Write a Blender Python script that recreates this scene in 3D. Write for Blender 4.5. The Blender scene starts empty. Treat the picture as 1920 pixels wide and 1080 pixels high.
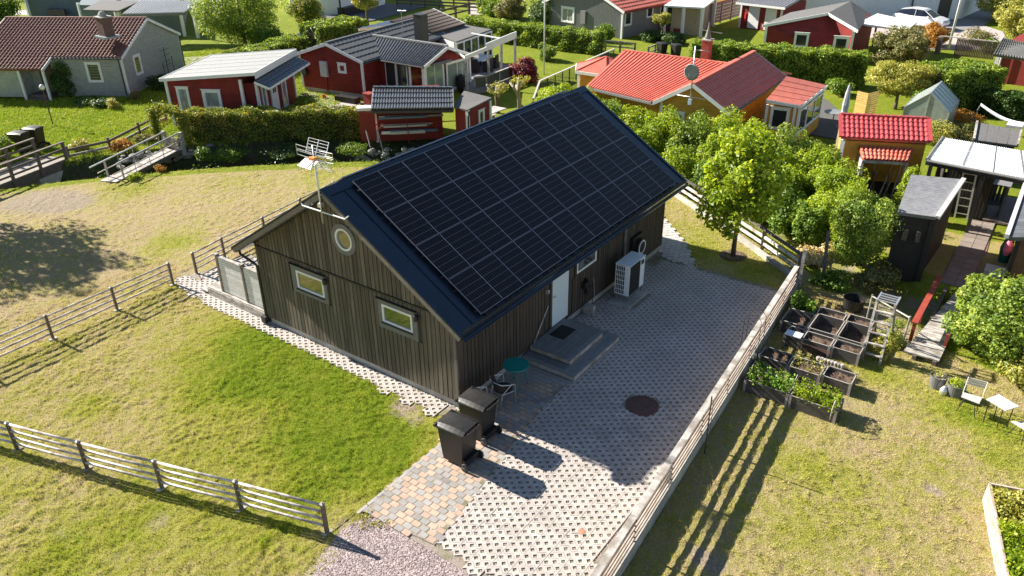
import bpy, math, random
import numpy as np
from mathutils import Matrix, Vector

rnd = random.Random(7)
rng = np.random.default_rng(11)
sc = bpy.context.scene
COL = sc.collection

# ------------------------------------------------------------------ camera
F = 1443.765                      # focal length in pixels of a 1920 wide picture
CAM = np.array([-11.658, -10.129, 11.753])
YAW, PIT, ROL = math.radians(36.087), math.radians(28.434), math.radians(-0.62)
fw = np.array([math.cos(YAW)*math.cos(PIT), math.sin(YAW)*math.cos(PIT), -math.sin(PIT)])
rt0 = np.array([math.sin(YAW), -math.cos(YAW), 0.0])
up0 = np.cross(rt0, fw)
rt = rt0*math.cos(ROL)+up0*math.sin(ROL)
up = np.cross(rt, fw)
cam_d = bpy.data.cameras.new('camera')
cam = bpy.data.objects.new('camera', cam_d)
COL.objects.link(cam)
cam.matrix_world = Matrix(((rt[0], up[0], -fw[0], CAM[0]), (rt[1], up[1], -fw[1], CAM[1]), (rt[2], up[2], -fw[2], CAM[2]), (0, 0, 0, 1)))
cam_d.sensor_width = 36.0
cam_d.lens = F/1920*36.0
cam_d.clip_end = 3000
sc.camera = cam

# ------------------------------------------------------------------ sky and sun
SUN = Vector((-0.085, 1.0, 0.60)).normalized()
elev = math.asin(SUN.z)
az = math.atan2(SUN.x, SUN.y)
W = bpy.data.worlds.new('World')
sc.world = W
W.use_nodes = True
wn = W.node_tree
sky = wn.nodes.new('ShaderNodeTexSky')
sky.sky_type = 'NISHITA'
sky.sun_disc = False
sky.sun_elevation = elev
sky.sun_rotation = az
sky.air_density = 1.0
sky.dust_density = 0.15
wn.links.new(sky.outputs[0], wn.nodes['Background'].inputs[0])
wn.nodes['Background'].inputs[1].default_value = 0.05
ld = bpy.data.lights.new('sun', 'SUN')
ld.energy = 5.0
ld.angle = math.radians(0.5)
ld.color = (1.0, 0.93, 0.82)
lo = bpy.data.objects.new('sun', ld)
COL.objects.link(lo)
lo.rotation_euler = (-SUN).to_track_quat('-Z', 'Y').to_euler()
sc.view_settings.view_transform = 'Standard'
sc.view_settings.look = 'None'
sc.view_settings.exposure = 1.5
sc.view_settings.gamma = 1.0
sc.view_settings.use_curve_mapping = False
sc.cycles.max_bounces = 5
sc.cycles.transparent_max_bounces = 8

# ------------------------------------------------------------------ helpers
def G(u, v, z=0.0):
    d = fw+rt*(u-960)/F-up*(v-540)/F
    p = CAM+d*((z-CAM[2])/d[2])
    return np.array([p[0], p[1], z])

def proj(P):
    v = np.asarray(P, float)-CAM
    z = v@fw
    return 960+F*(v@rt)/z, 540-F*(v@up)/z

DITCH = np.array([(-6, 30.5), (-1, 28.6), (3.0, 26.0), (6.1, 24.1), (10.3, 20.6), (13.4, 17.0), (16.2, 13.0), (17.6, 8), (18.6, 3.5),
                  (16.6, -2.0), (13.6, -6.0), (11.9, -9.5), (10.3, -14), (9, -20)], float)
DITCHW = np.array([1.5, 1.5, 1.5, 1.8, 2.1, 2.1, 1.7, 1.5, 1.5, 1.4, 1.3, 1.3, 1.4, 1.4])

def ditch_dist(x, y):
    best = np.full(np.shape(x), 1e9)
    for i in range(len(DITCH)-1):
        a, b = DITCH[i], DITCH[i+1]
        d = b-a
        t = np.clip(((x-a[0])*d[0]+(y-a[1])*d[1])/(d@d), 0, 1)
        w = DITCHW[i]*(1-t)+DITCHW[i+1]*t
        q = np.hypot(x-a[0]-t*d[0], y-a[1]-t*d[1])/w
        best = np.minimum(best, q)
    return best

def wall_y(x):
    return -5.42+0.068*x

def height(x, y):
    x = np.asarray(x, float)
    y = np.asarray(y, float)
    d = ditch_dist(x, y)
    depth = np.where(x > 11.0+0.0*y, 0.55, 1.5); depth = np.where(y > 11, 1.5, depth)
    h = -depth*np.clip((1.0-d)/0.5, 0, 1)
    h = np.where(d < 1, h, 0.0)
    yard = (y < wall_y(x)+0.3) & (x < 11.2)
    h = h + np.where(yard, -0.15, 0.0)
    h = h + 0.02*np.sin(x*0.9+y*0.4)*np.sin(y*0.8-x*0.3)*(np.clip((np.maximum(-x-1.2, y-12))/2, 0, 1))
    return h

_tr = np.random.default_rng(99)
_LAT = [_tr.random((256, 256)) for _ in range(3)]
def vnoise(x, y, cell, k):
    u = np.asarray(x)/cell+100.3; v = np.asarray(y)/cell+57.7
    i = np.floor(u).astype(int); j = np.floor(v).astype(int); a = u-i; b = v-j
    a = a*a*(3-2*a); b = b*b*(3-2*b); Lt = _LAT[k]
    g = lambda p, q: Lt[p % 256, q % 256]
    return (g(i, j)*(1-a)+g(i+1, j)*a)*(1-b)+(g(i, j+1)*(1-a)+g(i+1, j+1)*a)*b
def tuft(x, y):
    n = vnoise(x, y, 0.09, 0)*0.6+vnoise(x, y, 0.21, 1)*0.4
    return np.clip((n-0.38)*3.2, 0, 1)*(0.35+0.65*vnoise(x, y, 0.9, 2))

# ---- materials
MATS = {}

def nn(nt, t, **k):
    n = nt.nodes.new(t)
    for a, b in k.items():
        setattr(n, a, b)
    return n

def M(name, col, rough=0.75, metal=0.0, var=0.18, scale=6.0, bump=0.0, bscale=None, stretch=(1, 1, 1), objrand=0.0, spec=0.5,
      col2=None, c2scale=1.5, c2lo=0.45, c2hi=0.62, sub=None, coord='Object', wave=None, coat=0.0, emit=None):
    """general procedural surface: base colour broken up by two scales of noise, optional second colour in patches, per-object shift,
    fine bump and an optional ribbed wave (direction vector, period)"""
    if name in MATS:
        return MATS[name]
    m = bpy.data.materials.new(name)
    m.use_nodes = True
    nt = m.node_tree
    L = nt.links.new
    b = nt.nodes['Principled BSDF']
    b.inputs['Roughness'].default_value = rough
    b.inputs['Metallic'].default_value = metal
    b.inputs['Specular IOR Level'].default_value = spec
    b.inputs['Coat Weight'].default_value = coat
    tc = nn(nt, 'ShaderNodeNewGeometry') if coord == 'World' else nn(nt, 'ShaderNodeTexCoord')
    src = tc.outputs['Position'] if coord == 'World' else tc.outputs['Object']
    mp = nn(nt, 'ShaderNodeMapping')
    mp.inputs['Scale'].default_value = stretch
    L(src, mp.inputs[0])
    vec = mp.outputs[0]
    oi = nn(nt, 'ShaderNodeObjectInfo')
    if objrand:
        add = nn(nt, 'ShaderNodeVectorMath', operation='ADD')
        cx = nn(nt, 'ShaderNodeCombineXYZ')
        mu = nn(nt, 'ShaderNodeMath', operation='MULTIPLY')
        mu.inputs[1].default_value = 37.0
        L(oi.outputs['Random'], mu.inputs[0])
        L(mu.outputs[0], cx.inputs[0]); L(mu.outputs[0], cx.inputs[1]); L(mu.outputs[0], cx.inputs[2])
        L(vec, add.inputs[0]); L(cx.outputs[0], add.inputs[1])
        vec = add.outputs[0]
    n1 = nn(nt, 'ShaderNodeTexNoise')
    n1.inputs['Scale'].default_value = scale
    n1.inputs['Detail'].default_value = 6
    n1.inputs['Roughness'].default_value = 0.65
    L(vec, n1.inputs['Vector'])
    mr = nn(nt, 'ShaderNodeMapRange')
    mr.inputs[1].default_value = 0.3; mr.inputs[2].default_value = 0.7
    mr.inputs[3].default_value = 1-var; mr.inputs[4].default_value = 1+var
    L(n1.outputs[0], mr.inputs[0])
    base = nn(nt, 'ShaderNodeRGB')
    base.outputs[0].default_value = (*col, 1)
    c = base.outputs[0]
    if col2 is not None:
        n2 = nn(nt, 'ShaderNodeTexNoise')
        n2.inputs['Scale'].default_value = c2scale
        n2.inputs['Detail'].default_value = 5
        L(vec, n2.inputs['Vector'])
        r2 = nn(nt, 'ShaderNodeMapRange')
        r2.inputs[1].default_value = c2lo; r2.inputs[2].default_value = c2hi
        L(n2.outputs[0], r2.inputs[0])
        mx = nn(nt, 'ShaderNodeMix', data_type='RGBA')
        L(r2.outputs[0], mx.inputs[0]); L(c, mx.inputs[6])
        mx.inputs[7].default_value = (*col2, 1)
        c = mx.outputs[2]
    fac = mr.outputs[0]
    if objrand:
        r3 = nn(nt, 'ShaderNodeMapRange')
        r3.inputs[3].default_value = 1-objrand; r3.inputs[4].default_value = 1+objrand
        L(oi.outputs['Random'], r3.inputs[0])
        m3 = nn(nt, 'ShaderNodeMath', operation='MULTIPLY')
        L(fac, m3.inputs[0]); L(r3.outputs[0], m3.inputs[1])
        fac = m3.outputs[0]
    vm = nn(nt, 'ShaderNodeVectorMath', operation='SCALE')
    L(c, vm.inputs[0]); L(fac, vm.inputs['Scale'])
    L(vm.outputs[0], b.inputs['Base Color'])
    rr = nn(nt, 'ShaderNodeMapRange')
    rr.inputs[3].default_value = max(0.02, rough-0.08); rr.inputs[4].default_value = min(1, rough+0.08)
    L(n1.outputs[0], rr.inputs[0]); L(rr.outputs[0], b.inputs['Roughness'])
    hsrc = None
    if bump:
        nb = nn(nt, 'ShaderNodeTexNoise')
        nb.inputs['Scale'].default_value = bscale or scale*6
        nb.inputs['Detail'].default_value = 5
        L(vec, nb.inputs['Vector'])
        bp = nn(nt, 'ShaderNodeBump')
        bp.inputs['Strength'].default_value = bump
        bp.inputs['Distance'].default_value = 0.02
        L(nb.outputs[0], bp.inputs['Height'])
        hsrc = bp
    if wave:
        direction, period, strength = wave
        dt = nn(nt, 'ShaderNodeVectorMath', operation='DOT_PRODUCT')
        dt.inputs[1].default_value = direction
        L(src, dt.inputs[0])
        ms = nn(nt, 'ShaderNodeMath', operation='MULTIPLY')
        ms.inputs[1].default_value = 1.0/period
        L(dt.outputs['Value'], ms.inputs[0])
        fr = nn(nt, 'ShaderNodeMath', operation='FRACT')
        L(ms.outputs[0], fr.inputs[0])
        b2 = nn(nt, 'ShaderNodeBump')
        b2.inputs['Strength'].default_value = strength
        b2.inputs['Distance'].default_value = 0.03
        L(fr.outputs[0], b2.inputs['Height'])
        if hsrc:
            L(hsrc.outputs[0], b2.inputs['Normal'])
        hsrc = b2
    if hsrc:
        L(hsrc.outputs[0], b.inputs['Normal'])
    if emit:
        b.inputs['Emission Color'].default_value = (*emit, 1)
        b.inputs['Emission Strength'].default_value = 1
    MATS[name] = m
    return m

def leafmat(name, cols, trans=0.45, rough=0.5):
    """leaf material: colour picked per leaf from a ramp, part of the light passes through"""
    if name in MATS:
        return MATS[name]
    m = bpy.data.materials.new(name)
    m.use_nodes = True
    nt = m.node_tree
    L = nt.links.new
    b = nt.nodes['Principled BSDF']
    out = nt.nodes['Material Output']
    geo = nn(nt, 'ShaderNodeNewGeometry')
    ramp = nn(nt, 'ShaderNodeValToRGB')
    el = ramp.color_ramp.elements
    while len(el) < len(cols):
        el.new(0.5)
    for i, c in enumerate(cols):
        el[i].position = i/(len(cols)-1)
        el[i].color = (*c, 1)
    no = nn(nt, 'ShaderNodeTexNoise')
    no.inputs['Scale'].default_value = 1.3
    no.inputs['Detail'].default_value = 3
    L(geo.outputs['Position'], no.inputs['Vector'])
    mx = nn(nt, 'ShaderNodeMath', operation='MULTIPLY_ADD')
    L(geo.outputs['Random Per Island'], mx.inputs[0])
    mx.inputs[1].default_value = 0.65
    ad = nn(nt, 'ShaderNodeMapRange')
    ad.inputs[1].default_value = 0.35; ad.inputs[2].default_value = 0.65
    ad.inputs[3].default_value = 0.0; ad.inputs[4].default_value = 0.4
    L(no.outputs[0], ad.inputs[0]); L(ad.outputs[0], mx.inputs[2])
    L(mx.outputs[0], ramp.inputs[0])
    L(ramp.outputs[0], b.inputs['Base Color'])
    b.inputs['Roughness'].default_value = rough
    b.inputs['Specular IOR Level'].default_value = 0.35
    tr = nn(nt, 'ShaderNodeBsdfTranslucent')
    sc_ = nn(nt, 'ShaderNodeVectorMath', operation='MULTIPLY')
    sc_.inputs[1].default_value = (1.5, 1.35, 0.55)
    L(ramp.outputs[0], sc_.inputs[0]); L(sc_.outputs[0], tr.inputs[0])
    ms = nn(nt, 'ShaderNodeMixShader')
    ms.inputs[0].default_value = trans
    L(b.outputs[0], ms.inputs[1]); L(tr.outputs[0], ms.inputs[2])
    L(ms.outputs[0], out.inputs[0])
    MATS[name] = m
    return m

class MB:
    """collects shapes for ONE mesh object"""
    def __init__(self):
        self.v = []; self.f = []; self.n = 0
    def add(self, vs, fs):
        k = self.n
        self.v.extend([tuple(map(float, p)) for p in vs])
        self.f.extend([tuple(i+k for i in q) for q in fs])
        self.n += len(vs)
        return self
    def box(self, x0, x1, y0, y1, z0, z1):
        return self.add([(x0, y0, z0), (x1, y0, z0), (x1, y1, z0), (x0, y1, z0), (x0, y0, z1), (x1, y0, z1), (x1, y1, z1), (x0, y1, z1)],
                        [(0, 3, 2, 1), (4, 5, 6, 7), (0, 1, 5, 4), (1, 2, 6, 5), (2, 3, 7, 6), (3, 0, 4, 7)])
    def bar(self, p, q, w, h, upv=(0, 0, 1)):
        p = np.array(p, float); q = np.array(q, float)
        d = q-p; d = d/np.linalg.norm(d)
        u = np.array(upv, float)
        s = np.cross(d, u)
        if np.linalg.norm(s) < 1e-4:
            s = np.cross(d, np.array([1.0, 0, 0]))
        s /= np.linalg.norm(s)
        u = np.cross(s, d)
        vs = []
        for c in (p, q):
            for a, b in ((-1, -1), (1, -1), (1, 1), (-1, 1)):
                vs.append(c+s*a*w/2+u*b*h/2)
        return self.add(vs, [(0, 1, 2, 3), (7, 6, 5, 4), (0, 4, 5, 1), (1, 5, 6, 2), (2, 6, 7, 3), (3, 7, 4, 0)])
    def tube(self, pts, r, n=8, cap=True):
        pts = [np.array(p, float) for p in pts]
        rs = r if isinstance(r, (list, tuple)) else [r]*len(pts)
        ring = []
        prev = None
        for i, p in enumerate(pts):
            d = pts[min(i+1, len(pts)-1)]-pts[max(i-1, 0)]
            d = d/(np.linalg.norm(d)+1e-9)
            a = np.cross(d, (0, 0, 1)) if prev is None else prev-d*(prev@d)
            if np.linalg.norm(a) < 1e-3:
                a = np.cross(d, (1, 0, 0))
            a /= np.linalg.norm(a)
            prev = a
            b = np.cross(d, a)
            ring.append([p+rs[i]*(a*math.cos(t)+b*math.sin(t)) for t in [2*math.pi*k/n for k in range(n)]])
        vs = [v for q in ring for v in q]
        fs = []
        for i in range(len(pts)-1):
            for k in range(n):
                fs.append((i*n+k, i*n+(k+1) % n, (i+1)*n+(k+1) % n, (i+1)*n+k))
        if cap:
            fs.append(tuple(range(n))[::-1])
            fs.append(tuple((len(pts)-1)*n+k for k in range(n)))
        return self.add(vs, fs)
    def lathe(self, prof, c=(0, 0, 0), n=20, axis='z'):
        vs, fs = [], []
        for (r, z) in prof:
            for k in range(n):
                t = 2*math.pi*k/n
                p = (r*math.cos(t), r*math.sin(t), z)
                if axis == 'x':
                    p = (p[2], p[0], p[1])
                if axis == 'y':
                    p = (p[0], p[2], p[1])
                vs.append((c[0]+p[0], c[1]+p[1], c[2]+p[2]))
        for i in range(len(prof)-1):
            for k in range(n):
                fs.append((i*n+k, i*n+(k+1) % n, (i+1)*n+(k+1) % n, (i+1)*n+k))
        fs.append(tuple(range(n))[::-1])
        fs.append(tuple((len(prof)-1)*n+k for k in range(n)))
        return self.add(vs, fs)
    def prism(self, poly, z0, z1):
        n = len(poly)
        zz1 = z1 if hasattr(z1, '__len__') else [z1]*n
        vs = [(p[0], p[1], z0) for p in poly]+[(p[0], p[1], z) for p, z in zip(poly, zz1)]
        fs = [tuple(range(n))[::-1], tuple(range(n, 2*n))]
        for i in range(n):
            j = (i+1) % n
            fs.append((i, j, n+j, n+i))
        return self.add(vs, fs)
    def slab(self, q, th):
        """four corners, thickness below"""
        q = [np.array(p, float) for p in q]
        nrm = np.cross(q[1]-q[0], q[3]-q[0]); nrm /= np.linalg.norm(nrm)
        if nrm[2] < 0:
            nrm = -nrm
        vs = q+[p-nrm*th for p in q]
        return self.add(vs, [(0, 1, 2, 3), (7, 6, 5, 4), (0, 4, 5, 1), (1, 5, 6, 2), (2, 6, 7, 3), (3, 7, 4, 0)])
    def relief(self, q, nu, nv, h, step=0.0, prof='wave', k=6, lift=0.0):
        """roof skin: nu ribs across, nv courses up, q = eave0, eave1, ridge1, ridge0"""
        q = [np.array(p, float) for p in q]
        nrm = np.cross(q[1]-q[0], q[3]-q[0]); nrm /= np.linalg.norm(nrm)
        if nrm[2] < 0:
            nrm = -nrm
        us = np.linspace(0, 1, nu*k+1)
        ph = (us*nu) % 1.0
        if prof == 'wave':
            hu = h*(0.5-0.5*np.cos(2*np.pi*ph))
        elif prof == 'rib':
            hu = h*(np.abs(ph-0.5) < 0.2)
        elif prof == 'pan':
            hu = h*np.clip(np.sin(np.pi*ph)*1.6, 0, 1)*(0.55+0.45*ph)
        else:
            hu = us*0
        rows = []
        for j in range(nv):
            rows.append((j/nv, step)); rows.append(((j+1)/nv, 0.0))
        vs, fs = [], []
        for (v, s) in rows:
            a = q[0]*(1-v)+q[3]*v
            b = q[1]*(1-v)+q[2]*v
            for u, hh in zip(us, hu):
                vs.append(a*(1-u)+b*u+nrm*(hh+s+lift))
        m = len(us)
        for j in range(len(rows)-1):
            for i in range(m-1):
                fs.append((j*m+i, j*m+i+1, (j+1)*m+i+1, (j+1)*m+i))
        # skirt at the eave
        base = len(vs)
        for i in range(m):
            vs.append(np.array(vs[i])-nrm*(h+step+lift))
        for i in range(m-1):
            fs.append((base+i, base+i+1, i+1, i))
        return self.add(vs, fs)

def obj(name, mb, mat, parent=None, world=True, smooth=False, kind=None, label=None):
    me = bpy.data.meshes.new(name)
    me.from_pydata(mb.v, [], mb.f)
    me.update()
    if smooth:
        me.polygons.foreach_set('use_smooth', [True]*len(me.polygons))
    me.materials.append(mat)
    o = bpy.data.objects.new(name, me)
    COL.objects.link(o)
    if parent is not None:
        o.parent = parent
        if world:
            off = Vector(wloc(parent))
            me.transform(Matrix.Translation(-off))
    if kind:
        o['kind'] = kind
    if label:
        o['label'] = label
    return o

def wloc(o):
    p = Vector((0, 0, 0))
    while o is not None:
        p += o.location
        o = o.parent
    return p

def thing(name, label, cat, loc=(0, 0, 0), rz=0.0, group=None):
    o = bpy.data.objects.new(name, None)
    o.empty_display_size = 0.2
    COL.objects.link(o)
    o.location = tuple(float(a) for a in loc)
    o.rotation_euler = (0, 0, rz)
    o['label'] = label; o['category'] = cat
    if group:
        o['group'] = group
    return o

def tag(o, label, cat, group=None, kind=None):
    if label: o['label'] = label
    if cat: o['category'] = cat
    if group: o['group'] = group
    if kind: o['kind'] = kind
    return o

def dup(root, loc, rz, label, group=None):
    r = root.copy(); COL.objects.link(r)
    r.location = loc; r.rotation_euler = (0, 0, rz); r['label'] = label
    if group: r['group'] = group
    for ch in list(root.children):
        c = ch.copy(); COL.objects.link(c); c.parent = r
        for g in list(ch.children):
            d = g.copy(); COL.objects.link(d); d.parent = c
    return r

def fast_mesh(name, verts, faces, mat, parent=None, smooth=False, attrs=None):
    """verts Nx3, faces Mx3 or Mx4 numpy"""
    me = bpy.data.meshes.new(name)
    n, (m, k) = len(verts), faces.shape
    off = Vector(wloc(parent)) if parent is not None else Vector((0, 0, 0))
    v = np.asarray(verts, np.float32)-np.array(off, np.float32)
    me.vertices.add(n); me.vertices.foreach_set('co', v.ravel())
    me.loops.add(m*k); me.loops.foreach_set('vertex_index', faces.astype(np.int32).ravel())
    me.polygons.add(m)
    me.polygons.foreach_set('loop_start', np.arange(0, m*k, k, dtype=np.int32))
    me.polygons.foreach_set('loop_total', np.full(m, k, dtype=np.int32))
    if smooth:
        me.polygons.foreach_set('use_smooth', np.ones(m, bool))
    me.update(calc_edges=True)
    if attrs:
        for an, av in attrs.items():
            a = me.attributes.new(an, 'FLOAT', 'POINT')
            a.data.foreach_set('value', np.asarray(av, np.float32))
    me.materials.append(mat)
    o = bpy.data.objects.new(name, me)
    COL.objects.link(o)
    if parent is not None:
        o.parent = parent
    return o

def leaf_quads(P, size, bias=None, flat=0.5, aspect=0.65):
    """diamond leaves at points P"""
    n = len(P)
    nr = rng.normal(size=(n, 3))
    if bias is not None:
        nr = nr*0.7+bias
    nr[:, 2] += flat
    nr /= np.linalg.norm(nr, axis=1)[:, None]+1e-9
    a = np.cross(nr, rng.normal(size=(n, 3)))
    a /= np.linalg.norm(a, axis=1)[:, None]+1e-9
    b = np.cross(nr, a)
    s = (size*(0.6+0.8*rng.random(n)))[:, None]
    V = np.stack([P+a*s*0.5, P+b*s*0.5*aspect+nr*s*0.08, P-a*s*0.5, P-b*s*0.5*aspect+nr*s*0.08], 1).reshape(-1, 3)
    Fq = np.arange(n*4).reshape(-1, 4)
    return V, Fq

def crown_points(c, rad, n, nclump=40, rc=0.33, seed=0, shell=0.55, gap=0.0):
    """leaf positions in clumps spread through an uneven ellipsoid"""
    r = np.random.default_rng(seed+5)
    d = r.normal(size=(nclump, 3)); d /= np.linalg.norm(d, axis=1)[:, None]
    rr = shell+(1-shell)*r.random(nclump)
    rr *= 0.82+0.3*r.random(nclump)
    cc = d*rr[:, None]*(1-rc*0.5)
    w = r.random(nclump)*0.7+0.5
    idx = r.choice(nclump, n, p=w/w.sum())
    q = r.normal(size=(n, 3)); q /= np.linalg.norm(q, axis=1)[:, None]
    qr = rc*(0.75+0.5*r.random(nclump))[idx]*(0.55+0.5*r.random(n)**0.5)
    loc = cc[idx]+q*qr[:, None]
    P = np.array(c)+loc*np.array(rad)
    bias = loc/(np.linalg.norm(loc, axis=1)[:, None]+1e-6)
    return P, bias*0.35+q*0.6

BARK = M('bark', (0.13, 0.09, 0.06), 0.9, var=0.35, scale=12, bump=0.6, stretch=(1, 1, 0.3), coord='World')
TWIG = M('dark_twigs', (0.045, 0.035, 0.018), 0.95, var=0.5, scale=9, bump=0.8, bscale=25, col2=(0.03, 0.045, 0.012), coord='World')

def tree(name, label, cat, base, trunk_h, c, rad, mat, n, size, nclump=45, rc=0.33, seed=0, trunk_r=0.1, group=None, limbs=7, core=False, shell=0.55, lean=(0, 0)):
    base = np.array(base, float)
    t = thing(name, label, cat, base, group=group)
    P, bs = crown_points(c, rad, n, nclump, rc, seed, shell)
    V, Fq = leaf_quads(P, size, bs)
    o = fast_mesh('crown', V, Fq, mat, t)
    r = random.Random(seed)
    mb = MB()
    top = np.array(c, float)
    mid = base+(top-base)*0.5+np.array([lean[0], lean[1], 0])
    pts = [base-np.array([0, 0, 0.05]), base+(mid-base)*0.5, mid, top+np.array([0, 0, rad[2]*0.5])]
    mb.tube(pts, [trunk_r*1.25, trunk_r, trunk_r*0.75, trunk_r*0.15], 8)
    obj('trunk', mb, BARK, t, smooth=True)
    for i in range(limbs):
        lb = MB()
        a = 2*math.pi*i/limbs+r.random()
        s = base+(top-base)*(0.35+0.5*r.random())
        e = top+np.array([math.cos(a)*rad[0]*0.75, math.sin(a)*rad[1]*0.75, rad[2]*(r.random()*0.9-0.35)])
        m = (s+e)/2+np.array([0, 0, -0.1])
        lb.tube([s, m, e], [trunk_r*0.45, trunk_r*0.28, trunk_r*0.08], 6)
        obj('limb', lb, BARK, t, smooth=True)
    return t

def shrub(name, label, cat, base, rad, mat, n, size, nclump=22, rc=0.42, seed=0, group=None, shell=0.45, zc=None):
    base = np.array(base, float)
    t = thing(name, label, cat, base, group=group)
    c = base+np.array([0, 0, rad[2]*0.85 if zc is None else zc])
    P, bs = crown_points(c, rad, n, nclump, rc, seed, shell)
    P[:, 2] = np.maximum(P[:, 2], base[2]+0.03)
    V, Fq = leaf_quads(P, size, bs)
    fast_mesh('foliage', V, Fq, mat, t)
    mb = MB()
    r = random.Random(seed)
    ks = min(1.0, min(rad)/0.5)
    for i in range(9):
        a = r.random()*6.28
        e = c+np.array([math.cos(a)*rad[0]*0.7, math.sin(a)*rad[1]*0.7, rad[2]*(r.random()*0.9-0.2)])
        s = base+np.array([math.cos(a)*0.06, math.sin(a)*0.06, 0])
        mb.tube([s, (s+e)/2+np.array([0, 0, 0.12*ks]), e], [0.03*ks, 0.02*ks, 0.006*ks], 5)
    obj('stems', mb, BARK, t)
    return t

def hedge(label, A, B, width, h, mat, n, size, seed=0, group=None, z0=0.0, rough=0.12, name='hedge', skirt=0.0):
    """clipped hedge along A-B (its centre line): dark twig core and a skin of leaves"""
    A = np.array(A, float)[:2]; B = np.array(B, float)[:2]
    d = B-A; Ln = np.linalg.norm(d); d /= Ln
    s = np.array([-d[1], d[0]])
    t = thing(name, label, 'hedge', (A[0], A[1], z0), group=group)
    r = np.random.default_rng(seed+100)
    # core
    w2 = width/2
    nu = max(4, int(Ln/0.4))
    mb = MB()
    vs, fs = [], []
    for i in range(nu+1):
        c = A+d*Ln*i/nu
        ww = (w2-0.24)*(0.9+0.15*r.random())
        hh = (h-0.2)*(0.95+0.07*r.random())
        endk = 0.7 if i in (0, nu) else 1.0
        for (a, z) in ((-ww*0.8, skirt*0.8), (-ww, h*0.5), (-ww*0.85, hh), (ww*0.85, hh), (ww, h*0.5), (ww*0.8, skirt*0.8)):
            p = c+s*a*endk
            vs.append((p[0], p[1], z0+z))
    for i in range(nu):
        for k in range(6):
            a = i*6+k; b = i*6+(k+1) % 6
            fs.append((a, b, b+6, a+6))
    fs.append(tuple(range(6))); fs.append(tuple(nu*6+k for k in range(6)))
    mb.add(vs, fs)
    obj('branches', mb, TWIG, t)
    # leaves on the skin
    per = 2*h+width
    areas = np.array([Ln*h, Ln*h, Ln*width*1.5, width*h, width*h])
    idx = r.choice(5, n, p=areas/areas.sum())
    u = r.random(n); v = r.random(n)
    depth = np.abs(r.normal(size=n))*rough*1.6-0.03
    L0 = np.zeros((n, 3)); B0 = np.zeros((n, 3))
    lump = 0.09*np.sin(u*Ln*2.1+seed)+0.08*np.sin(u*Ln*5.3+2*seed+v*4)+0.07*np.sin(v*h*7+seed+u*Ln*3)
    for k in range(5):
        mk = idx == k
        uu, vv, dd, lp = u[mk]*Ln, v[mk], depth[mk]-lump[mk], 0
        if k in (0, 1):
            side = -1 if k == 0 else 1
            off = side*(w2-dd)
            z = skirt+vv*(h-skirt)
            L0[mk] = np.stack([A[0]+d[0]*uu+s[0]*off, A[1]+d[1]*uu+s[1]*off, z0+z], 1)
            B0[mk] = (s[0]*side, s[1]*side, 0.2)
        elif k == 2:
            off = (vv*2-1)*w2
            L0[mk] = np.stack([A[0]+d[0]*uu+s[0]*off, A[1]+d[1]*uu+s[1]*off, z0+h-dd*0.8+0.04*r.random(mk.sum())], 1)
            B0[mk] = (0, 0, 1)
        else:
            side = -1 if k == 3 else 1
            e = (0 if k == 3 else Ln)+side*(-dd)
            off = (u[mk]*2-1)*w2
            L0[mk] = np.stack([A[0]+d[0]*e+s[0]*off, A[1]+d[1]*e+s[1]*off, z0+skirt+vv*(h-skirt)], 1)
            B0[mk] = (d[0]*side, d[1]*side, 0.2)
    V, Fq = leaf_quads(L0, size, B0*0.35, 0.35)
    fast_mesh('foliage', V, Fq, mat, t)
    return t

# ------------------------------------------------------------------ shared materials
WHITE = M('white_paint', (0.78, 0.78, 0.76), 0.55, var=0.06, scale=4)
GLASS = M('window_glass', (0.03, 0.035, 0.04), 0.04, var=0.3, scale=1.2, spec=0.9)
COATG = M('coated_window_glass', (0.03, 0.035, 0.04), 0.04, var=0.3, scale=1.2, spec=0.9)
COATG.node_tree.nodes['Principled BSDF'].inputs['IOR'].default_value = 2.3
DARKMETAL = M('dark_blue_roof_sheet', (0.020, 0.036, 0.062), 0.28, metal=0.35, var=0.15, scale=1.5, bump=0.04, bscale=2.0, spec=0.7, coord='World')
BLACKM = M('black_metal', (0.02, 0.02, 0.022), 0.45, var=0.2, scale=8)
BLACKP = M('black_plastic', (0.012, 0.0115, 0.012), 0.5, var=0.35, scale=9, bump=0.1, bscale=60)
GALV = M('galvanised_steel', (0.55, 0.56, 0.57), 0.4, metal=0.8, var=0.15, scale=20)
ALU = M('aluminium', (0.62, 0.63, 0.64), 0.35, metal=0.7, var=0.1, scale=15)
CONC = M('concrete', (0.40, 0.385, 0.35), 0.9, var=0.16, scale=5, bump=0.25, bscale=40, col2=(0.30, 0.29, 0.27), c2scale=1.2, coord='World')
GREYWOOD = M('grey_weathered_wood', (0.42, 0.39, 0.36), 0.85, var=0.25, scale=7, bump=0.3, bscale=30, stretch=(1, 1, 1), objrand=0.12, col2=(0.24, 0.21, 0.18), c2scale=3, coord='World')
RAILWOOD = M('silver_pink_rail_wood', (0.62, 0.56, 0.52), 0.85, var=0.2, scale=7, bump=0.25, bscale=30, objrand=0.1, col2=(0.30, 0.25, 0.21), c2scale=4, coord='World')
POSTWOOD = M('brown_post_wood', (0.14, 0.11, 0.09), 0.9, var=0.3, scale=14, bump=0.5, objrand=0.15, coord='World')
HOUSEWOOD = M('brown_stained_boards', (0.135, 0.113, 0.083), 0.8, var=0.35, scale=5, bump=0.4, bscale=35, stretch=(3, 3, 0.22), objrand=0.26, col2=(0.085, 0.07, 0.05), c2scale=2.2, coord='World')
HOUSEWOODD = M('dark_back_boards', (0.07, 0.058, 0.045), 0.85, var=0.3, scale=5, bump=0.3, stretch=(3, 3, 0.3), coord='World')
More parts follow.
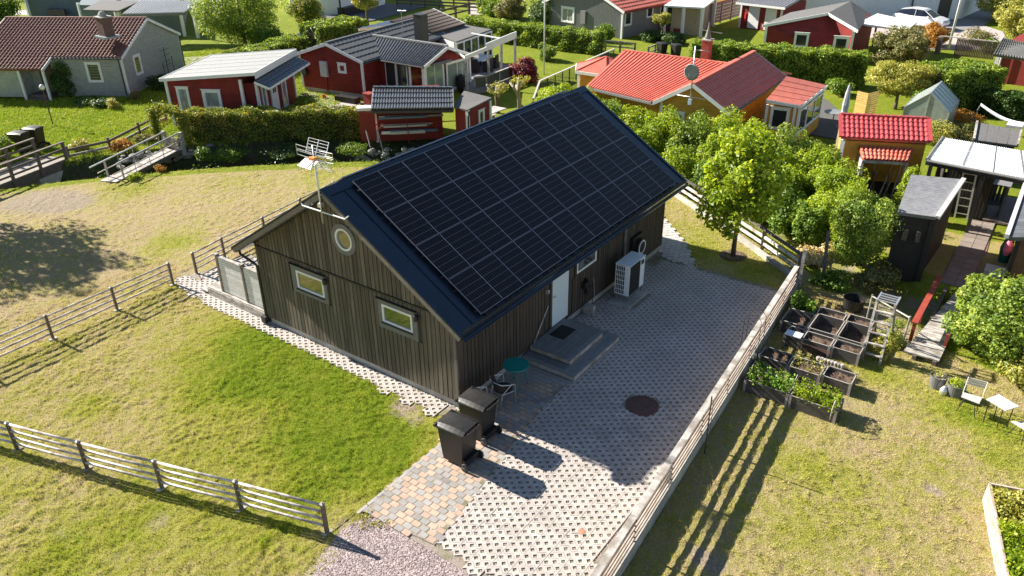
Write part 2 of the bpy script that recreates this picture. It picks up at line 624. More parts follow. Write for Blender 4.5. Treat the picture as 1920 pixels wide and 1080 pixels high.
HOUSEWOODL = M('shade_dark_boards', (0.056, 0.041, 0.031), 0.8, var=0.35, scale=5, bump=0.4, bscale=35, stretch=(3, 3, 0.22), objrand=0.28, col2=(0.05, 0.038, 0.03), c2scale=2.2, coord='World')  # long side copy of the house boards, shade under the eaves put into the colour
GREYTRIM = M('grey_painted_trim', (0.17, 0.165, 0.16), 0.7, var=0.15, scale=9, bump=0.2, objrand=0.05, coord='World')
DECKGREY = M('grey_deck_board', (0.20, 0.20, 0.20), 0.75, var=0.2, scale=7, bump=0.25, bscale=30, objrand=0.15, coord='World')
REDP = M('red_painted_boards', (0.21, 0.020, 0.016), 0.8, var=0.28, scale=1.8, bump=0.1, wave=((0, 0, 1), 0.19, 0.9), coord='World')
REDV = M('red_vertical_boards', (0.22, 0.02, 0.016), 0.75, var=0.12, scale=4, bump=0.1, wave=((1, 1, 0), 0.17, 0.9), coord='World')
REDPLAIN = M('red_plain_paint', (0.23, 0.022, 0.017), 0.7, var=0.15, scale=6, coord='World')
YELP = M('ochre_painted_boards', (0.56, 0.30, 0.045), 0.8, var=0.2, scale=1.8, bump=0.1, wave=((0, 0, 1), 0.19, 0.9), coord='World')
GREYGREEN = M('grey_green_boards', (0.36, 0.38, 0.36), 0.8, var=0.16, scale=4, bump=0.1, wave=((0, 0, 1), 0.16, 1.0), coord='World')
GREYBOARD = M('grey_vertical_boards', (0.20, 0.20, 0.195), 0.75, var=0.1, scale=4, wave=((1, 1, 0), 0.15, 0.8), coord='World')
BLUEGREY = M('blue_grey_boards', (0.13, 0.165, 0.19), 0.75, var=0.12, scale=4, wave=((1, 1, 0), 0.2, 0.8), coord='World')
BLACKB = M('black_stained_boards', (0.03, 0.025, 0.022), 0.8, var=0.25, scale=6, bump=0.2, wave=((1, 1, 0), 0.14, 0.8), coord='World')
BROWNB = M('brown_stained_cladding', (0.16, 0.075, 0.04), 0.75, var=0.25, scale=6, bump=0.2, wave=((1, 1, 0), 0.16, 0.8), coord='World')
WHITEWALL = M('white_plaster', (0.80, 0.80, 0.78), 0.85, var=0.05, scale=4, bump=0.1, coord='World')
WHITEBOARD = M('white_vertical_boards', (0.76, 0.76, 0.74), 0.75, var=0.05, scale=4, wave=((1, 1, 0), 0.2, 0.8), coord='World')
RUSTTILE = M('old_brown_red_tiles', (0.185, 0.075, 0.055), 0.75, var=0.3, scale=5, bump=0.2, bscale=30, col2=(0.22, 0.12, 0.06), c2scale=0.7, c2lo=0.55, c2hi=0.75, coord='World')
REDTILE = M('bright_red_sheet_tiles', (0.56, 0.135, 0.09), 0.42, var=0.15, scale=3, spec=0.5, coord='World')
SALMONT = M('sun_faded_red_tiles', (0.54, 0.15, 0.10), 0.5, var=0.2, scale=3, coord='World', objrand=0.15)
BLACKTILE = M('black_glazed_tiles', (0.045, 0.047, 0.05), 0.27, var=0.25, scale=5, spec=0.9, coord='World')
GREYTILE = M('grey_black_sheet_tiles', (0.085, 0.085, 0.083), 0.5, var=0.15, scale=4, coord='World')
BROWNTILE = M('brown_black_tiles', (0.075, 0.052, 0.043), 0.7, var=0.2, scale=4, coord='World')
FELT = M('grey_roof_felt', (0.12, 0.117, 0.115), 0.9, var=0.15, scale=6, bump=0.2, bscale=60, coord='World')
FELTL = M('light_grey_roof_felt', (0.27, 0.275, 0.27), 0.85, var=0.12, scale=5, bump=0.2, bscale=60, coord='World')
BRICK = M('chimney_brick', (0.35, 0.07, 0.04), 0.85, var=0.3, scale=10, objrand=0.2, coord='World')
BRICKD = M('dark_chimney_brick', (0.12, 0.06, 0.05), 0.85, var=0.3, scale=10, objrand=0.25, coord='World')
PLASTICCLEAR = M('corrugated_white_sheet', (0.88, 0.89, 0.89), 0.4, var=0.06, scale=3, coord='World')
SOIL = M('garden_soil', (0.085, 0.055, 0.038), 0.95, var=0.45, scale=14, bump=0.9, bscale=40, col2=(0.13, 0.085, 0.055), c2scale=4, coord='World')
STONE = M('field_stone', (0.24, 0.23, 0.21), 0.9, var=0.3, scale=6, bump=0.5, objrand=0.3, coord='World')
# leaves
LF_LIME = leafmat('lime_leaves', [(0.08, 0.13, 0.012), (0.20, 0.30, 0.018), (0.32, 0.42, 0.03), (0.46, 0.52, 0.05)], 0.44)
LF_GREEN = leafmat('green_leaves', [(0.035, 0.075, 0.012), (0.09, 0.17, 0.018), (0.17, 0.28, 0.03), (0.28, 0.36, 0.05)], 0.31)
LF_DARK = leafmat('dark_green_leaves', [(0.018, 0.045, 0.009), (0.0375, 0.09, 0.015), (0.075, 0.135, 0.0225), (0.12, 0.18, 0.03)], 0.20)
LF_HEDGE = leafmat('hedge_leaves', [(0.05, 0.09, 0.015), (0.13, 0.22, 0.03), (0.26, 0.36, 0.05), (0.45, 0.50, 0.10)], 0.34)
LF_HEDGEB = leafmat('bronze_hedge_leaves', [(0.06, 0.08, 0.018), (0.14, 0.20, 0.03), (0.26, 0.30, 0.045), (0.48, 0.36, 0.11)], 0.34)
LF_YELLOW = leafmat('yellow_green_leaves', [(0.135, 0.15, 0.03), (0.27, 0.285, 0.045), (0.42, 0.405, 0.09), (0.54, 0.495, 0.15)], 0.31)
LF_OLIVE = leafmat('olive_brown_leaves', [(0.075, 0.075, 0.03), (0.15, 0.165, 0.045), (0.255, 0.24, 0.09), (0.33, 0.225, 0.135)], 0.27)
LF_ORANGE = leafmat('orange_leaves', [(0.18, 0.12, 0.0225), (0.375, 0.18, 0.03), (0.51, 0.24, 0.045), (0.3, 0.3, 0.045)], 0.31)
LF_MAROON = leafmat('maroon_leaves', [(0.045, 0.012, 0.015), (0.15, 0.018, 0.03), (0.3, 0.03, 0.0525), (0.45, 0.075, 0.09)], 0.27)
LF_BED = leafmat('vegetable_leaves', [(0.045, 0.12, 0.018), (0.15, 0.3, 0.03), (0.3, 0.45, 0.06), (0.3, 0.15, 0.09)], 0.27)
LF_STRAW = leafmat('dry_straw', [(0.33, 0.225, 0.105), (0.51, 0.375, 0.18), (0.675, 0.54, 0.3), (0.3, 0.3, 0.105)], 0.14)

# ------------------------------------------------------------------ ground
LUSH = []   # (x, y, radius, amount)  amount > 0 greener, < 0 drier
BARE = []
def lush(u, v, r, a): p = G(u, v); LUSH.append((p[0], p[1], r, a))
def bare(u, v, r, a): p = G(u, v); BARE.append((p[0], p[1], r, a))
for u, v, r, a in ((440, 650, 1.5, .8), (560, 680, 1.6, 1.0), (650, 760, 1.7, 1.1), (600, 840, 1.5, .8), (740, 840, 1.0, .9), (420, 740, 1.2, .7), (700, 900, .8, .6),
                   (500, 620, .8, .6), (330, 880, 1.2, .35), (170, 760, .5, .6), (240, 1000, 1.2, .5), (100, 1060, 1.0, .5), (480, 1000, 1.2, .5), (560, 930, .6, .5), (20, 840, 1, .3),
                   (330, 455, 1.0, .7), (430, 345, 1.0, .35), (620, 330, 2.2, .4), (250, 350, 1.4, .6), (60, 350, 1.5, .4),
                   (1800, 760, .8, .8), (1650, 690, .7, .7), (1890, 800, .6, .8), (1870, 850, .4, .7), (1560, 880, .7, .4), (1480, 860, .6, .4), (1640, 900, .6, .2), (1590, 1000, .8, .25), (1500, 990, .6, .3), (1750, 860, .5, .3),
                   (1330, 440, 1.2, .35), (1300, 470, .8, .5), (1420, 510, .8, .6)):
    lush(u, v, r, a)
for u, v, r, a in ((760, 762, .45, .9), (780, 790, .3, .6), (60, 378, 1.5, .9), (130, 376, 1.2, .6), (130, 385, .8, .5), (650, 990, .4, .6), (1340, 1050, .35, .7), (1310, 1030, .25, .7), (1745, 905, .2, .7), (1770, 920, .2, .5),
                   (345, 512, .3, .7), (1640, 770, .5, .35), (120, 1000, .4, .35), (1580, 745, .3, .5), (1660, 560, .9, .7), (1600, 560, .6, .5), (1350, 480, .4, .0), (1880, 1060, .3, .6), (240, 690, .3, .35), (300, 980, .35, .5), (1730, 520, .5, .3), (220, 1045, .3, .4)):
    bare(u, v, r, a)

def zones(x, y):
    """greenness 0..1 and bareness 0..1 of the ground"""
    x = np.asarray(x, float); y = np.asarray(y, float)
    d = ditch_dist(x, y)
    g = np.full(x.shape, 0.33)
    # across the ditch: well kept lawns
    over = ((x*0.72+y*0.69) > 19.9+0.0*x) & (y > 5)
    over = over | (x > 18.5)
    g = np.where(over, 0.95, g)
    field = (y > 11.9) & ~over
    g = np.where(field, 0.2, g)
    yard = (y < wall_y(x)) & (x < 11.5)
    g = np.where(yard, 0.30, g)
    for (a, b, r, k) in LUSH:
        g = g+0.72*k*np.exp(-((x-a)**2+(y-b)**2)/(r*r))*(1-g*0.35)
    g = np.where((d < 1.35) & (x < 19), 0.85, g)
    ba = np.zeros(x.shape)
    for (a, b, r, k) in BARE:
        ba = ba+k*np.exp(-((x-a)**2+(y-b)**2)/(r*r))
    ba = np.where((d < 0.6), 0.45, ba)
    ba = np.where((x > 9.5) & (x < 13.5) & (y < -6.3) & (y > -8.6), np.maximum(ba, 0.55), ba)
    return np.clip(g, 0, 1), np.clip(ba, 0, 1)

def ground_nodes(nt, blades):
    L = nt.links.new
    geo = nn(nt, 'ShaderNodeNewGeometry')
    ag = nn(nt, 'ShaderNodeAttribute', attribute_name='lush')
    ab = nn(nt, 'ShaderNodeAttribute', attribute_name='bare')
    def noise(s, d=4, r=0.6, off=0.0):
        n = nn(nt, 'ShaderNodeTexNoise')
        n.inputs['Scale'].default_value = s; n.inputs['Detail'].default_value = d; n.inputs['Roughness'].default_value = r
        if off:
            v = nn(nt, 'ShaderNodeVectorMath', operation='ADD'); v.inputs[1].default_value = (off, off, off)
            L(geo.outputs['Position'], v.inputs[0]); L(v.outputs[0], n.inputs['Vector'])
        else:
            L(geo.outputs['Position'], n.inputs['Vector'])
        return n.outputs[0]
    def mad(a, k, b):
        n = nn(nt, 'ShaderNodeMath', operation='MULTIPLY_ADD')
        L(a, n.inputs[0]); n.inputs[1].default_value = k
        if isinstance(b, float): n.inputs[2].default_value = b
        else: L(b, n.inputs[2])
        return n.outputs[0]
    big = noise(0.55, 4)
    mid = noise(3.2, 6, 0.65, 7.3)
    fine = noise(17.0, 6, 0.75, 3.1)
    g = mad(big, 0.6, -0.30)
    g1 = mad(mid, 1.1, -0.55)
    g2 = mad(fine, 0.9, -0.45)
    s = nn(nt, 'ShaderNodeMath', operation='ADD'); L(g, s.inputs[0]); L(g1, s.inputs[1])
    s2 = nn(nt, 'ShaderNodeMath', operation='ADD'); L(s.outputs[0], s2.inputs[0]); L(g2, s2.inputs[1])
    s3 = nn(nt, 'ShaderNodeMath', operation='ADD'); L(s2.outputs[0], s3.inputs[0]); L(ag.outputs['Fac'], s3.inputs[1])
    last = s3.outputs[0]
    if blades:
        last = mad(geo.outputs['Random Per Island'], 0.4, last)
        sub = nn(nt, 'ShaderNodeMath', operation='SUBTRACT'); L(last, sub.inputs[0]); sub.inputs[1].default_value = 0.16
        last = sub.outputs[0]
    ramp = nn(nt, 'ShaderNodeValToRGB')
    el = ramp.color_ramp.elements
    cols = [(0.0, (0.36, 0.27, 0.17)), (0.22, (0.37, 0.30, 0.15)), (0.48, (0.30, 0.28, 0.07)), (0.78, (0.23, 0.25, 0.03)), (1.15, (0.16, 0.21, 0.015))]
    if blades:
        cols = [(0.0, (0.60, 0.47, 0.28)), (0.22, (0.62, 0.53, 0.24)), (0.48, (0.52, 0.50, 0.11)), (0.78, (0.45, 0.47, 0.05)), (1.15, (0.26, 0.36, 0.025))]
    while len(el) < len(cols): el.new(0.5)
    for e, (p, c) in zip(el, cols):
        e.position = min(1, p); e.color = (*c, 1)
    L(last, ramp.inputs[0])
    return geo, ramp.outputs[0], ab.outputs['Fac'], noise, mad, mid, fine

def ground_material():
    m = bpy.data.materials.new('grass_ground'); m.use_nodes = True
    nt = m.node_tree; L = nt.links.new
    b = nt.nodes['Principled BSDF']
    geo, col, ba, noise, mad, mid, fine = ground_nodes(nt, False)
    b1 = mad(mid, 1.3, ba)
    b2 = nn(nt, 'ShaderNodeMapRange'); b2.inputs[1].default_value = 0.95; b2.inputs[2].default_value = 1.35
    L(b1, b2.inputs[0])
    soil = nn(nt, 'ShaderNodeMix', data_type='RGBA')
    sr = nn(nt, 'ShaderNodeValToRGB')
    sr.color_ramp.elements[0].color = (0.17, 0.12, 0.08, 1); sr.color_ramp.elements[1].color = (0.47, 0.40, 0.30, 1)
    sr.color_ramp.elements[0].position = 0.3; sr.color_ramp.elements[1].position = 0.7
    L(fine, sr.inputs[0])
    L(b2.outputs[0], soil.inputs[0]); L(col, soil.inputs[6]); L(sr.outputs[0], soil.inputs[7])
    f2 = noise(60, 3, 0.8, 1.7)
    r = nn(nt, 'ShaderNodeMapRange'); r.inputs[1].default_value = 0.3; r.inputs[2].default_value = 0.7; r.inputs[3].default_value = 0.4; r.inputs[4].default_value = 1.45
    L(f2, r.inputs[0])
    vm = nn(nt, 'ShaderNodeVectorMath', operation='SCALE'); L(soil.outputs[2], vm.inputs[0]); L(r.outputs[0], vm.inputs['Scale'])
    L(vm.outputs[0], b.inputs['Base Color'])
    b.inputs['Roughness'].default_value = 0.95; b.inputs['Specular IOR Level'].default_value = 0.1
    bp = nn(nt, 'ShaderNodeBump'); bp.inputs['Strength'].default_value = 0.9; bp.inputs['Distance'].default_value = 0.05
    L(fine, bp.inputs['Height'])
    bp2 = nn(nt, 'ShaderNodeBump'); bp2.inputs['Strength'].default_value = 0.6; bp2.inputs['Distance'].default_value = 0.015
    L(f2, bp2.inputs['Height']); L(bp.outputs[0], bp2.inputs['Normal'])
    L(bp2.outputs[0], b.inputs['Normal'])
    return m

def blade_material():
    m = bpy.data.materials.new('grass_blades'); m.use_nodes = True
    nt = m.node_tree; L = nt.links.new
    b = nt.nodes['Principled BSDF']; out = nt.nodes['Material Output']
    geo, col, ba, noise, mad, mid, fine = ground_nodes(nt, True)
    L(col, b.inputs['Base Color']); b.inputs['Roughness'].default_value = 0.6; b.inputs['Specular IOR Level'].default_value = 0.25
    tr = nn(nt, 'ShaderNodeBsdfTranslucent'); L(col, tr.inputs[0])
    ms = nn(nt, 'ShaderNodeMixShader'); ms.inputs[0].default_value = 0.35
    L(b.outputs[0], ms.inputs[1]); L(tr.outputs[0], ms.inputs[2]); L(ms.outputs[0], out.inputs[0])
    return m

GM = ground_material()
def grid(name, x0, x1, y0, y1, st, z=None, label=None, hole=None, relief=0.0, poly=None):
    xs = np.arange(x0, x1+1e-6, st); ys = np.arange(y0, y1+1e-6, st)
    X, Y = np.meshgrid(xs, ys, indexing='ij')
    Z = height(X, Y) if z is None else np.full(X.shape, z)
    if relief: Z = Z+0.004+relief*tuft(X, Y)
    g, b = zones(X, Y)
    V = np.stack([X.ravel(), Y.ravel(), Z.ravel()], 1)
    nx, ny = len(xs), len(ys)
    I, J = np.meshgrid(np.arange(nx-1), np.arange(ny-1), indexing='ij')
    a = (I*ny+J).ravel()
    Fq = np.stack([a, a+ny, a+ny+1, a+1], 1)
    if poly is not None:
        cx = (X[:-1, :-1]+st/2).ravel(); cy = (Y[:-1, :-1]+st/2).ravel()
        Fq = Fq[poly(cx, cy)]
    if hole:
        cx = (X[:-1, :-1]+st/2).ravel(); cy = (Y[:-1, :-1]+st/2).ravel()
        keep = ~((cx > hole[0]) & (cx < hole[1]) & (cy > hole[2]) & (cy < hole[3]))
        Fq = Fq[keep]
    o = fast_mesh(name, V, Fq, GM, smooth=True, attrs={'lush': g.ravel(), 'bare': b.ravel()})
    o['kind'] = 'structure'
    return o

grid('lawn', -14, 36, -18, 46, 0.2)
grid('ground', -94, 136, -98, 126, 2.0, None, hole=(-14, 36, -18, 46))
far = MB()
for (a, b, c, d) in ((-900, -94, -900, 900), (136, 900, -900, 900), (-94, 136, -900, -98), (-94, 136, 126, 900)):
    far.add([(a, c, 0), (b, c, 0), (b, d, 0), (a, d, 0)], [(0, 1, 2, 3)])
obj('terrain', far, M('far_grass', (0.10, 0.14, 0.03), 0.95, var=0.3, scale=0.3, coord='World'), kind='structure')

DB = M('shade_dark_ditch_soil', (0.055, 0.048, 0.028), 0.95, var=0.5, scale=5, bump=0.9, bscale=18, col2=(0.04, 0.055, 0.015), c2scale=1.6, c2lo=.4, c2hi=.55, coord='World')  # dark soil sheet laid in the ditch, shade of the hedge put into its colour
xs = np.arange(-7, 21, .2); ys = np.arange(4, 32, .2)
X, Y = np.meshgrid(xs, ys, indexing='ij'); n_y = len(ys)
i_, j_ = np.meshgrid(np.arange(len(xs)-1), np.arange(n_y-1), indexing='ij')
a = (i_*n_y+j_).ravel(); Fq = np.stack([a, a+n_y, a+n_y+1, a+1], 1)
keep = (ditch_dist(X, Y)[:-1, :-1].ravel() < 0.9)
o = fast_mesh('ditch', np.stack([X.ravel(), Y.ravel(), (height(X, Y)+.012).ravel()], 1), Fq[keep], DB, smooth=True); o['kind'] = 'structure'

grid('lawn', -9.6, -0.2, -0.9, 14.4, 0.05, relief=0.030, poly=lambda x, y: (y > -0.45+0*x) & ((x < -0.42) | (y > 12.3)) | (x < -5.2))
grid('lawn', -3.0, 11.0, -13.4, -5.0, 0.055, relief=0.022, poly=lambda x, y: y < wall_y(x)-0.14)
grid('lawn', -3.2, 12.4, 12.4, 26.4, 0.07, relief=0.032, poly=lambda x, y: ditch_dist(x, y) > 1.0)
# grass blades -------------------------------------------------------
def in_frame(P, m=60):
    v = P-CAM
    z = v@fw
    u = 960+F*(v@rt)/z; w = 540-F*(v@up)/z
    return (u > -m) & (u < 1920+m) & (w > -m) & (w < 1080+m) & (z > 0)

PAV = []   # polygons kept clear of grass
def inside(poly, x, y):
    r = np.zeros(x.shape, bool)
    n = len(poly)
    for i in range(n):
        x0, y0 = poly[i]; x1, y1 = poly[(i+1) % n]
        c = ((y0 > y) != (y1 > y)) & (x < (x1-x0)*(y-y0)/(y1-y0+1e-12)+x0)
        r ^= c
    return r

def scatter_grass(name, n, box, h, wdt, seed, cond, label):
    r = np.random.default_rng(seed)
    x = r.uniform(box[0], box[1], n); y = r.uniform(box[2], box[3], n)
    z = height(x, y)
    P = np.stack([x, y, z], 1)
    k = in_frame(P) & cond(x, y)
    for poly in PAV:
        k &= ~inside(poly, x, y)
    g, b = zones(x, y)
    # clumps: keep more where a lumpy function is high
    cl = np.sin(x*7.3+np.sin(y*5.1)*1.7)*np.sin(y*8.1+np.sin(x*6.3)*1.9)+0.7*np.sin(x*17.0+y*5)*np.sin(y*19.0-x*7)
    k &= r.random(n) < np.clip(0.38+0.15*cl+0.45*tuft(x, y)+0.3*(g-0.3)-0.8*b, 0.04, 1)
    P = P[k]; g = g[k]; b = b[k]; cl = cl[k]
    m = len(P)
    a = r.random(m)*6.283
    tf = tuft(P[:, 0], P[:, 1]); P[:, 2] += 0.022*tf
    hh = h*(0.5+0.8*r.random(m))*(0.6+0.3*g+0.75*tf)
    lean = r.normal(size=(m, 2))*0.5*hh[:, None]
    w = wdt*(0.7+0.6*r.random(m))
    dx = np.cos(a)*w/2; dy = np.sin(a)*w/2
    V = np.empty((m, 3, 3))
    V[:, 0] = P-np.stack([dx, dy, np.full(m, 0.005)], 1)
    V[:, 1] = P+np.stack([dx, dy, np.full(m, -0.005)], 1)
    V[:, 2] = P+np.stack([lean[:, 0], lean[:, 1], hh], 1)
    Ft = np.arange(m*3).reshape(-1, 3)
    o = fast_mesh(name, V.reshape(-1, 3), Ft, BLM, attrs={'lush': np.repeat(g, 3), 'bare': np.repeat(b, 3)})
    tag(o, label, 'grass', kind='stuff')
    return o
BLM = blade_material()

# ------------------------------------------------------------------ paving
JOINT = M('joint_sand', (0.27, 0.225, 0.19), 0.95, var=0.4, scale=30, bump=0.6, bscale=80, col2=(0.17, 0.16, 0.09), c2scale=3, coord='World')
TURF = M('pale_grid_concrete', (0.45, 0.405, 0.375), 0.9, var=0.16, scale=9, bump=0.2, bscale=70, objrand=0.07, coord='World', col2=(0.36, 0.325, 0.30), c2scale=0.8, c2lo=.4, c2hi=.7)
FRONT = wall_y  # driveway edge
drive_poly = [(-3.85, -2.42), (-3.95, -5.6), (10.6, wall_y(10.6)+0.02), (10.55, -1.5), (10.5, -0.45), (11.2, 0.35), (10.9, 0.0), (0, 0.0), (-0.02, -0.45), (-1.07, -0.42), (-3.86, -0.6)]
strip_poly = [(-0.45, 0.2), (0.0, 0.0), (0.05, 10.4), (0.7, 11.9), (0.1, 12.2), (-0.25, 11.6), (-0.40, 9.2), (-0.37, 6.5), (-0.47, 2.3)]
patio_poly = [(0.05, 7.25), (2.6, 7.25), (2.6, 11.7), (0.7, 11.9), (0.05, 10.4)]
drv = thing('driveway', '', '', (0, 0, 0)); del drv['label'], drv['category']
drv['kind'] = 'structure'
mb = MB()
mb.prism(drive_poly[:5]+[(10.9, 0.0), (-0.02, 0.0), (-0.02, -0.45), (-1.07, -0.42), (-3.86, -0.6)], -0.25, -0.028)
mb.prism([(-0.47, 0.2), (0.0, 0.02), (0.05, 10.4), (0.7, 11.9), (0.1, 12.2), (-0.25, 11.6), (-0.42, 9.2), (-0.39, 6.5), (-0.49, 2.3)], -0.2, -0.0285)
mb.prism([(0.06, 7.25), (2.6, 7.25), (2.6, 11.7), (0.75, 11.85), (0.06, 10.4)], -0.2, -0.029)
# the ground sheet is raised as a bed under the joints
for i in range(len(mb.v)):
    if mb.v[i][2] > -0.1:
        mb.v[i] = (mb.v[i][0], mb.v[i][1], mb.v[i][2]+0.057)
obj('paving_bed', mb, JOINT, drv, kind='structure')
PZ0, PZ1 = 0.004, 0.048   # paver underside and top

def paver_mesh(cells=3):
    """snake shaped grid block: CELLS diamond holes, alternating 0.1 m left and right"""
    me = MB()
    g = 0.004
    D = 0.056
    h = PZ1; zb = PZ0
    for c in range(cells):
        cx = 0.0 if c % 2 == 0 else 0.1
        s = 1 if c % 2 == 0 else -1
        cy = c*0.13
        L0 = (cx-0.1+s*0.05+g, cy-0.065+(g if c == 0 else 0)); L1 = (cx-0.1+g, cy); L2 = (cx-0.1+s*0.05+g, cy+0.065-(g if c == cells-1 else 0))
        R0 = (cx+0.1+s*0.05-g, L0[1]); R1 = (cx+0.1-g, cy); R2 = (cx+0.1+s*0.05-g, L2[1])
        Dl, Dr, Dt, Db = (cx-D, cy), (cx+D, cy), (cx, cy+D), (cx, cy-D)
        P = [L0, L1, L2, R0, R1, R2, Dl, Dr, Dt, Db]
        top = [(x, y, h) for x, y in P]; bot = [(x, y, zb) for x, y in P]
        fs = [(0, 9, 6, 1), (1, 6, 8, 2), (2, 8, 5), (5, 8, 7, 4), (0, 3, 9), (3, 4, 7, 9)]
        w = [(6, 9, 19, 16), (9, 7, 17, 19), (7, 8, 18, 17), (8, 6, 16, 18), (1, 0, 10, 11), (2, 1, 11, 12), (3, 4, 14, 13), (4, 5, 15, 14)]
        if c == 0: w.append((0, 3, 13, 10))
        if c == cells-1: w.append((5, 2, 12, 15))
        me.add(top+bot, fs+w)
    return me

pm = paver_mesh()
pmesh = bpy.data.meshes.new('paver'); pmesh.from_pydata(pm.v, [], pm.f); pmesh.update(); pmesh.materials.append(TURF)
main_area = [(-3.74, -2.2), (-3.80, -5.5), (10.42, wall_y(10.42)+0.03), (10.45, -2.6), (10.58, -1.5), (10.45, -0.45), (9.9, -0.03), (5.05, -0.03), (5.05, -1.50), (2.9, -1.3), (1.9, -1.25), (-0.28, -1.45), (-1.77, -1.73), (-3.6, -2.0)]
cand = []
def lay(poly, kx=(-25, 70), ky=(-20, 40), edge=0.06):
    xs, ys = [], []
    for i in range(*kx):
        for j in range(*ky):
            sh = (i % 2)*0.0
            x = i*0.2
            y = j*0.39+(0.13 if i % 3 == 1 else 0.26 if i % 3 == 2 else 0)*0
            # blocks alternate so neighbouring snakes nest
            if j % 2: x += 0.1
            xs.append(x); ys.append(y)
    xs = np.array(xs); ys = np.array(ys)
    k = inside(poly, xs+0.05, ys+0.05) & inside(poly, xs+0.05, ys+0.33)
    k &= inside(poly, xs+0.12, ys+0.13) & inside(poly, xs-0.05, ys+0.13)
    # odd rows of cells flip the snake
    return [(x, y, 1 if int(round(y/0.39)) % 2 == 0 else -1) for x, y in zip(xs[k], ys[k])]
cand += [(x, y, f, 0) for x, y, f in lay(main_area)]
cand += [(x, y, f, 1) for x, y, f in lay([(-0.56, 0.20), (0.18, -0.05), (0.2, 10.4), (0.68, 11.85), (0.1, 12.15), (-0.3, 11.55), (-0.50, 9.2), (-0.47, 6.5), (-0.56, 2.3)])]
cand += [(x, y, f, 2) for x, y, f in lay(patio_poly)]
holes_clear = [(2.69, -3.64, 0.42), (-9, -9, 0.01)]
cand = [c for c in cand if all(math.hypot(c[0]+0.05-a, c[1]+0.13-b) > r for a, b, r in holes_clear)
        and not (6.7 < c[0] < 7.95 and -1.15 < c[1]+0.2 < -0.2)]
cand = [c for c in cand if bool(in_frame(np.array([[c[0], c[1], 0.0]]), 40)[0])]
cand.sort(key=lambda c: (c[0]-CAM[0])**2+(c[1]-CAM[1])**2)
mb = MB(); mb.prism([(-3.88, -0.55), (-3.72, -2.38), (-1.77, -2.12), (-0.28, -1.84), (1.97, -1.58), (2.58, -1.64), (2.58, -0.02), (0.0, -0.02), (0.0, -0.43), (-1.05, -0.43)], 0.0305, 0.0495); obj('block_bed', mb, JOINT, drv, kind='structure')
far_pav = MB()
for i, (x, y, f, q) in enumerate(cand):
    if i < 300:
        o = bpy.data.objects.new('paver', pmesh); COL.objects.link(o); o.parent = drv
        if f > 0: o.location = (x, y, rnd.uniform(-0.004, 0.003)); o.rotation_euler = (rnd.uniform(-.012, .012), rnd.uniform(-.012, .012), 0)
        else:
            o.location = (x+0.0, y+0.0, rnd.uniform(-0.002, 0.002)); o.scale = (-1, 1, 1); o.location.x = x+0.0
    else:
        dz = rnd.uniform(-0.002, 0.002)
        vs = [(x+vx*f, y+vy, vz+dz) for vx, vy, vz in pm.v]
        fs = pm.f if f > 0 else [tuple(reversed(q_)) for q_ in pm.f]
        far_pav.add(vs, fs)
obj('pavers', far_pav, TURF, drv, kind='stuff')

# tumbled block strip along the house: running bond of peach and grey blocks
BL = [M('peach_block', (0.42, 0.30, 0.23), 0.9, var=0.12, scale=12, bump=0.25, objrand=0.14, coord='World'),
      M('grey_block', (0.28, 0.265, 0.25), 0.9, var=0.14, scale=12, bump=0.25, objrand=0.16, coord='World'),
      M('dark_block', (0.22, 0.20, 0.19), 0.9, var=0.14, scale=12, bump=0.25, objrand=0.1, coord='World')]
def block_mesh(lx, ly, name, mat):
    g = 0.006; c = 0.014; b = 0.008
    oc = [(-lx/2+g+c, -ly/2+g), (lx/2-g-c, -ly/2+g), (lx/2-g, -ly/2+g+c), (lx/2-g, ly/2-g-c), (lx/2-g-c, ly/2-g), (-lx/2+g+c, ly/2-g), (-lx/2+g, ly/2-g-c), (-lx/2+g, -ly/2+g+c)]
    v = [(x, y, PZ0) for x, y in oc]+[(x, y, PZ1+.007-b) for x, y in oc]+[(x*0.93, y*0.95, PZ1+.007) for x, y in oc]
    f = [tuple(range(16, 24))]
    for i in range(8):
        j = (i+1) % 8
        f += [(i, j, 8+j, 8+i), (8+i, 8+j, 16+j, 16+i)]
    me = bpy.data.meshes.new(name); me.from_pydata(v, [], f); me.update(); me.materials.append(mat)
    return me
bms = [block_mesh(0.146, 0.213, 'paving_block', m) for m in BL]
block_area = [(-3.92, -0.56), (-3.74, -2.40), (-1.77, -2.10), (-0.28, -1.82), (1.97, -1.56), (2.58, -1.62), (2.58, -0.05), (0.02, -0.05), (0.02, -0.42), (-1.05, -0.42)]
block_area2 = [(2.58, -1.76), (4.3, -1.74), (3.4, -1.86), (2.58, -1.9)]
cands = []
for i in range(-30, 40):
    for j in range(-14, 4):
        x = i*0.146; y = j*0.213+(0.1065 if i % 2 else 0)
        if inside(block_area, np.array([x]), np.array([y]))[0]:
            cands.append((x, y, i, j))
cands.sort(key=lambda c: (c[0]-CAM[0])**2+(c[1]-CAM[1])**2)
rest = MB()
for k, (x, y, i, j) in enumerate(cands):
    q = rnd.random()
    ci = 0 if ((i+j) % 2 == 0) ^ (q < 0.16) else 1
    if q > 0.975: ci = 2
    if k < 300:
        o = bpy.data.objects.new('paving_block', bms[ci]); COL.objects.link(o); o.parent = drv
        o.location = (x+rnd.uniform(-.002, .002), y+rnd.uniform(-.002, .002), rnd.uniform(-0.003, 0.002)); o.rotation_euler = (rnd.uniform(-.01, .01), rnd.uniform(-.01, .01), rnd.uniform(-.02, .02))
    else:
        me = bms[ci]
        rest.add([(x+v.co.x, y+v.co.y, v.co.z) for v in me.vertices], [tuple(p.vertices) for p in me.polygons])
if rest.n: obj('paving_blocks', rest, BL[1], drv, kind='stuff')
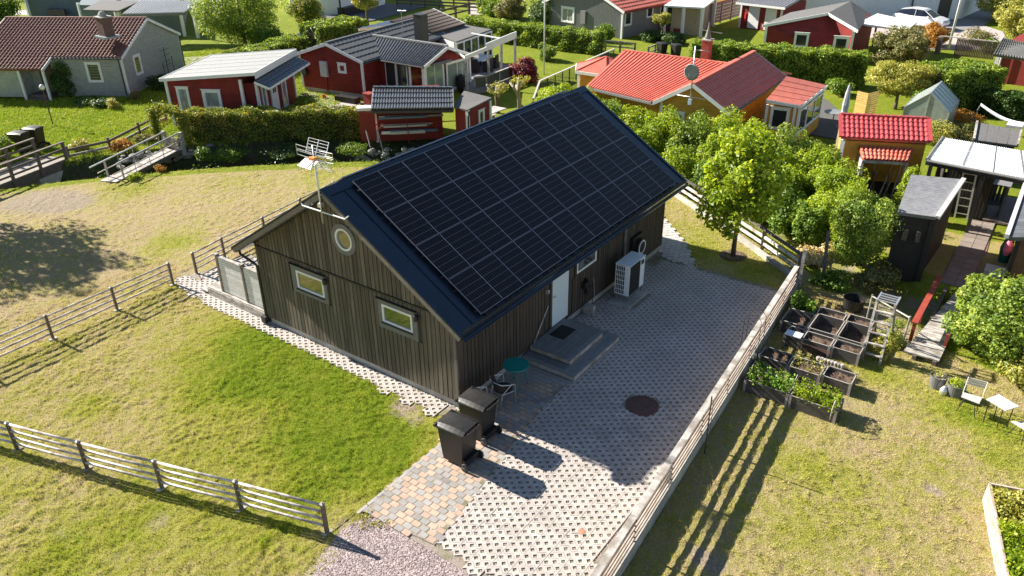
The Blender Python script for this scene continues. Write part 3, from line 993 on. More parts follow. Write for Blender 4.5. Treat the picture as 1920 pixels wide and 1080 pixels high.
# kerb stones along the lawn side of the block strip
km = block_mesh(0.30, 0.085, 'kerb_stone', M('kerb_grey', (0.33, 0.31, 0.30), 0.9, var=0.15, scale=10, objrand=0.1, coord='World'))
for k in range(10):
    x = -3.85+k*0.30
    o = bpy.data.objects.new('kerb_stone', km); COL.objects.link(o); o.parent = drv
    o.location = (x, -0.505+0.0*k, 0.0); o.rotation_euler = (0, 0, 0.02)
# slab path at the far end
PSL = M('pale_path_slab', (0.47, 0.43, 0.40), 0.9, var=0.12, scale=9, bump=0.2, objrand=0.12, coord='World')
path = thing('path', '', '', (12, 0, 0)); del path['label'], path['category']; path['kind'] = 'structure'
pp = block_mesh(0.21, 0.21, 'path_slab', PSL)
path_poly = [(10.45, -0.55), (10.55, -1.55), (12.0, -0.62), (13.75, 1.15), (15.2, 3.1), (14.6, 3.6), (12.5, 0.75), (11.2, 0.3)]
mb = MB(); mb.prism([(x-12*0, y) for x, y in path_poly], -0.1, 0.006); obj('path_bed', mb, JOINT, path, kind='structure')
for i in range(40, 78):
    for j in range(-10, 20):
        a = math.radians(45)
        x0, y0 = i*0.21-12, j*0.21+(0.105 if i % 2 else 0)
        x = 12+x0*math.cos(a)-y0*math.sin(a); y = 0.2+x0*math.sin(a)+y0*math.cos(a)
        if inside(path_poly, np.array([x]), np.array([y]))[0] and bool(in_frame(np.array([[x, y, 0.0]]), 20)[0]):
            o = bpy.data.objects.new('path_slab', pp); COL.objects.link(o); o.parent = path
            o.location = (x-12, y, rnd.uniform(-0.015, -0.008)); o.rotation_euler = (0, 0, a)

# gravel in front
grav_poly = [(-3.86, -0.72), (-3.66, -2.42), (-3.8, -5.6), (-9, -5.6), (-9, -1.2), (-6.1, -0.9), (-5.1, -0.7), (-4.5, -0.55)]
GRAVB = M('gravel_bed', (0.24, 0.19, 0.185), 0.95, var=0.5, scale=28, bump=1.0, bscale=60, col2=(0.20, 0.16, 0.15), c2scale=20, coord='World')
mb = MB(); mb.prism(grav_poly, -0.15, 0.012); obj('gravel_bed', mb, GRAVB, kind='structure')
def stones(n, poly, box, size, z, mat, name, label, seed, flat=0.6):
    r = np.random.default_rng(seed)
    x = r.uniform(box[0], box[1], n); y = r.uniform(box[2], box[3], n)
    k = inside(poly, x, y); P = np.stack([x, y, np.full(n, z)], 1); k &= in_frame(P, 30); P = P[k]; m = len(P)
    base = np.array([(1, 0, 0), (0, 1, 0), (-1, 0, 0), (0, -1, 0), (0, 0, 1), (0, 0, -1)], float)
    fs = np.array([(0, 1, 4), (1, 2, 4), (2, 3, 4), (3, 0, 4)])
    s = size*(0.5+r.random((m, 1, 1)))
    V = base[None]*s*(0.7+0.6*r.random((m, 6, 1)))
    V[:, :, 2] *= flat
    a = r.random(m)*6.28
    c, sn = np.cos(a)[:, None], np.sin(a)[:, None]
    V = np.stack([V[:, :, 0]*c-V[:, :, 1]*sn, V[:, :, 0]*sn+V[:, :, 1]*c, V[:, :, 2]], 2)+P[:, None]
    Fq = (np.arange(m)[:, None, None]*6+fs[None]).reshape(-1, 3)
    o = fast_mesh(name, V.reshape(-1, 3), Fq, mat)
    tag(o, label, 'gravel', kind='stuff')
    return o
def islandmat(name, cols, rough=0.9):
    m = bpy.data.materials.new(name); m.use_nodes = True; nt = m.node_tree
    g = nn(nt, 'ShaderNodeNewGeometry'); r = nn(nt, 'ShaderNodeValToRGB')
    el = r.color_ramp.elements
    while len(el) < len(cols): el.new(0.5)
    for i, c in enumerate(cols):
        el[i].position = i/(len(cols)-1); el[i].color = (*c, 1)
    nt.links.new(g.outputs['Random Per Island'], r.inputs[0]); nt.links.new(r.outputs[0], nt.nodes['Principled BSDF'].inputs['Base Color'])
    nt.nodes['Principled BSDF'].inputs['Roughness'].default_value = rough
    return m
GRAV = islandmat('pink_gravel_stones', [(0.15, 0.115, 0.115), (0.30, 0.235, 0.23), (0.38, 0.30, 0.295), (0.52, 0.45, 0.44)])
stones(42000, grav_poly, (-7.5, -3.6, -5.6, -0.5), 0.017, 0.016, GRAV, 'gravel', 'loose pink grey gravel in front of the block paving', 3)
stones(16000, [(-3.8, -5.5), (10.4, -4.6), (10.4, -0.1), (-3.8, -2.3)], (-3.7, 2.5, -5.5, -1.8), 0.012, 0.031, islandmat('hole_grit', [(0.16, 0.13, 0.11), (0.36, 0.30, 0.27), (0.50, 0.43, 0.40)]), 'gravel', 'grit lying in the holes of the grid pavers', 4)

PAV += [drive_poly[:5]+[(10.9, 0.0), (-0.02, 0.0), (-1.07, -0.50), (-3.86, -0.55)], strip_poly, patio_poly, path_poly, grav_poly, [(0, 0), (11, 0), (11, 7.2), (0, 7.2)]]
gr_l = lambda x, y: (y > -1.0) | (x < -3.9)
scatter_grass('grass', 520000, (-9, 0.6, -1.3, 14), 0.050, 0.012, 21, lambda x, y: (y > -0.62) | (x < -4.2), 'short patchy lawn between the two rail fences and the gable')
scatter_grass('grass', 330000, (-9, 17, 11.4, 31), 0.050, 0.020, 22, lambda x, y: (ditch_dist(x, y) > 0.85) & ~((x*0.72+y*0.69) > 21.5), 'dry meadow grass behind the house and down into the ditch')
scatter_grass('grass', 360000, (-3, 12.5, -14, -4.8), 0.045, 0.013, 23, lambda x, y: y < wall_y(x)-0.1, 'yellowish lawn in the yard below the retaining wall')
scatter_grass('grass', 60000, (9.6, 17, -5.0, 4), 0.05, 0.018, 24, lambda x, y: (y > wall_y(x)+0.1), 'small lawn round the young tree')
scatter_grass('grass', 260000, (1, 24, 24, 44), 0.085, 0.035, 25, lambda x, y: (ditch_dist(x, y) > 0.9) & ((x*0.72+y*0.69) > 21.5), 'fresh green lawn in front of the grey green house')
# taller tufts along the ditch edge
r = np.random.default_rng(5)

# ------------------------------------------------------------------ the main house
TAN = math.tan(math.radians(32.287)); CT = math.cos(math.atan(TAN)); ST = math.sin(math.atan(TAN))
HW, HL, YR, HR = 7.234, 11.009, 3.638, 5.128
OVG, OVF, OVE, YL = 0.405, 0.55, 0.513, 7.79
house = thing('house', 'dark brown timber house with black sheet roof carrying solar panels', 'house', (0, 0, 0))
def rz(y, off=0.0):
    return HR-TAN*abs(y-YR)+off
TH = 0.17
ztop = lambda y: rz(y)-TH-0.02
# body walls
mb = MB()
for (x0, x1) in ((0.0, 0.12), (HL-0.12, HL)):
    pts = [(0, 0.22), (HW, 0.22), (HW, ztop(HW)), (YR, ztop(YR)), (0, ztop(0))]
    vs = [(x0, y, z) for y, z in pts]+[(x1, y, z) for y, z in pts]
    mb.add(vs, [(0, 1, 2, 3, 4), (9, 8, 7, 6, 5)]+[(i, (i+1) % 5, 5+(i+1) % 5, 5+i) for i in range(5)])
mb.box(0.12, HL-0.12, 0.0, 0.12, 0.22, ztop(0))
mb.box(0.12, HL-0.12, HW-0.12, HW, 0.22, ztop(HW))
obj('wall', mb, HOUSEWOODD, house)
mb = MB(); mb.box(0.02, HL-0.02, 0.02, HW-0.02, -0.2, 0.219)
obj('foundation', mb, CONC, house)
# gable boards (vertical), split at the drip strip
ZS = 2.60
wins = [(4.40, 5.80, 1.56, 2.46), (1.20, 2.52, 1.57, 2.42)]
def gable_piece(y0, y1, z0, z1a, z1b, x, th):
    m = MB()
    m.add([(x, y0, z0), (x, y1, z0), (x, y1, z1b), (x, y0, z1a), (x-th, y0, z0), (x-th, y1, z0), (x-th, y1, z1b), (x-th, y0, z1a)],
          [(0, 1, 2, 3), (7, 6, 5, 4), (0, 4, 5, 1), (1, 5, 6, 2), (2, 6, 7, 3), (3, 7, 4, 0)])
    return m
bw, pitch = 0.122, 0.146
y = 0.06
while y < HW-0.1:
    y1 = y+bw
    zt0, zt1 = min(ztop(y), 9), min(ztop(y1), 9)
    zl = min(ZS, zt0, zt1)
    segs = [(0.245, None)]
    parts_ = []
    hit = [w for w in wins if y1 > w[0] and y < w[1]]
    if hit:
        parts_.append((0.245, hit[0][2]-0.0, hit[0][2])); parts_.append((hit[0][3], zl, zl))
    else:
        parts_.append((0.245, zl if zl < ZS else ZS, zl if zl < ZS else ZS))
        if zl < ZS: parts_[-1] = (0.245, zt0, zt1)
    for (a, b, c) in parts_:
        if b-a > 0.03: obj('board', gable_piece(y, y1, a, b, c, -0.002, 0.028+rnd.uniform(0, 0.004)), HOUSEWOOD, house)
    if zl >= ZS and zt0 > ZS+0.05:
        # leave the porthole free
        yc, zc, rr = 3.485, 3.745, 0.30
        m = (y+y1)/2
        if abs(m-yc) < rr+0.04:
            hh = math.sqrt(max(0, (rr+0.03)**2-(m-yc)**2))
            if zc-hh > ZS+0.06: obj('board', gable_piece(y, y1, ZS+0.02, zc-hh, zc-hh, -0.016, 0.030), HOUSEWOOD, house)
            if zt0 > zc+hh: obj('board', gable_piece(y, y1, zc+hh, zt0, zt1, -0.016, 0.030), HOUSEWOOD, house)
        else:
            obj('board', gable_piece(y, y1, ZS+0.02, zt0, zt1, -0.016, 0.028+rnd.uniform(0, 0.004)), HOUSEWOOD, house)
    y += pitch
mb = MB(); mb.box(-0.075, -0.001, 0.72, HW+0.02, ZS-0.03, ZS+0.016); obj('drip_strip', mb, BLACKM, house)
for (a, b) in ((-0.035, 0.075), (HW-0.07, HW+0.035)):
    mb = MB(); mb.box(-0.048, -0.004, a, b, 0.245, ztop(min(max(a, 0), HW))-0.06); obj('corner_board', mb, GREYTRIM if a < 0 else HOUSEWOOD, house)
# long side boards
door_x = (4.02, 5.0); win_x = (5.36, 6.46, 1.52, 2.08)
x = 0.06
while x < HL-0.08:
    x1 = x+bw
    zt = ztop(0)-0.005
    segs = [(0.245, zt)]
    if x1 > door_x[0]-0.06 and x < door_x[1]+0.06: segs = [(0.245, 0.34), (2.36, zt)]
    if x1 > win_x[0]-0.08 and x < win_x[1]+0.08: segs = [(0.245, win_x[2]-0.09), (win_x[3]+0.06, zt)]
    for a, b in segs:
        if b-a > 0.03:
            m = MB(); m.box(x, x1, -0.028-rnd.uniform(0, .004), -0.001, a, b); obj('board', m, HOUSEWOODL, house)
    x += pitch
for (a, b) in ((-0.05, 0.06), (HL-0.06, HL+0.05)):
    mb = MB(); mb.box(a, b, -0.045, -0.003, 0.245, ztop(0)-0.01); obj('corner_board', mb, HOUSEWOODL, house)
# windows of the gable
def gable_window(y0, y1, z0, z1, cy0, cy1, cz0, cz1):
    f = MB()
    t = 0.06
    xo, xi = -0.055, 0.03
    f.box(xo, xi, y0, y1, z0, z0+t); f.box(xo, xi, y0, y1, z1-t, z1); f.box(xo, xi, y0, y0+t, z0+t, z1-t); f.box(xo, xi, y1-t, y1, z0+t, z1-t)
    w = obj('window', f, WHITE, house)
    p = MB(); p.box(-0.03, -0.02, y0+t, y1-t, z0+t, z1-t); obj('pane', p, COATG, w)
    c = MB(); c.box(-0.05, -0.004, cy0, y0, cz0, cz1); c.box(-0.05, -0.004, y1, cy1, cz0, cz1); c.box(-0.0495, -0.004, y0, y1, z1, cz1); c.box(-0.0495, -0.004, y0, y1, cz0, z0)
    obj('casing', c, GREYTRIM, w)
    s = MB(); s.box(-0.11, -0.03, y0-0.02, y1+0.02, z0-0.022, z0-0.004); s.box(-0.10, -0.03, cy0-0.02, cy1+0.02, cz1, cz1+0.02); obj('sill', s, BLACKM, w)
    h = MB(); h.lathe([(0.055, 0), (0.06, 0.02), (0.06, 0.14), (0.03, 0.17)], (-0.11, cy0-0.02, cz1-0.20), 12); 
    return w, h
w1, h1 = gable_window(4.52, 5.60, 1.74, 2.29, 4.40, 5.80, 1.58, 2.44)
w2, h2 = gable_window(1.36, 2.38, 1.77, 2.28, 1.20, 2.52, 1.58, 2.42)
tag(obj('wall_lamp', h1, BLACKM), 'black wall lamp beside the gable window nearer the plank screen', 'lamp')
tag(obj('wall_lamp', h2, BLACKM), 'black wall lamp beside the gable window nearer the wheelie bins', 'lamp')
# porthole
def ring(mb, c, r0, r1, x0, x1, n=28):
    vs, fs = [], []
    for k in range(n):
        t = 2*math.pi*k/n
        for (r_, xx) in ((r0, x0), (r1, x0), (r1, x1), (r0, x1)):
            vs.append((xx, c[1]+r_*math.cos(t), c[2]+r_*math.sin(t)))
    for k in range(n):
        a, b = k*4, ((k+1) % n)*4
        for q in range(4):
            fs.append((a+q, a+(q+1) % 4, b+(q+1) % 4, b+q))
    mb.add(vs, fs)
mb = MB(); ring(mb, (0, 3.485, 3.745), 0.30, 0.425, -0.065, -0.003); port = obj('round_window', mb, GREYTRIM, house)
mb = MB(); ring(mb, (0, 3.485, 3.745), 0.25, 0.30, -0.07, 0.0); obj('frame', mb, WHITE, port)
mb = MB(); mb.lathe([(0.255, 0.0), (0.255, 0.008)], (-0.03, 3.485, 3.745), 28, 'x'); obj('pane', mb, COATG, port)
# door
mb = MB(); mb.box(door_x[0]+0.06, door_x[1]-0.06, -0.03, 0.01, 0.36, 2.3); dr = obj('door', mb, M('pale_blue_white_door', (0.62, 0.70, 0.74), 0.45, var=0.03, coord='World'), house)
mb = MB(); mb.tube([(4.13, -0.03, 1.32), (4.13, -0.08, 1.32), (4.25, -0.08, 1.32)], 0.011, 8); obj('handle', mb, GALV, dr)
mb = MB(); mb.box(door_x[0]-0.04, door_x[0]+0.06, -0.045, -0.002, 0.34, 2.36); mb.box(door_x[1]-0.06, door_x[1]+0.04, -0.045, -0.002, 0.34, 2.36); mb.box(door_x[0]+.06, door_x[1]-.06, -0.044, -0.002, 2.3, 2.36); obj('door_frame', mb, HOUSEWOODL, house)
# side window
f = MB(); t = 0.055; a, b, c, d = win_x
f.box(a, b, -0.05, 0.03, c, c+t); f.box(a, b, -0.05, 0.03, d-t, d); f.box(a, a+t, -0.05, 0.03, c+t, d-t); f.box(b-t, b, -0.05, 0.03, c+t, d-t)
w3 = obj('window', f, WHITE, house)
p = MB(); p.box(a+t, b-t, -0.03, -0.02, c+t, d-t); obj('pane', p, COATG, w3)
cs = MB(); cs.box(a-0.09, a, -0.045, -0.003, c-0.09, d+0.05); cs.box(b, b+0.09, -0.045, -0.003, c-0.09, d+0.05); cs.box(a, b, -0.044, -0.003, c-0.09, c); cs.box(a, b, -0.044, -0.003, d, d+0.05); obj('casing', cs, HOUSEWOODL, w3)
# roof slabs
x0r, x1r = -OVG, HL+OVF
def rp(x, y, off=0.0):
    s = 1 if y < YR else -1
    return (x, y-off*ST*s, rz(y)+off*CT)
mb = MB()
mb.slab([rp(x0r, -OVE), rp(x1r, -OVE), rp(x1r, YR), rp(x0r, YR)], TH)
mb.slab([rp(x0r, YL), rp(x1r, YL), (x1r, YR, HR-0.001), (x0r, YR, HR-0.001)], TH)
rf = obj('roof', mb, DARKMETAL, house)
mb = MB()
for k in range(25):
    xx = x0r+0.03+k*0.497
    for (ya, yb) in ((-OVE+0.01, YR-0.06), (YL-0.01, YR+0.06)):
        mb.bar(rp(xx, ya, 0.012), rp(xx, yb, 0.012), 0.022, 0.028, (0, 0, 1))
obj('seams', mb, DARKMETAL, rf)
mb = MB(); mb.slab([rp(x0r-0.01, YR-0.20, 0.03), rp(x1r+0.01, YR-0.20, 0.03), (x1r+0.01, YR, HR+0.045), (x0r-0.01, YR, HR+0.045)], 0.012)
mb.slab([rp(x0r-0.01, YR+0.20, 0.03), rp(x1r+0.01, YR+0.20, 0.03), (x1r+0.01, YR, HR+0.046), (x0r-0.01, YR, HR+0.046)], 0.012); obj('ridge_cap', mb, DARKMETAL, rf)
LIGHTEDGE = M('weathered_verge_board', (0.15, 0.135, 0.115), 0.6, var=0.25, scale=6, coord='World')
for (xe, s) in ((x0r, -1), (x1r, 1)):
    for (ya, nm) in ((-OVE, 'a'), (YL, 'b')):
        mb = MB()
        mb.bar(rp(xe+s*0.02, ya, -0.085), (xe+s*0.02, YR, HR-0.085/CT), 0.035, 0.12, (0, 0, 1))
        obj('verge_board', mb, LIGHTEDGE, rf)
        mb = MB()
        mb.bar(rp(xe+s*0.0, ya, 0.02), (xe+s*0.0, YR, HR+0.02/CT), 0.10, 0.03, (0, 0, 1))
        obj('verge_cap', mb, DARKMETAL, rf)
# gutters
for (yy, s, nm) in ((-OVE-0.065, -1, 0), (YL+0.065, 1, 1)):
    mb = MB(); ze = rz(-OVE if s < 0 else YL)-0.09
    n = 8; vs = []; fs = []
    for xi in (x0r+0.02, x1r-0.02):
        for k in range(n+1):
            a = math.pi+math.pi*k/n
            vs.append((xi, yy+0.062*math.cos(a), ze+0.062*math.sin(a)+0.04))
        for k in range(n+1):
            a = 2*math.pi-math.pi*k/n
            vs.append((xi, yy+0.054*math.cos(a), ze+0.054*math.sin(a)+0.04))
    m = 2*(n+1)
    for k in range(m): fs.append((k, (k+1) % m, m+(k+1) % m, m+k))
    fs.append(tuple(range(m))); fs.append(tuple(range(m, 2*m)))
    mb.add(vs, fs)
    obj('gutter', mb, DARKMETAL, house)
mb = MB(); mb.box(x0r+0.05, x1r-0.05, -OVE+0.01, -0.05, rz(0)-TH-0.11, rz(0)-TH-0.09); mb.v = mb.v
obj('soffit', mb, HOUSEWOODD, house)
mb = MB(); mb.tube([(-0.18, YL+0.06, 2.36), (-0.18, YL+0.04, 2.2), (-0.14, HW+0.12, 2.05), (-0.08, HW+0.05, 1.95), (-0.08, HW+0.05, 0.24), (-0.14, HW+0.05, 0.1)], 0.04, 10)
mb.box(-0.2, 0.0, HW-0.02, HW+0.16, 0.1, 0.3); obj('downpipe', mb, BLACKM, house, smooth=False)
mb = MB(); mb.tube([(8.19, -0.075, 0.25), (8.19, -0.075, 2.3), (8.19, -0.3, 2.42)], 0.045, 10); obj('downpipe', mb, GALV, house, smooth=True, label='pale galvanised downpipe')
# solar panels on the visible slope, and the top row of the far slope
def cellmat():
    m = bpy.data.materials.new('solar_cells'); m.use_nodes = True; nt = m.node_tree; L = nt.links.new
    b = nt.nodes['Principled BSDF']
    tc = nn(nt, 'ShaderNodeTexCoord'); sp = nn(nt, 'ShaderNodeSeparateXYZ'); L(tc.outputs['UV'], sp.inputs[0])
    def lines(src, n, w):
        mu = nn(nt, 'ShaderNodeMath', operation='MULTIPLY'); mu.inputs[1].default_value = n; L(src, mu.inputs[0])
        fr = nn(nt, 'ShaderNodeMath', operation='FRACT'); L(mu.outputs[0], fr.inputs[0])
        s = nn(nt, 'ShaderNodeMath', operation='SUBTRACT'); L(fr.outputs[0], s.inputs[0]); s.inputs[1].default_value = 0.5
        ab = nn(nt, 'ShaderNodeMath', operation='ABSOLUTE'); L(s.outputs[0], ab.inputs[0])
        g = nn(nt, 'ShaderNodeMath', operation='GREATER_THAN'); L(ab.outputs[0], g.inputs[0]); g.inputs[1].default_value = 0.5-w
        return g.outputs[0]
    a = lines(sp.outputs[0], 20, 0.035); c = lines(sp.outputs[1], 6, 0.022)
    mx = nn(nt, 'ShaderNodeMath', operation='MULTIPLY_ADD'); L(a, mx.inputs[0]); mx.inputs[1].default_value = 0.55; L(c, mx.inputs[2])
    cl = nn(nt, 'ShaderNodeMath', operation='MINIMUM'); L(mx.outputs[0], cl.inputs[0]); cl.inputs[1].default_value = 1.0
    mid = nn(nt, 'ShaderNodeMath', operation='SUBTRACT'); L(sp.outputs[0], mid.inputs[0]); mid.inputs[1].default_value = 0.5
    ma = nn(nt, 'ShaderNodeMath', operation='ABSOLUTE'); L(mid.outputs[0], ma.inputs[0])
    ml = nn(nt, 'ShaderNodeMath', operation='LESS_THAN'); L(ma.outputs[0], ml.inputs[0]); ml.inputs[1].default_value = 0.0045
    oi = nn(nt, 'ShaderNodeObjectInfo')
    mc = nn(nt, 'ShaderNodeMix', data_type='RGBA'); L(cl.outputs[0], mc.inputs[0]); mc.inputs[6].default_value = (0.010, 0.010, 0.014, 1); mc.inputs[7].default_value = (0.17, 0.17, 0.19, 1)
    m2 = nn(nt, 'ShaderNodeMix', data_type='RGBA'); L(ml.outputs[0], m2.inputs[0]); L(mc.outputs[2], m2.inputs[6]); m2.inputs[7].default_value = (0.42, 0.42, 0.46, 1)
    L(m2.outputs[2], b.inputs['Base Color'])
    b.inputs['Roughness'].default_value = 0.3; b.inputs['Specular IOR Level'].default_value = 0.16
    b.inputs['Coat Weight'].default_value = 0.0
    return m
CELLS = cellmat()
FRAME = M('silver_panel_frame', (0.32, 0.32, 0.37), 0.35, metal=0.6, var=0.05)
PWd, PHt, PT = 1.722, 1.134, 0.035
pf = bpy.data.meshes.new('frame'); f = MB(); t = 0.008
f.box(0, PWd, 0, t, 0, PT); f.box(0, PWd, PHt-t, PHt, 0, PT); f.box(0, t, t, PHt-t, 0, PT); f.box(PWd-t, PWd, t, PHt-t, 0, PT)
pf.from_pydata(f.v, [], f.f); pf.update(); pf.materials.append(FRAME)
pg = bpy.data.meshes.new('cell_sheet'); pg.from_pydata([(t, t, PT-0.004), (PWd-t, t, PT-0.004), (PWd-t, PHt-t, PT-0.004), (t, PHt-t, PT-0.004), (t, t, 0.002), (PWd-t, t, 0.002), (PWd-t, PHt-t, 0.002), (t, PHt-t, 0.002)], [], [(0, 1, 2, 3), (7, 6, 5, 4)]); pg.update()
uv = pg.uv_layers.new(name='UVMap')
for i, q in enumerate([(0, 0), (1, 0), (1, 1), (0, 1), (0, 0), (1, 0), (1, 1), (0, 1)]): uv.data[i].uv = q
pg.materials.append(CELLS)
def panel(i, j, side):
    s = 0.138+j*1.154
    e = bpy.data.objects.new('solar_panel', pf); COL.objects.link(e); e.parent = house
    ang = math.atan(TAN)
    if side > 0:
        yy = YR-(s+1.144)*CT; zz = HR-(s+1.144)*ST
        e.location = (0.407+i*1.742+0.01, yy-0.10*ST, zz+0.10*CT); e.rotation_euler = (ang, 0, 0)
    else:
        yy = YR+(s)*CT; zz = HR-s*ST
        e.location = (0.407+i*1.742+0.01, yy+0.10*ST, zz+0.10*CT); e.rotation_euler = (-ang, 0, 0)
    g = bpy.data.objects.new('cell_sheet', pg); COL.objects.link(g); g.parent = e
for j in range(4):
    for i in range(6): panel(i, j, 1)
for i in range(6): panel(i, 0, -1)
mb = MB()
for k in range(24):
    xx = 0.6+k*0.437
    s = 0.138+4*1.154
    y_, z_ = YR-(s+0.04)*CT, HR-(s+0.04)*ST
    mb.bar((xx, y_+0.03, z_+0.09), (xx, y_-0.035, z_+0.04), 0.03, 0.05)
for j in range(4):
    for q in (0.25, 0.85):
        s = 0.138+(j+q)*1.154
        mb.bar((0.38, YR-s*CT-0.05*ST, HR-s*ST+0.05*CT), (10.9, YR-s*CT-0.05*ST, HR-s*ST+0.05*CT), 0.04, 0.04)
obj('panel_rails', mb, BLACKM, house)

# ------------------------------------------------------------------ things round the house
# steps
st = thing('entrance_steps', 'two tier grey deck board steps below the pale front door', 'steps', (2.6, -1.7, 0))
def planks_x(parent, x0, x1, y0, y1, z, n, mat=DECKGREY, th=0.028, nm='plank'):
    w = (y1-y0)/n
    for k in range(n):
        m = MB(); m.box(x0, x1, y0+k*w+0.003, y0+(k+1)*w-0.003, z-th, z); obj(nm, m, mat, parent)
def planks_y(parent, x0, x1, y0, y1, z, n, mat=DECKGREY, th=0.028, nm='plank'):
    w = (x1-x0)/n
    for k in range(n):
        m = MB(); m.box(x0+k*w+0.003, x0+(k+1)*w-0.003, y0, y1, z-th, z); obj(nm, m, mat, parent)
planks_x(st, 2.58, 5.03, -1.72, -1.33, 0.20, 3)
planks_y(st, 2.58, 2.96, -1.327, -0.06, 0.20, 3)
planks_y(st, 4.72, 5.03, -1.327, -0.06, 0.20, 2)
planks_x(st, 2.96, 4.72, -1.36, -0.055, 0.36, 9)
m = MB(); m.box(2.60, 5.01, -1.70, -1.675, 0.0, 0.171); m.box(2.60, 2.625, -1.675, -0.06, 0.0, 0.171); m.box(4.985, 5.01, -1.675, -0.06, 0.0, 0.171)
m.box(2.98, 4.70, -1.34, -1.315, 0.203, 0.331); m.box(2.98, 3.005, -1.315, -0.06, 0.203, 0.331); m.box(4.675, 4.70, -1.315, -0.06, 0.203, 0.331); obj('riser', m, GREYWOOD, st)
m = MB(); m.box(3.72, 4.36, -0.66, -0.20, 0.363, 0.378); tag(obj('doormat', m, M('black_rubber_mat', (0.012, 0.012, 0.013), 0.9, var=0.4, scale=60, bump=0.5)), 'black rubber doormat on the upper entrance step', 'doormat')
m = MB(); m.tube([(3.10, -0.10, 0.37), (3.85, -0.06, 1.18)], 0.018, 8); tag(obj('wooden_pole', m, GREYWOOD, smooth=True), 'thin wooden pole leaning on the wall left of the door', 'pole')
m = MB(); m.box(3.72, 3.80, -0.10, -0.03, 1.62, 1.74); m.lathe([(0.03, -0.03), (0.035, 0.05), (0.02, 0.08)], (3.76, -0.12, 1.66), 10); tag(obj('door_lamp', m, GALV), 'small metal lamp on the wall left of the pale door', 'lamp')

# wheelie bins
def bin_parts(t, plain=False):
    mb = MB()
    w, d, h = 0.60, 0.70, 0.96
    vs = []
    for (z, kx, ky) in ((0.06, 0.78, 0.74), (0.30, 0.84, 0.82), (h-0.06, 0.97, 0.96), (h-0.06, 1.02, 1.02), (h, 1.02, 1.02)):
        for (a, b) in ((-1, -1), (1, -1), (1, 1), (-1, 1)):
            vs.append((a*w/2*kx, b*d/2*ky+0.02*(1-ky), z))
    fs = [(3, 2, 1, 0)]
    for k in range(4):
        for q in range(4): fs.append((k*4+q, k*4+(q+1) % 4, k*4+4+(q+1) % 4, k*4+4+q))
    fs.append((16, 17, 18, 19)); mb.add(vs, fs)
    mb.box(-0.24, 0.24, -d/2-0.03, -d/2+0.06, 0.10, 0.24)
    obj('body', mb, BLACKP, t, world=False)
    # lid, hinge side at -y
    mb = MB(); n = 7; vs = []; fs = []
    for i in range(n):
        v = i/(n-1); yy = -d/2-0.02+v*(d+0.09); z = h+0.01+0.05*math.sin(math.pi*min(1, v*0.86+0.12))**0.7
        for xx, dz in ((-w/2-0.03, -0.035), (-w/2+0.03, 0.0), (-w/2+0.09, 0.022), (w/2-0.09, 0.022), (w/2-0.03, 0.0), (w/2+0.03, -0.035)):
            vs.append((xx, yy, z+dz))
    for i in range(n-1):
        for k in range(5): fs.append((i*6+k, i*6+k+1, i*6+7+k, i*6+6+k))
    mb.add(vs, fs)
    b0 = len(vs)
    mb.box(-w/2-0.028, w/2+0.028, d/2+0.02, d/2+0.07, h-0.03, h+0.04)
    mb.box(-w/2-0.028, -w/2-0.012, -d/2, d/2+0.03, h-0.02, h+0.03); mb.box(w/2+0.012, w/2+0.028, -d/2, d/2+0.03, h-0.02, h+0.03)
    obj('lid', mb, BLACKP, t, world=False)
    mb = MB(); mb.tube([(-0.2, -d/2-0.10, h+0.03), (0.2, -d/2-0.10, h+0.03)], 0.016, 8); mb.bar((-0.2, -d/2-0.10, h+0.03), (-0.2, -d/2+0.0, h), 0.03, 0.03); mb.bar((0.2, -d/2-0.10, h+0.03), (0.2, -d/2, h), 0.03, 0.03)
    obj('handle', mb, BLACKP, t, world=False)
    for s in (-1, 1):
        mb = MB(); mb.lathe([(0.06, -0.025), (0.10, -0.025), (0.105, 0.0), (0.10, 0.025), (0.06, 0.025)], (s*(w/2-0.02), -d/2-0.02, 0.105), 20, 'x')
        wh = obj('wheel', mb, BLACKM, t, world=False)
        mb = MB()
        for k in range(6):
            a = k*math.pi/3
            x_ = s*(w/2+0.008)
            mb.bar((x_, -d/2-0.02, 0.105), (x_, -d/2-0.02+0.085*math.cos(a), 0.105+0.085*math.sin(a)), 0.014, 0.008)
        obj('spokes', mb, GREYTRIM, wh, world=False)
b1 = thing('wheelie_bin', 'black wheelie bin standing in the sun at the corner of the lawn', 'wheelie bin', (-1.46, -1.17, 0.048), math.radians(2), group='black wheelie bins')
bin_parts(b1)
b1.scale = (1.0, 1.0, 1.02)
b2 = dup(b1, (-0.51, -0.99, 0.048), math.radians(1), 'black wheelie bin half hiding the steel chair by the house corner', 'black wheelie bins')

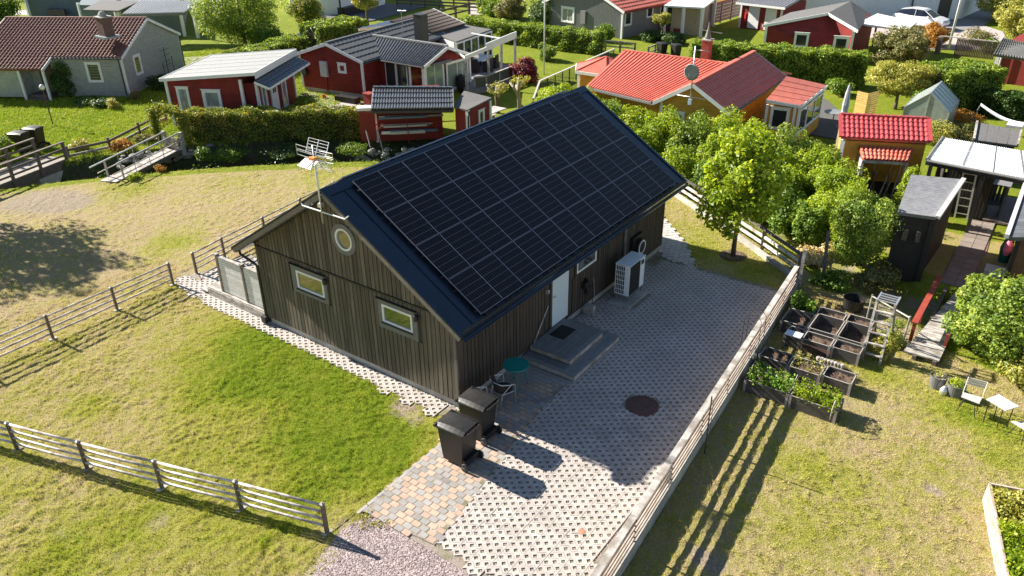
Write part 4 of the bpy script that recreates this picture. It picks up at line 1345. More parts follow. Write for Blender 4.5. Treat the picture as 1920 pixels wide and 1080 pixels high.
# teal table and chairs
TEAL = M('teal_enamel', (0.005, 0.22, 0.20), 0.45, var=0.1, scale=8)
t = thing('side_table', 'round teal metal table against the dark house wall', 'table', (1.55, -0.60, 0.048))
m = MB(); m.lathe([(0.30, 0.655), (0.335, 0.655), (0.34, 0.668), (0.335, 0.685), (0.05, 0.680)], (0, 0, 0), 36); m.lathe([(0.001, 0.6705), (0.33, 0.6706)], (0, 0, 0), 36); obj('tabletop', m, TEAL, t, world=False)
for a in (45, 135, 225, 315):
    c, s = math.cos(math.radians(a)), math.sin(math.radians(a))
    m = MB(); m.tube([(c*0.24, s*0.24, 0.66), (c*0.31, s*0.31, 0)], 0.011, 8); obj('leg', m, TEAL, t, world=False, smooth=True)
WICK = M('dark_wicker', (0.035, 0.025, 0.025), 0.8, var=0.4, scale=50, bump=0.5)
def steel_chair(label, x, y, rzz):
    t = thing('cafe_chair', label, 'chair', (x, y, 0.048), rzz, group='steel tube cafe chairs')
    for s in (-1, 1):
        m = MB(); m.tube([(s*0.25, 0.22, 0), (s*0.255, 0.20, 0.42), (s*0.27, 0.18, 0.62), (s*0.27, 0.0, 0.66), (s*0.25, -0.2, 0.72), (s*0.12, -0.30, 0.76), (0, -0.33, 0.77)], 0.013, 8); obj('armrest', m, ALU, t, world=False, smooth=True)
        m = MB(); m.tube([(s*0.23, -0.25, 0), (s*0.23, -0.15, 0.42), (s*0.255, 0.05, 0.60), (s*0.25, 0.12, 0.64)], 0.012, 8); obj('leg', m, ALU, t, world=False, smooth=True)
        m = MB(); m.tube([(s*0.23, -0.2, 0.41), (s*0.25, 0.2, 0.41)], 0.010, 6); obj('side_rail', m, ALU, t, world=False, smooth=True)
    m = MB(); m.lathe([(0.20, 0.405), (0.235, 0.41), (0.24, 0.43), (0.18, 0.44), (0.01, 0.435)], (0, 0.01, 0), 24); obj('seat', m, WICK, t, world=False)
    m = MB(); vs = []; fs = []
    for i in range(9):
        a = math.radians(200+i*17.5)
        for z, r_ in ((0.46, 0.24), (0.60, 0.27), (0.75, 0.30)):
            vs.append((r_*math.cos(a), 0.03+r_*math.sin(a)*1.05, z)); vs.append(((r_-.015)*math.cos(a), 0.03+(r_-.015)*math.sin(a)*1.05, z))
    for i in range(8):
        for k in (0, 2):
            a = i*6+k
            fs += [(a, a+6, a+8, a+2), (a+1, a+3, a+9, a+7)]
    m.add(vs, fs); obj('backrest', m, WICK, t, world=False)
    return t
steel_chair('steel tube chair with dark wicker seat beside the teal table', 0.82, -0.72, math.radians(-110))
steel_chair('steel tube chair mostly hidden behind the wheelie bin', 0.12, -0.66, math.radians(-120))

# heat pump
HPW = M('white_heat_pump_sheet', (0.78, 0.82, 0.86), 0.4, var=0.08, scale=5)
t = thing('heat_pump', 'white outdoor heat pump unit with black fan front on a concrete pad', 'heat pump', (7.5, -0.67, 0.05))
x0, x1, y0, y1, z0, z1 = -0.5, 0.5, -0.24, 0.24, 0.25, 1.27
m = MB(); m.box(x0+0.03, x1, y0+0.01, y1, z0, z1-0.02); m.box(x0-0.01, x1+0.01, y0-0.01, y1+0.01, z1-0.02, z1); m.box(x0, x0+0.03, y0+0.01, y0+0.16, z0, z1-0.02); m.box(x0, x0+0.03, y1-0.02, y1, z0, z1-.02); m.box(x0, x0+0.03, y0+.16, y1-.02, z0, z0+.03)
obj('casing', m, HPW, t, world=False)
m = MB()
for k in range(6):
    yy = y0+0.16+k*0.06
    m.box(x0-0.004, x0+0.004, yy-0.006, yy+0.006, z0, z1-0.02)
for k in range(7):
    zz = z0+0.01+k*0.16
    m.box(x0-0.005, x0+0.005, y0+0.15, y1, zz-0.008, zz+0.008)
obj('side_grille', m, HPW, t, world=False)
m = MB(); m.box(x0+0.008, x0+0.028, y0+0.161, y1-0.021, z0+.031, z1-0.03); m.box(x0+0.04, x1-0.32, y0-0.006, y0+0.02, z0+0.02, z1-0.04); fr = obj('front_panel', m, BLACKP, t, world=False)
m = MB(); m.box(x1-0.24, x1-0.09, y0-0.004, y0+0.0095, z1-0.24, z1-0.09); obj('display', m, BLACKP, t, world=False)
for (a, b) in ((x0+.05, y0+.04), (x1-.05, y0+.04), (x0+.05, y1-.04), (x1-.05, y1-.04)):
    m = MB(); m.box(a-.02, a+.02, b-.02, b+.02, 0.05, z0); obj('leg', m, GREYTRIM, t, world=False)
m = MB(); m.box(6.72, 7.98, -1.09, -0.36, 0.0, 0.10); tag(obj('concrete_pad', m, CONC), 'low concrete pad under the heat pump', 'pad')
t = thing('wall_charger', 'black round wall unit with a pale ring behind the heat pump', 'wall unit', (8.98, -0.03, 1.0))
m = MB(); m.box(-0.36, 0.30, -0.12, 0, -0.22, 0.42); m.lathe([(0.24, -0.26), (0.27, -0.24), (0.27, -0.10)], (0.02, 0, 0.03), 28, 'y'); obj('body', m, BLACKP, t, world=False)
m = MB(); vs = []; fs = []
for k in range(32):
    a = 2*math.pi*k/32
    for r_, yy in ((0.195, -0.262), (0.235, -0.262), (0.235, -0.275), (0.195, -0.275)): vs.append((0.02+r_*math.cos(a), yy, 0.03+r_*math.sin(a)))
for k in range(32):
    a, b = k*4, ((k+1) % 32)*4
    for q in range(4): fs.append((a+q, a+(q+1) % 4, b+(q+1) % 4, b+q))
m.add(vs, fs); obj('ring', m, WHITE, t, world=False)
# tap, hose and box
t = thing('hose_reel', 'black hose hung on wall brackets between window and heat pump', 'garden hose', (5.75, -0.03, 0.9))
m = MB(); m.box(-0.10, 0.14, -0.14, 0, 0.02, 0.22); m.box(0.05, 0.09, -0.12, 0, -0.2, 0.3); obj('bracket', m, BLACKP, t, world=False)
m = MB()
m.tube([(0.05+0.16*math.cos(a)-0.0*a, -0.10-0.01*a/6, -0.05+0.22*math.sin(a)) for a in np.linspace(0, 12.5, 40)], 0.014, 6)
m.tube([(0.10, -0.1, 0.2), (0.32, -0.12, 0.0), (0.36, -0.14, -0.3), (0.25, -0.2, -0.55), (0.05, -0.3, -0.82)], 0.014, 6); obj('hose', m, BLACKP, t, world=False, smooth=True)
m = MB(); m.box(5.72, 5.90, -0.42, -0.10, 0.048, 0.36); tag(obj('wooden_box', m, GREYWOOD), 'small upright wooden box on the paving under the hose', 'box')
m = MB(); m.tube([(6.38, -0.09, 0.30), (6.33, -0.06, 0.95), (6.28, -0.06, 1.0)], 0.013, 6); tag(obj('broom_handle', m, GREYWOOD), 'thin stick leaning on the wall left of the heat pump', 'stick')
# manhole covers
RUST = M('rusty_cast_iron', (0.13, 0.065, 0.048), 0.75, metal=0.2, var=0.3, scale=7, bump=0.3, col2=(0.10, 0.055, 0.045), c2scale=4)
t = thing('manhole_cover', 'large rusty round iron manhole cover in the grid paving', 'manhole cover', (2.69, -3.64, 0.0))
m = MB(); m.lathe([(0.415, 0.0), (0.415, 0.052), (0.355, 0.058), (0.35, 0.05), (0.34, 0.05)], (0, 0, 0), 40); obj('rim', m, RUST, t, world=False)
m = MB(); m.lathe([(0.342, 0.04), (0.342, 0.056), (0.02, 0.058)], (0, 0, 0), 40)
for k in range(-5, 6):
    yy = k*0.03+0.0
    m.box(-0.02+0.0, 0.26, yy*2-0.008, yy*2+0.008, 0.057, 0.064) if abs(yy*2) < 0.2 else None
m.lathe([(0.10, 0.058), (0.10, 0.066), (0.05, 0.066)], (-0.14, 0, 0), 20); obj('lid', m, RUST, t, world=False)
m = MB(); m.lathe([(0.075, 0.0), (0.075, 0.056), (0.05, 0.058)], (-1.74, -4.57, 0), 20); tag(obj('valve_cap', m, M('orange_rust_cap', (0.42, 0.2, 0.12), 0.8, var=0.2)), 'small orange round valve cap in the sunlit grid paving', 'valve cap')

# antenna on the gable
t = thing('tv_antenna', 'silver television antenna on a mast at the gable peak', 'antenna', (-0.47, 3.66, 4.3))
m = MB(); m.tube([(0, 0.0, 0.0), (0, 0.0, 0.75), (0, 0.0, 1.95)], [0.028, 0.026, 0.02], 10); obj('mast', m, GALV, t, world=False, smooth=True)
m = MB(); m.tube([(0.02, -0.92, 0.40), (0.0, -0.80, 0.30), (0, 0.68, 0.30), (0.05, 0.78, 0.36)], 0.02, 8); m.tube([(0.0, 0.0, 0.72), (0.15, -0.12, 0.76)], 0.018, 8); m.box(-0.05, 0.05, -0.06, 0.06, 0.42, 0.52); obj('bracket', m, ALU, t, world=False)
def grid_panel(tz0, tz1, off0, off1):
    m = MB()
    # reflector: bars along y, plane leaning back
    for k in range(6):
        v = k/5
        z = tz0+(tz1-tz0)*v; x = off0+(off1-off0)*v
        m.tube([(x, -0.34, z), (x, 0.34, z)], 0.007, 5)
    for yy in (-0.34, 0, 0.34): m.tube([(off0, yy, tz0), (off1, yy, tz1)], 0.011, 5)
    return m
obj('reflector', grid_panel(1.70, 2.02, 0.05, 0.20), ALU, t, world=False)
obj('reflector', grid_panel(1.60, 1.30, 0.05, 0.22), ALU, t, world=False)
m = MB()
for s in (-1, 1):
    for zz in (1.60, 1.74):
        m.tube([(0.02, s*0.1, zz), (0.02, s*0.62, zz+0.02), (0.02, s*0.62, zz+0.12), (0.02, s*0.1, zz+0.1)], 0.008, 5)
obj('dipoles', m, ALU, t, world=False)
m = MB()
for s in (-1, 0, 1):
    m.tube([(0.0, s*0.06, 1.66), (-0.55, -0.25+s*0.16, 1.60-0.06*s)], 0.014, 6)
for k in range(9):
    f_ = 0.25+k*0.085
    m.tube([(-0.55*f_, -0.25*f_-0.22, 1.66-0.06*f_), (-0.55*f_, -0.25*f_+0.22, 1.66-0.04*f_)], 0.005, 4)
obj('director_boom', m, ALU, t, world=False)
m = MB(); m.box(-0.16, -0.04, -0.13, 0.02, 1.62, 1.70); obj('connector_box', m, M('orange_plastic', (0.75, 0.22, 0.03), 0.5), t, world=False)

# ------------------------------------------------------------------ fences
def rail_fence(label, posts, hs, r=0.030, post_h=0.84, pw=0.07, z0=0.0, square=False, group='pale rail fences', overrun=0.0, caps=True, skip=()):
    posts = [np.array(p, float)[:2] for p in posts]
    t = thing('rail_fence', label, 'fence', (posts[0][0], posts[0][1], z0), group=group)
    for p in posts:
        zz = z0
        m = MB(); m.box(p[0]-pw/2, p[0]+pw/2, p[1]-pw/2, p[1]+pw/2, zz-0.1, zz+post_h-0.04)
        po = obj('post', m, POSTWOOD, t)
        m = MB(); k = pw/2+0.012
        m.add([(p[0]-k, p[1]-k, zz+post_h-0.04), (p[0]+k, p[1]-k, zz+post_h-0.04), (p[0]+k, p[1]+k, zz+post_h-0.04), (p[0]-k, p[1]+k, zz+post_h-0.04), (p[0], p[1], zz+post_h)], [(0, 1, 4), (1, 2, 4), (2, 3, 4), (3, 0, 4), (3, 2, 1, 0)])
        obj('cap', m, RAILWOOD, po)
        m = MB(); m.box(p[0]-0.11, p[0]+0.11, p[1]-0.055, p[1]+0.055, zz-0.05, zz+0.035); obj('footing', m, CONC, po)
    for a, b in zip(posts[:-1], posts[1:]):
        d = (b-a)/np.linalg.norm(b-a); n = np.array([-d[1], d[0]])
        for h in hs:
            j = rnd.uniform(-0.008, 0.008)
            m = MB(); m.tube([(a[0]-d[0]*0.0, a[1], z0+h+j), ((a[0]+b[0])/2, (a[1]+b[1])/2, z0+h+rnd.uniform(-0.008, 0.004)), (b[0], b[1], z0+h+j)], r, 8)
            obj('rail', m, RAILWOOD, t, smooth=True)
    return t
H4 = (0.20, 0.38, 0.57, 0.76)
rail_fence('pale four rail fence along the near edge of the lawn', [(-4.71, -0.37), (-5.30, 1.60), (-5.91, 3.54), (-6.52, 5.50), (-7.12, 7.48), (-7.72, 9.45)], H4)
rail_fence('pale four rail fence between lawn and meadow ending at the grid paving', [(-0.24, 11.85), (-2.20, 11.78), (-4.19, 11.71), (-6.18, 11.64), (-8.2, 11.57)], H4)
rail_fence('pale four rail fence behind the plank screen running past the house', [(0.66, 11.88), (1.93, 12.10), (3.9, 12.4), (5.9, 12.7), (7.9, 13.0)], H4)

# retaining wall and its fence
t = thing('retaining_wall', 'pale concrete retaining wall along the edge of the driveway', 'wall', (-4, -5.7, -0.15))
for k in range(8):
    xa, xb = -4.0+k*1.9, -4.0+(k+1)*1.9-0.01
    if k == 7: xb = 11.25
    m = MB(); ya, yb = wall_y(xa), wall_y(xb)
    m.prism([(xa, ya-0.13), (xb, yb-0.13), (xb, yb+0.02), (xa, ya+0.02)], -0.6, 0.17)
    obj('panel', m, CONC, t)
t = thing('rail_fence', 'five rail plank fence on top of the concrete retaining wall', 'fence', (-3.4, -5.6, 0.17))
PLANK = M('sun_bleached_plank', (0.45, 0.365, 0.31), 0.8, var=0.2, scale=6, bump=0.25, bscale=30, objrand=0.12, col2=(0.33, 0.25, 0.2), c2scale=2, coord='World')
pxs = [-3.38, -1.47, 0.44, 2.32, 4.20, 6.05, 7.95, 9.5, 10.9]
for px in pxs:
    yy = wall_y(px)
    m = MB(); m.box(px-0.022, px+0.022, yy-0.06, yy-0.01, 0.171, 0.80); obj('post', m, BLACKM, t)
for a, b in zip(pxs[:-1], pxs[1:]):
    for h, w_, hh in ((0.235, 0.028, 0.075), (0.39, 0.028, 0.07), (0.54, 0.028, 0.07), (0.69, 0.028, 0.07)):
        ya, yb = wall_y(a)-0.075, wall_y(b)-0.075
        m = MB(); m.bar((a+0.012, ya, h), (b-0.012, yb, h+rnd.uniform(-.004, .004)), w_, hh); obj('rail', m, PLANK, t)
    m = MB(); m.bar((a+0.003, wall_y(a)-0.03, 0.815), (b-0.003, wall_y(b)-0.03, 0.815), 0.145, 0.03); obj('top_board', m, GREYWOOD, t)

# plank screen and deck beside the gable
t = thing('plank_screen', 'grey horizontal plank screen between brown posts left of the gable', 'screen', (0.10, 7.3, 0.3))
for yy in (9.54, 8.32):
    m = MB(); m.box(0.06, 0.15, yy-0.045, yy+0.045, 0.3, 1.60); po = obj('post', m, POSTWOOD, t)
    m = MB(); m.box(0.04, 0.17, yy-0.065, yy+0.065, 1.60, 1.64); obj('cap', m, GREYWOOD, po)
for (a, b) in ((8.37, 9.49), (7.27, 8.27)):
    for k in range(12):
        m = MB(); m.box(0.085, 0.11, a, b, 0.36+k*0.098, 0.36+k*0.098+0.088); obj('slat', m, M('silver_slat', (0.66, 0.64, 0.62), .8, var=.15, scale=8, objrand=.1, coord='World'), t)
    m = MB(); m.box(0.05, 0.16, a-0.002, b+0.002, 1.545, 1.58); obj('cap_rail', m, GREYWOOD, t)
t = thing('deck', 'low grey timber deck step with long edge board left of the gable', 'deck', (0, 7.3, 0))
for k in range(3):
    m = MB(); m.box(-0.02, 0.02, 7.27, 10.25, 0.03+k*0.09, 0.03+k*0.09+0.084); obj('edge_board', m, GREYWOOD, t)
for k in range(7):
    m = MB(); m.box(0.0+k*0.145, 0.0+k*0.145+0.139, 7.27, 10.26-0.02*0, 0.305, 0.33); obj('plank', m, GREYWOOD, t)
m = MB(); m.box(-0.03, 0.5, 10.26, 10.60, 0.13, 0.16); m.box(0.0, 0.45, 10.56, 10.59, 0.0, 0.13); obj('step', m, GREYWOOD, t)
m = MB(); m.lathe([(0.05, 0.05), (0.07, 0.15), (0.075, 0.16)], (-0.12, 7.36, 0.0), 12); tag(obj('flower_pot', m, M('terracotta', (0.35, 0.08, 0.04), 0.8)), 'small terracotta pot under the black downpipe', 'flower pot')

# far fence with its kerb beyond the young tree
kp = [(19.5, 6.9), (15.97, 1.62), (14.22, -0.95), (12.40, -3.40), (11.55, -4.62)]
t = thing('garden_edging', 'long pale kerb under the dark rail fence beyond the young tree', 'kerb', (12, -3, 0))
for a, b in zip(kp[:-1], kp[1:]):
    m = MB(); m.bar((a[0], a[1], 0.06), (b[0], b[1], 0.06), 0.14, 0.22); obj('kerb_stone', m, CONC, t)
fp = [(18.3, 5.0), (16.05, 1.55), (14.3, -1.0), (12.95, -2.95), (11.72, -4.58)]
t = thing('rail_fence', 'dark weathered rail fence on the kerb behind the young tree', 'fence', (12, -3, 0.1), group='dark rail fences')
DARKRAIL = M('dark_weathered_rail', (0.12, 0.095, 0.08), 0.85, var=0.3, scale=8, bump=0.3, objrand=0.3, coord='World')
for p in fp:
    m = MB(); m.box(p[0]-0.05, p[0]+0.05, p[1]-0.05, p[1]+0.05, 0.1, 0.93); obj('post', m, DARKRAIL, t)
for a, b in zip(fp[:-1], fp[1:]):
    for h in (0.35, 0.60, 0.86):
        m = MB(); m.bar((a[0], a[1], h), (b[0], b[1], h), 0.05 if h < .8 else 0.12, 0.10 if h < .8 else 0.05); obj('rail', m, RAILWOOD if h < .8 else DARKRAIL, t)
m = MB(); m.box(11.10, 11.20, -4.86, -4.76, -0.3, 1.32); tag(obj('timber_post', m, GREYWOOD), 'tall pale timber post where the retaining wall ends', 'post')
m = MB(); m.bar((11.9, -5.35, -0.1), (12.9, -5.0, 1.35), 0.10, 0.10); tag(obj('leaning_post', m, DARKRAIL), 'dark leaning post beside the straw bank', 'post')

# ------------------------------------------------------------------ right hand yard
BEDW = M('dark_bed_board', (0.085, 0.075, 0.068), 0.85, var=0.3, scale=8, bump=0.35, objrand=0.2, coord='World')
BEDE = M('pale_bed_edge', (0.32, 0.29, 0.26), 0.85, var=0.2, scale=10, objrand=0.15, coord='World')
def bed(label, x0, x1, y0, y1, zt=0.22, plant=None, n=0, soil=0.10, seed=0, psize=0.07, mat=None):
    t = thing('raised_bed', label, 'raised bed', (x0, y0, -0.15), group='collared raised beds')
    th = 0.022
    hb = (zt+0.15)/2
    for k in range(2):
        za, zb = -0.15+k*hb, -0.15+(k+1)*hb-0.006
        for (a, b, c, d) in ((x0, x1, y0, y0+th), (x0, x1, y1-th, y1), (x0, x0+th, y0+th, y1-th), (x1-th, x1, y0+th, y1-th)):
            m = MB(); m.box(a, b, c, d, za, zb); obj('board', m, BEDW, t)
    for (a, b) in ((x0, y0), (x1, y0), (x0, y1), (x1, y1)):
        m = MB(); m.box(a-0.012 if a == x0 else a-0.05, a+0.05 if a == x0 else a+0.012, b-0.012 if b == y0 else b-0.05, b+0.05 if b == y0 else b+0.012, -0.16, zt+0.004); obj('corner_post', m, BEDE, t)
    m = MB()
    m.box(x0, x1, y0-0.004, y0+th+0.002, zt-0.006, zt+0.004); m.box(x0, x1, y1-th-0.002, y1+0.004, zt-0.006, zt+0.004); m.box(x0-0.004, x0+th+0.002, y0+th+.002, y1-th-.002, zt-0.0061, zt+0.004); m.box(x1-th-0.002, x1+0.004, y0+th+.002, y1-th-.002, zt-0.0061, zt+0.004)
    obj('top_edge', m, BEDE, t)
    xs = np.linspace(x0+th, x1-th, 14); ys = np.linspace(y0+th, y1-th, 14)
    X, Y = np.meshgrid(xs, ys, indexing='ij'); Z = zt-soil+0.02*rng.normal(size=X.shape)
    a = (np.arange(13)[:, None]*14+np.arange(13)[None]).ravel()
    fast_mesh('soil', np.stack([X.ravel(), Y.ravel(), Z.ravel()], 1), np.stack([a, a+14, a+15, a+1], 1), SOIL, t, smooth=True)
    if n:
        r_ = np.random.default_rng(seed)
        P = np.stack([r_.uniform(x0-0.03, x1+0.03, n), r_.uniform(y0, y1, n), zt-soil+0.03+r_.random(n)**1.3*0.32], 1)
        cl = np.sin(P[:, 0]*13)*np.sin(P[:, 1]*11+seed); P = P[cl > -0.55]
        V, Fq = leaf_quads(P, psize, None, 0.9)
        fast_mesh('plants', V, Fq, mat or LF_BED, t)
    return t
bed('raised bed of mixed red and green salad against the retaining wall', 4.95, 5.55, -6.50, -5.38, 0.24, True, 1300, seed=1, psize=.06)
bed('raised bed full of bright green leaves, nearest on the lawn', 4.93, 5.55, -7.68, -6.55, 0.24, True, 1700, seed=2, mat=LF_LIME, psize=.06)
bed('small empty bed of dark soil behind the red and green salad bed', 6.27, 6.82, -6.05, -5.27, 0.22)
bed('small bed with a few yellow seedlings between two dark soil beds', 6.22, 6.80, -6.90, -6.10, 0.22, True, 260, seed=3, mat=LF_YELLOW, psize=0.05)
bed('small bed of crumbly brown soil nearest the black bucket', 6.28, 6.84, -7.66, -6.94, 0.22)
bed('bed under green netting beside the white lidded stand', 7.72, 8.26, -5.92, -5.48, 0.24)
bed('netted bed with brown seed drills in the middle row', 7.74, 8.24, -6.72, -5.96, 0.24)
bed('sunlit bare soil bed at the open end of the middle row', 7.78, 8.27, -7.48, -6.76, 0.24)
bed('deep black soil bed close to the wall in the back rows', 8.40, 9.26, -5.88, -5.14, 0.24, soil=0.2)
bed('deep shaded bed with two brown stripes of soil', 8.32, 9.30, -6.70, -5.94, 0.30, soil=0.3)
bed('deep bed of reddish soil beside the stepladder', 8.30, 9.33, -7.44, -6.74, 0.30, soil=0.3)
bed('low seedling tray bed in the last row, dark half covered', 9.35, 9.84, -6.62, -5.86, 0.24)
bed('low bed of pale dry soil in the last row', 9.36, 9.90, -7.38, -6.68, 0.24)
bed('small corner bed with a leafy green plant by the wall', 9.30, 9.74, -5.80, -5.10, 0.22, True, 700, seed=8, mat=LF_GREEN, psize=0.09)
# netting over one bed
m = MB()
for k in range(14): m.tube([(7.45, -6.0-k*0.055-0.02, 0.27), (7.74, -6.0-k*0.055-0.02, -0.02), (7.62, -6.0-k*0.055, -0.12)], 0.005, 4)
for k in range(6): m.tube([(7.74-k*0.05, -6.0, 0.0+k*0.05), (7.74-k*0.05, -6.8, 0.0+k*0.05)], 0.005, 4)
tag(obj('wire_mesh', m, M('rusty_wire', (0.10, 0.045, 0.03), 0.7)), 'rusty square wire mesh leaning on the middle row of beds', 'wire mesh')
t = thing('serving_stand', 'small stand with shiny white lid and wire basket by the wall', 'stand', (7.62, -5.75, -0.15))
m = MB(); m.box(-0.13, 0.15, -0.22, 0.22, 0.50, 0.53); obj('top', m, M('shiny_white_lid', (0.7, 0.72, 0.75), 0.25, var=0.1, scale=4), t, world=False)
for a in (-0.12, 0.14):
    for b in (-0.2, 0.2):
        m = MB(); m.tube([(a, b, 0), (a, b, 0.5)], 0.01, 6); obj('leg', m, BLACKM, t, world=False)
m = MB()
for k in range(7): m.tube([(-0.13, -0.2+k*0.066, 0.05), (-0.13, -0.2+k*0.066, 0.5)], 0.004, 4)
for k in range(6): m.tube([(-0.13, -0.2, 0.08+k*0.08), (-0.13, 0.2, 0.08+k*0.08)], 0.004, 4)
obj('wire_side', m, BLACKM, t, world=False)
t = thing('lantern', 'small wire lantern hanging on the outside of the wall', 'lantern', (6.05, -5.22, 0.2))
for k in range(4):
    a = k*math.pi/2+.4
    m = MB(); m.tube([(0.07*math.cos(a), 0.07*math.sin(a), 0), (0.10*math.cos(a), 0.10*math.sin(a), 0.2), (0.03*math.cos(a), 0.03*math.sin(a), 0.42)], 0.006, 5); obj('rib', m, BLACKM, t, world=False)
m = MB(); m.lathe([(0.05, 0.0), (0.06, 0.1), (0.04, 0.16)], (0, 0, 0.03), 12); obj('glass', m, GALV, t, world=False)
m = MB(); m.tube([(2.12, -5.55, -0.15), (2.14, -5.53, 1.45)], 0.016, 6); m.tube([(2.14, -5.53, 1.40), (2.3, -5.53, 1.2), (2.3, -5.55, 0.3)], 0.006, 5); tag(obj('iron_rod', m, BLACKM), 'thin black iron rod standing against the retaining wall', 'rod')
t = thing('plant_arch', 'thin black wire arch standing over the wall by the beds', 'arch', (6.6, -4.95, -0.15))
for dx in (-0.18, 0.18):
    m = MB(); m.tube([(dx, 0.25, 0.1), (dx, 0.25, 1.2), (dx, 0.12, 1.42), (dx, -0.05, 1.45), (dx, -0.2, 1.3), (dx, -0.25, 0)], 0.008, 5); obj('hoop', m, BLACKM, t, world=False)
m = MB()
for k in range(5): m.tube([(-0.18, -0.25, 0.2+k*0.24), (0.18, -0.25, 0.2+k*0.24)], 0.006, 4)
obj('rungs', m, BLACKM, t, world=False)
for (x, y, lb) in ((5.62, -5.42, 'pale bent hoop at the wall end of the salad bed'), (5.6, -6.52, 'dark bent hoop between the two planted beds'), (5.05, -7.6, 'thin pale hoop at the far corner of the green leaf bed')):
    m = MB(); m.tube([(x, y, -0.1), (x-0.02, y, 0.42), (x-0.16, y, 0.55), (x-0.32, y, 0.42), (x-0.36, y, 0.1)], 0.012, 6); tag(obj('plant_hoop', m, GREYWOOD, smooth=True), lb, 'hoop')
for k, (px, py, w_) in enumerate(((5.78, -6.32, .22), (5.85, -6.62, .2), (5.75, -6.95, .24), (5.88, -7.3, .2), (5.84, -5.95, .2))):
    m = MB(); m.prism([(px-.07, py-w_/2), (px+.08, py-w_/2+.02), (px+.09, py+w_/2), (px-.06, py+w_/2-.02)], -0.2, -0.10)
    tag(obj('stepping_stone', m, STONE), ['stepping stone in the bed path beside the black post', 'pinkish stepping stone second along the bed path', 'long stepping stone in the middle of the bed path', 'last stepping stone of the bed path on the lawn side', 'first stepping stone of the bed path by the wall'][k], 'stone')
def pot(label, x, y, z, r, h, mat, plant=0, pm=None, seed=0, soilz=0.04):
    t = thing('plant_pot', label, 'pot', (x, y, z))
    m = MB(); m.lathe([(r*0.78, 0), (r, h), (r*1.02, h), (r*0.95, h), (r*0.92, h-soilz), (0.01, h-soilz)], (0, 0, 0), 22); obj('pot', m, mat, t, world=False)
    if plant:
        r_ = np.random.default_rng(seed); q = r_.normal(size=(plant, 3)); q /= np.linalg.norm(q, axis=1)[:, None]
        P = np.array([x, y, z+h])+q*np.array([r*0.95, r*0.95, r*0.8])*r_.random((plant, 1))**0.4
        V, Fq = leaf_quads(P, 0.05, None, .6); fast_mesh('foliage', V, Fq, pm, t)
    return t
GP = M('grey_pot', (0.14, 0.14, 0.145), 0.6, var=0.15, scale=6)
pot('dark grey pot with a few yellow leaves beside the deck bridge', 8.02, -9.40, -0.15, 0.21, 0.36, GP, 160, LF_YELLOW, 4)
pot('dark grey pot full of green leaves beside the wire basket', 7.86, -9.84, -0.15, 0.22, 0.36, GP, 420, LF_LIME, 5)
pot('small black bucket at the end of the netted beds', 7.05, -7.35, -0.15, 0.14, 0.22, BLACKP, 0)
pot('small dark pot squeezed between wall and seedling bed', 6.05, -5.42, -0.15, 0.16, 0.26, BLACKP, 120, LF_DARK, 6)
pot('large black tub lying on the straw below the big shrub', 10.9, -6.55, -0.15, 0.32, 0.42, BLACKP, 0, soilz=0.3)
m = MB(); m.lathe([(0.09, 0), (0.10, 0.14), (0.03, 0.26)], (7.76, -9.60, -0.15), 14); tag(obj('wire_basket', m, ALU), 'small pale wire basket between the grey pots', 'basket')
# wavy edging stones
for k in range(8):
    m = MB(); m.lathe([(0.06, 0), (0.06, 0.16), (0.04, 0.18)], (7.42, -6.55-k*0.09, -0.15), 10); tag(obj('edging_post', m, GREYWOOD), '%s round grey edging stub counted from the bed by the wall' % ['first', 'second', 'third', 'fourth', 'fifth', 'sixth', 'seventh', 'eighth'][k], 'edging', 'short row of round edging stubs')
# stepladder
t = thing('stepladder', 'pale grey timber orchard stepladder standing beside the beds', 'ladder', (8.9, -7.65, -0.15))
for (ya, yb) in ((-7.50, -7.44), (-7.95, -7.90)):
    m = MB(); m.bar((8.25, ya, -0.15), (8.80, yb, 1.45), 0.035, 0.06, (0, 1, 0)); obj('front_rail', m, GREYWOOD, t)
    m = MB(); m.bar((9.55, ya-0.02, -0.15), (8.86, yb, 1.45), 0.03, 0.05, (0, 1, 0)); obj('rear_rail', m, GREYWOOD, t)
for k in range(5):
    f_ = (k+0.7)/5.6
    m = MB(); m.bar((8.25+.55*f_, -7.48+.04*f_, -0.15+1.6*f_), (8.25+.55*f_, -7.93, -0.15+1.6*f_), 0.09, 0.03); obj('tread', m, GREYWOOD, t)
    m = MB(); m.bar((9.55-.69*f_, -7.50, -0.15+1.6*f_), (9.55-.69*f_, -7.93, -0.15+1.6*f_), 0.03, 0.03); obj('rung', m, GREYWOOD, t)
m = MB()
for k in range(4): m.box(8.80+k*0.14, 8.84+k*0.14, -7.92, -7.44, 1.45, 1.475)
m.box(8.76, 9.30, -7.46, -7.42, 1.43, 1.48); m.box(8.76, 9.30, -7.94, -7.90, 1.43, 1.48); obj('top_frame', m, ALU, t)
t = thing('net_support', 'thin wooden frame with net behind the stepladder', 'frame', (9.9, -7.6, -0.15))
for (x, y) in ((10.25, -7.1), (9.55, -8.25)):
    m = MB(); m.tube([(x, y, -0.2), (x, y, 0.85)], 0.025, 6); obj('post', m, GREYWOOD, t)
m = MB(); m.tube([(10.25, -7.1, 0.8), (9.55, -8.25, 0.8)], 0.022, 6); obj('rail', m, GREYWOOD, t)
# lattice
t = thing('lattice', 'low orange brown lattice trellis beyond the corner bed', 'trellis', (10.4, -5.6, -0.15))
for k in range(8):
    m = MB(); m.box(10.3, 10.32, -5.45-k*0.12, -5.435-k*0.12, -0.15, 0.35); obj('lath', m, M('lattice_wood', (0.25, 0.15, 0.06), 0.8, coord='World'), t)
for k in range(5):
    m = MB(); m.box(10.285, 10.3, -6.32, -5.43, -0.08+k*0.1, -0.065+k*0.1); obj('lath', m, MATS['lattice_wood'], t)

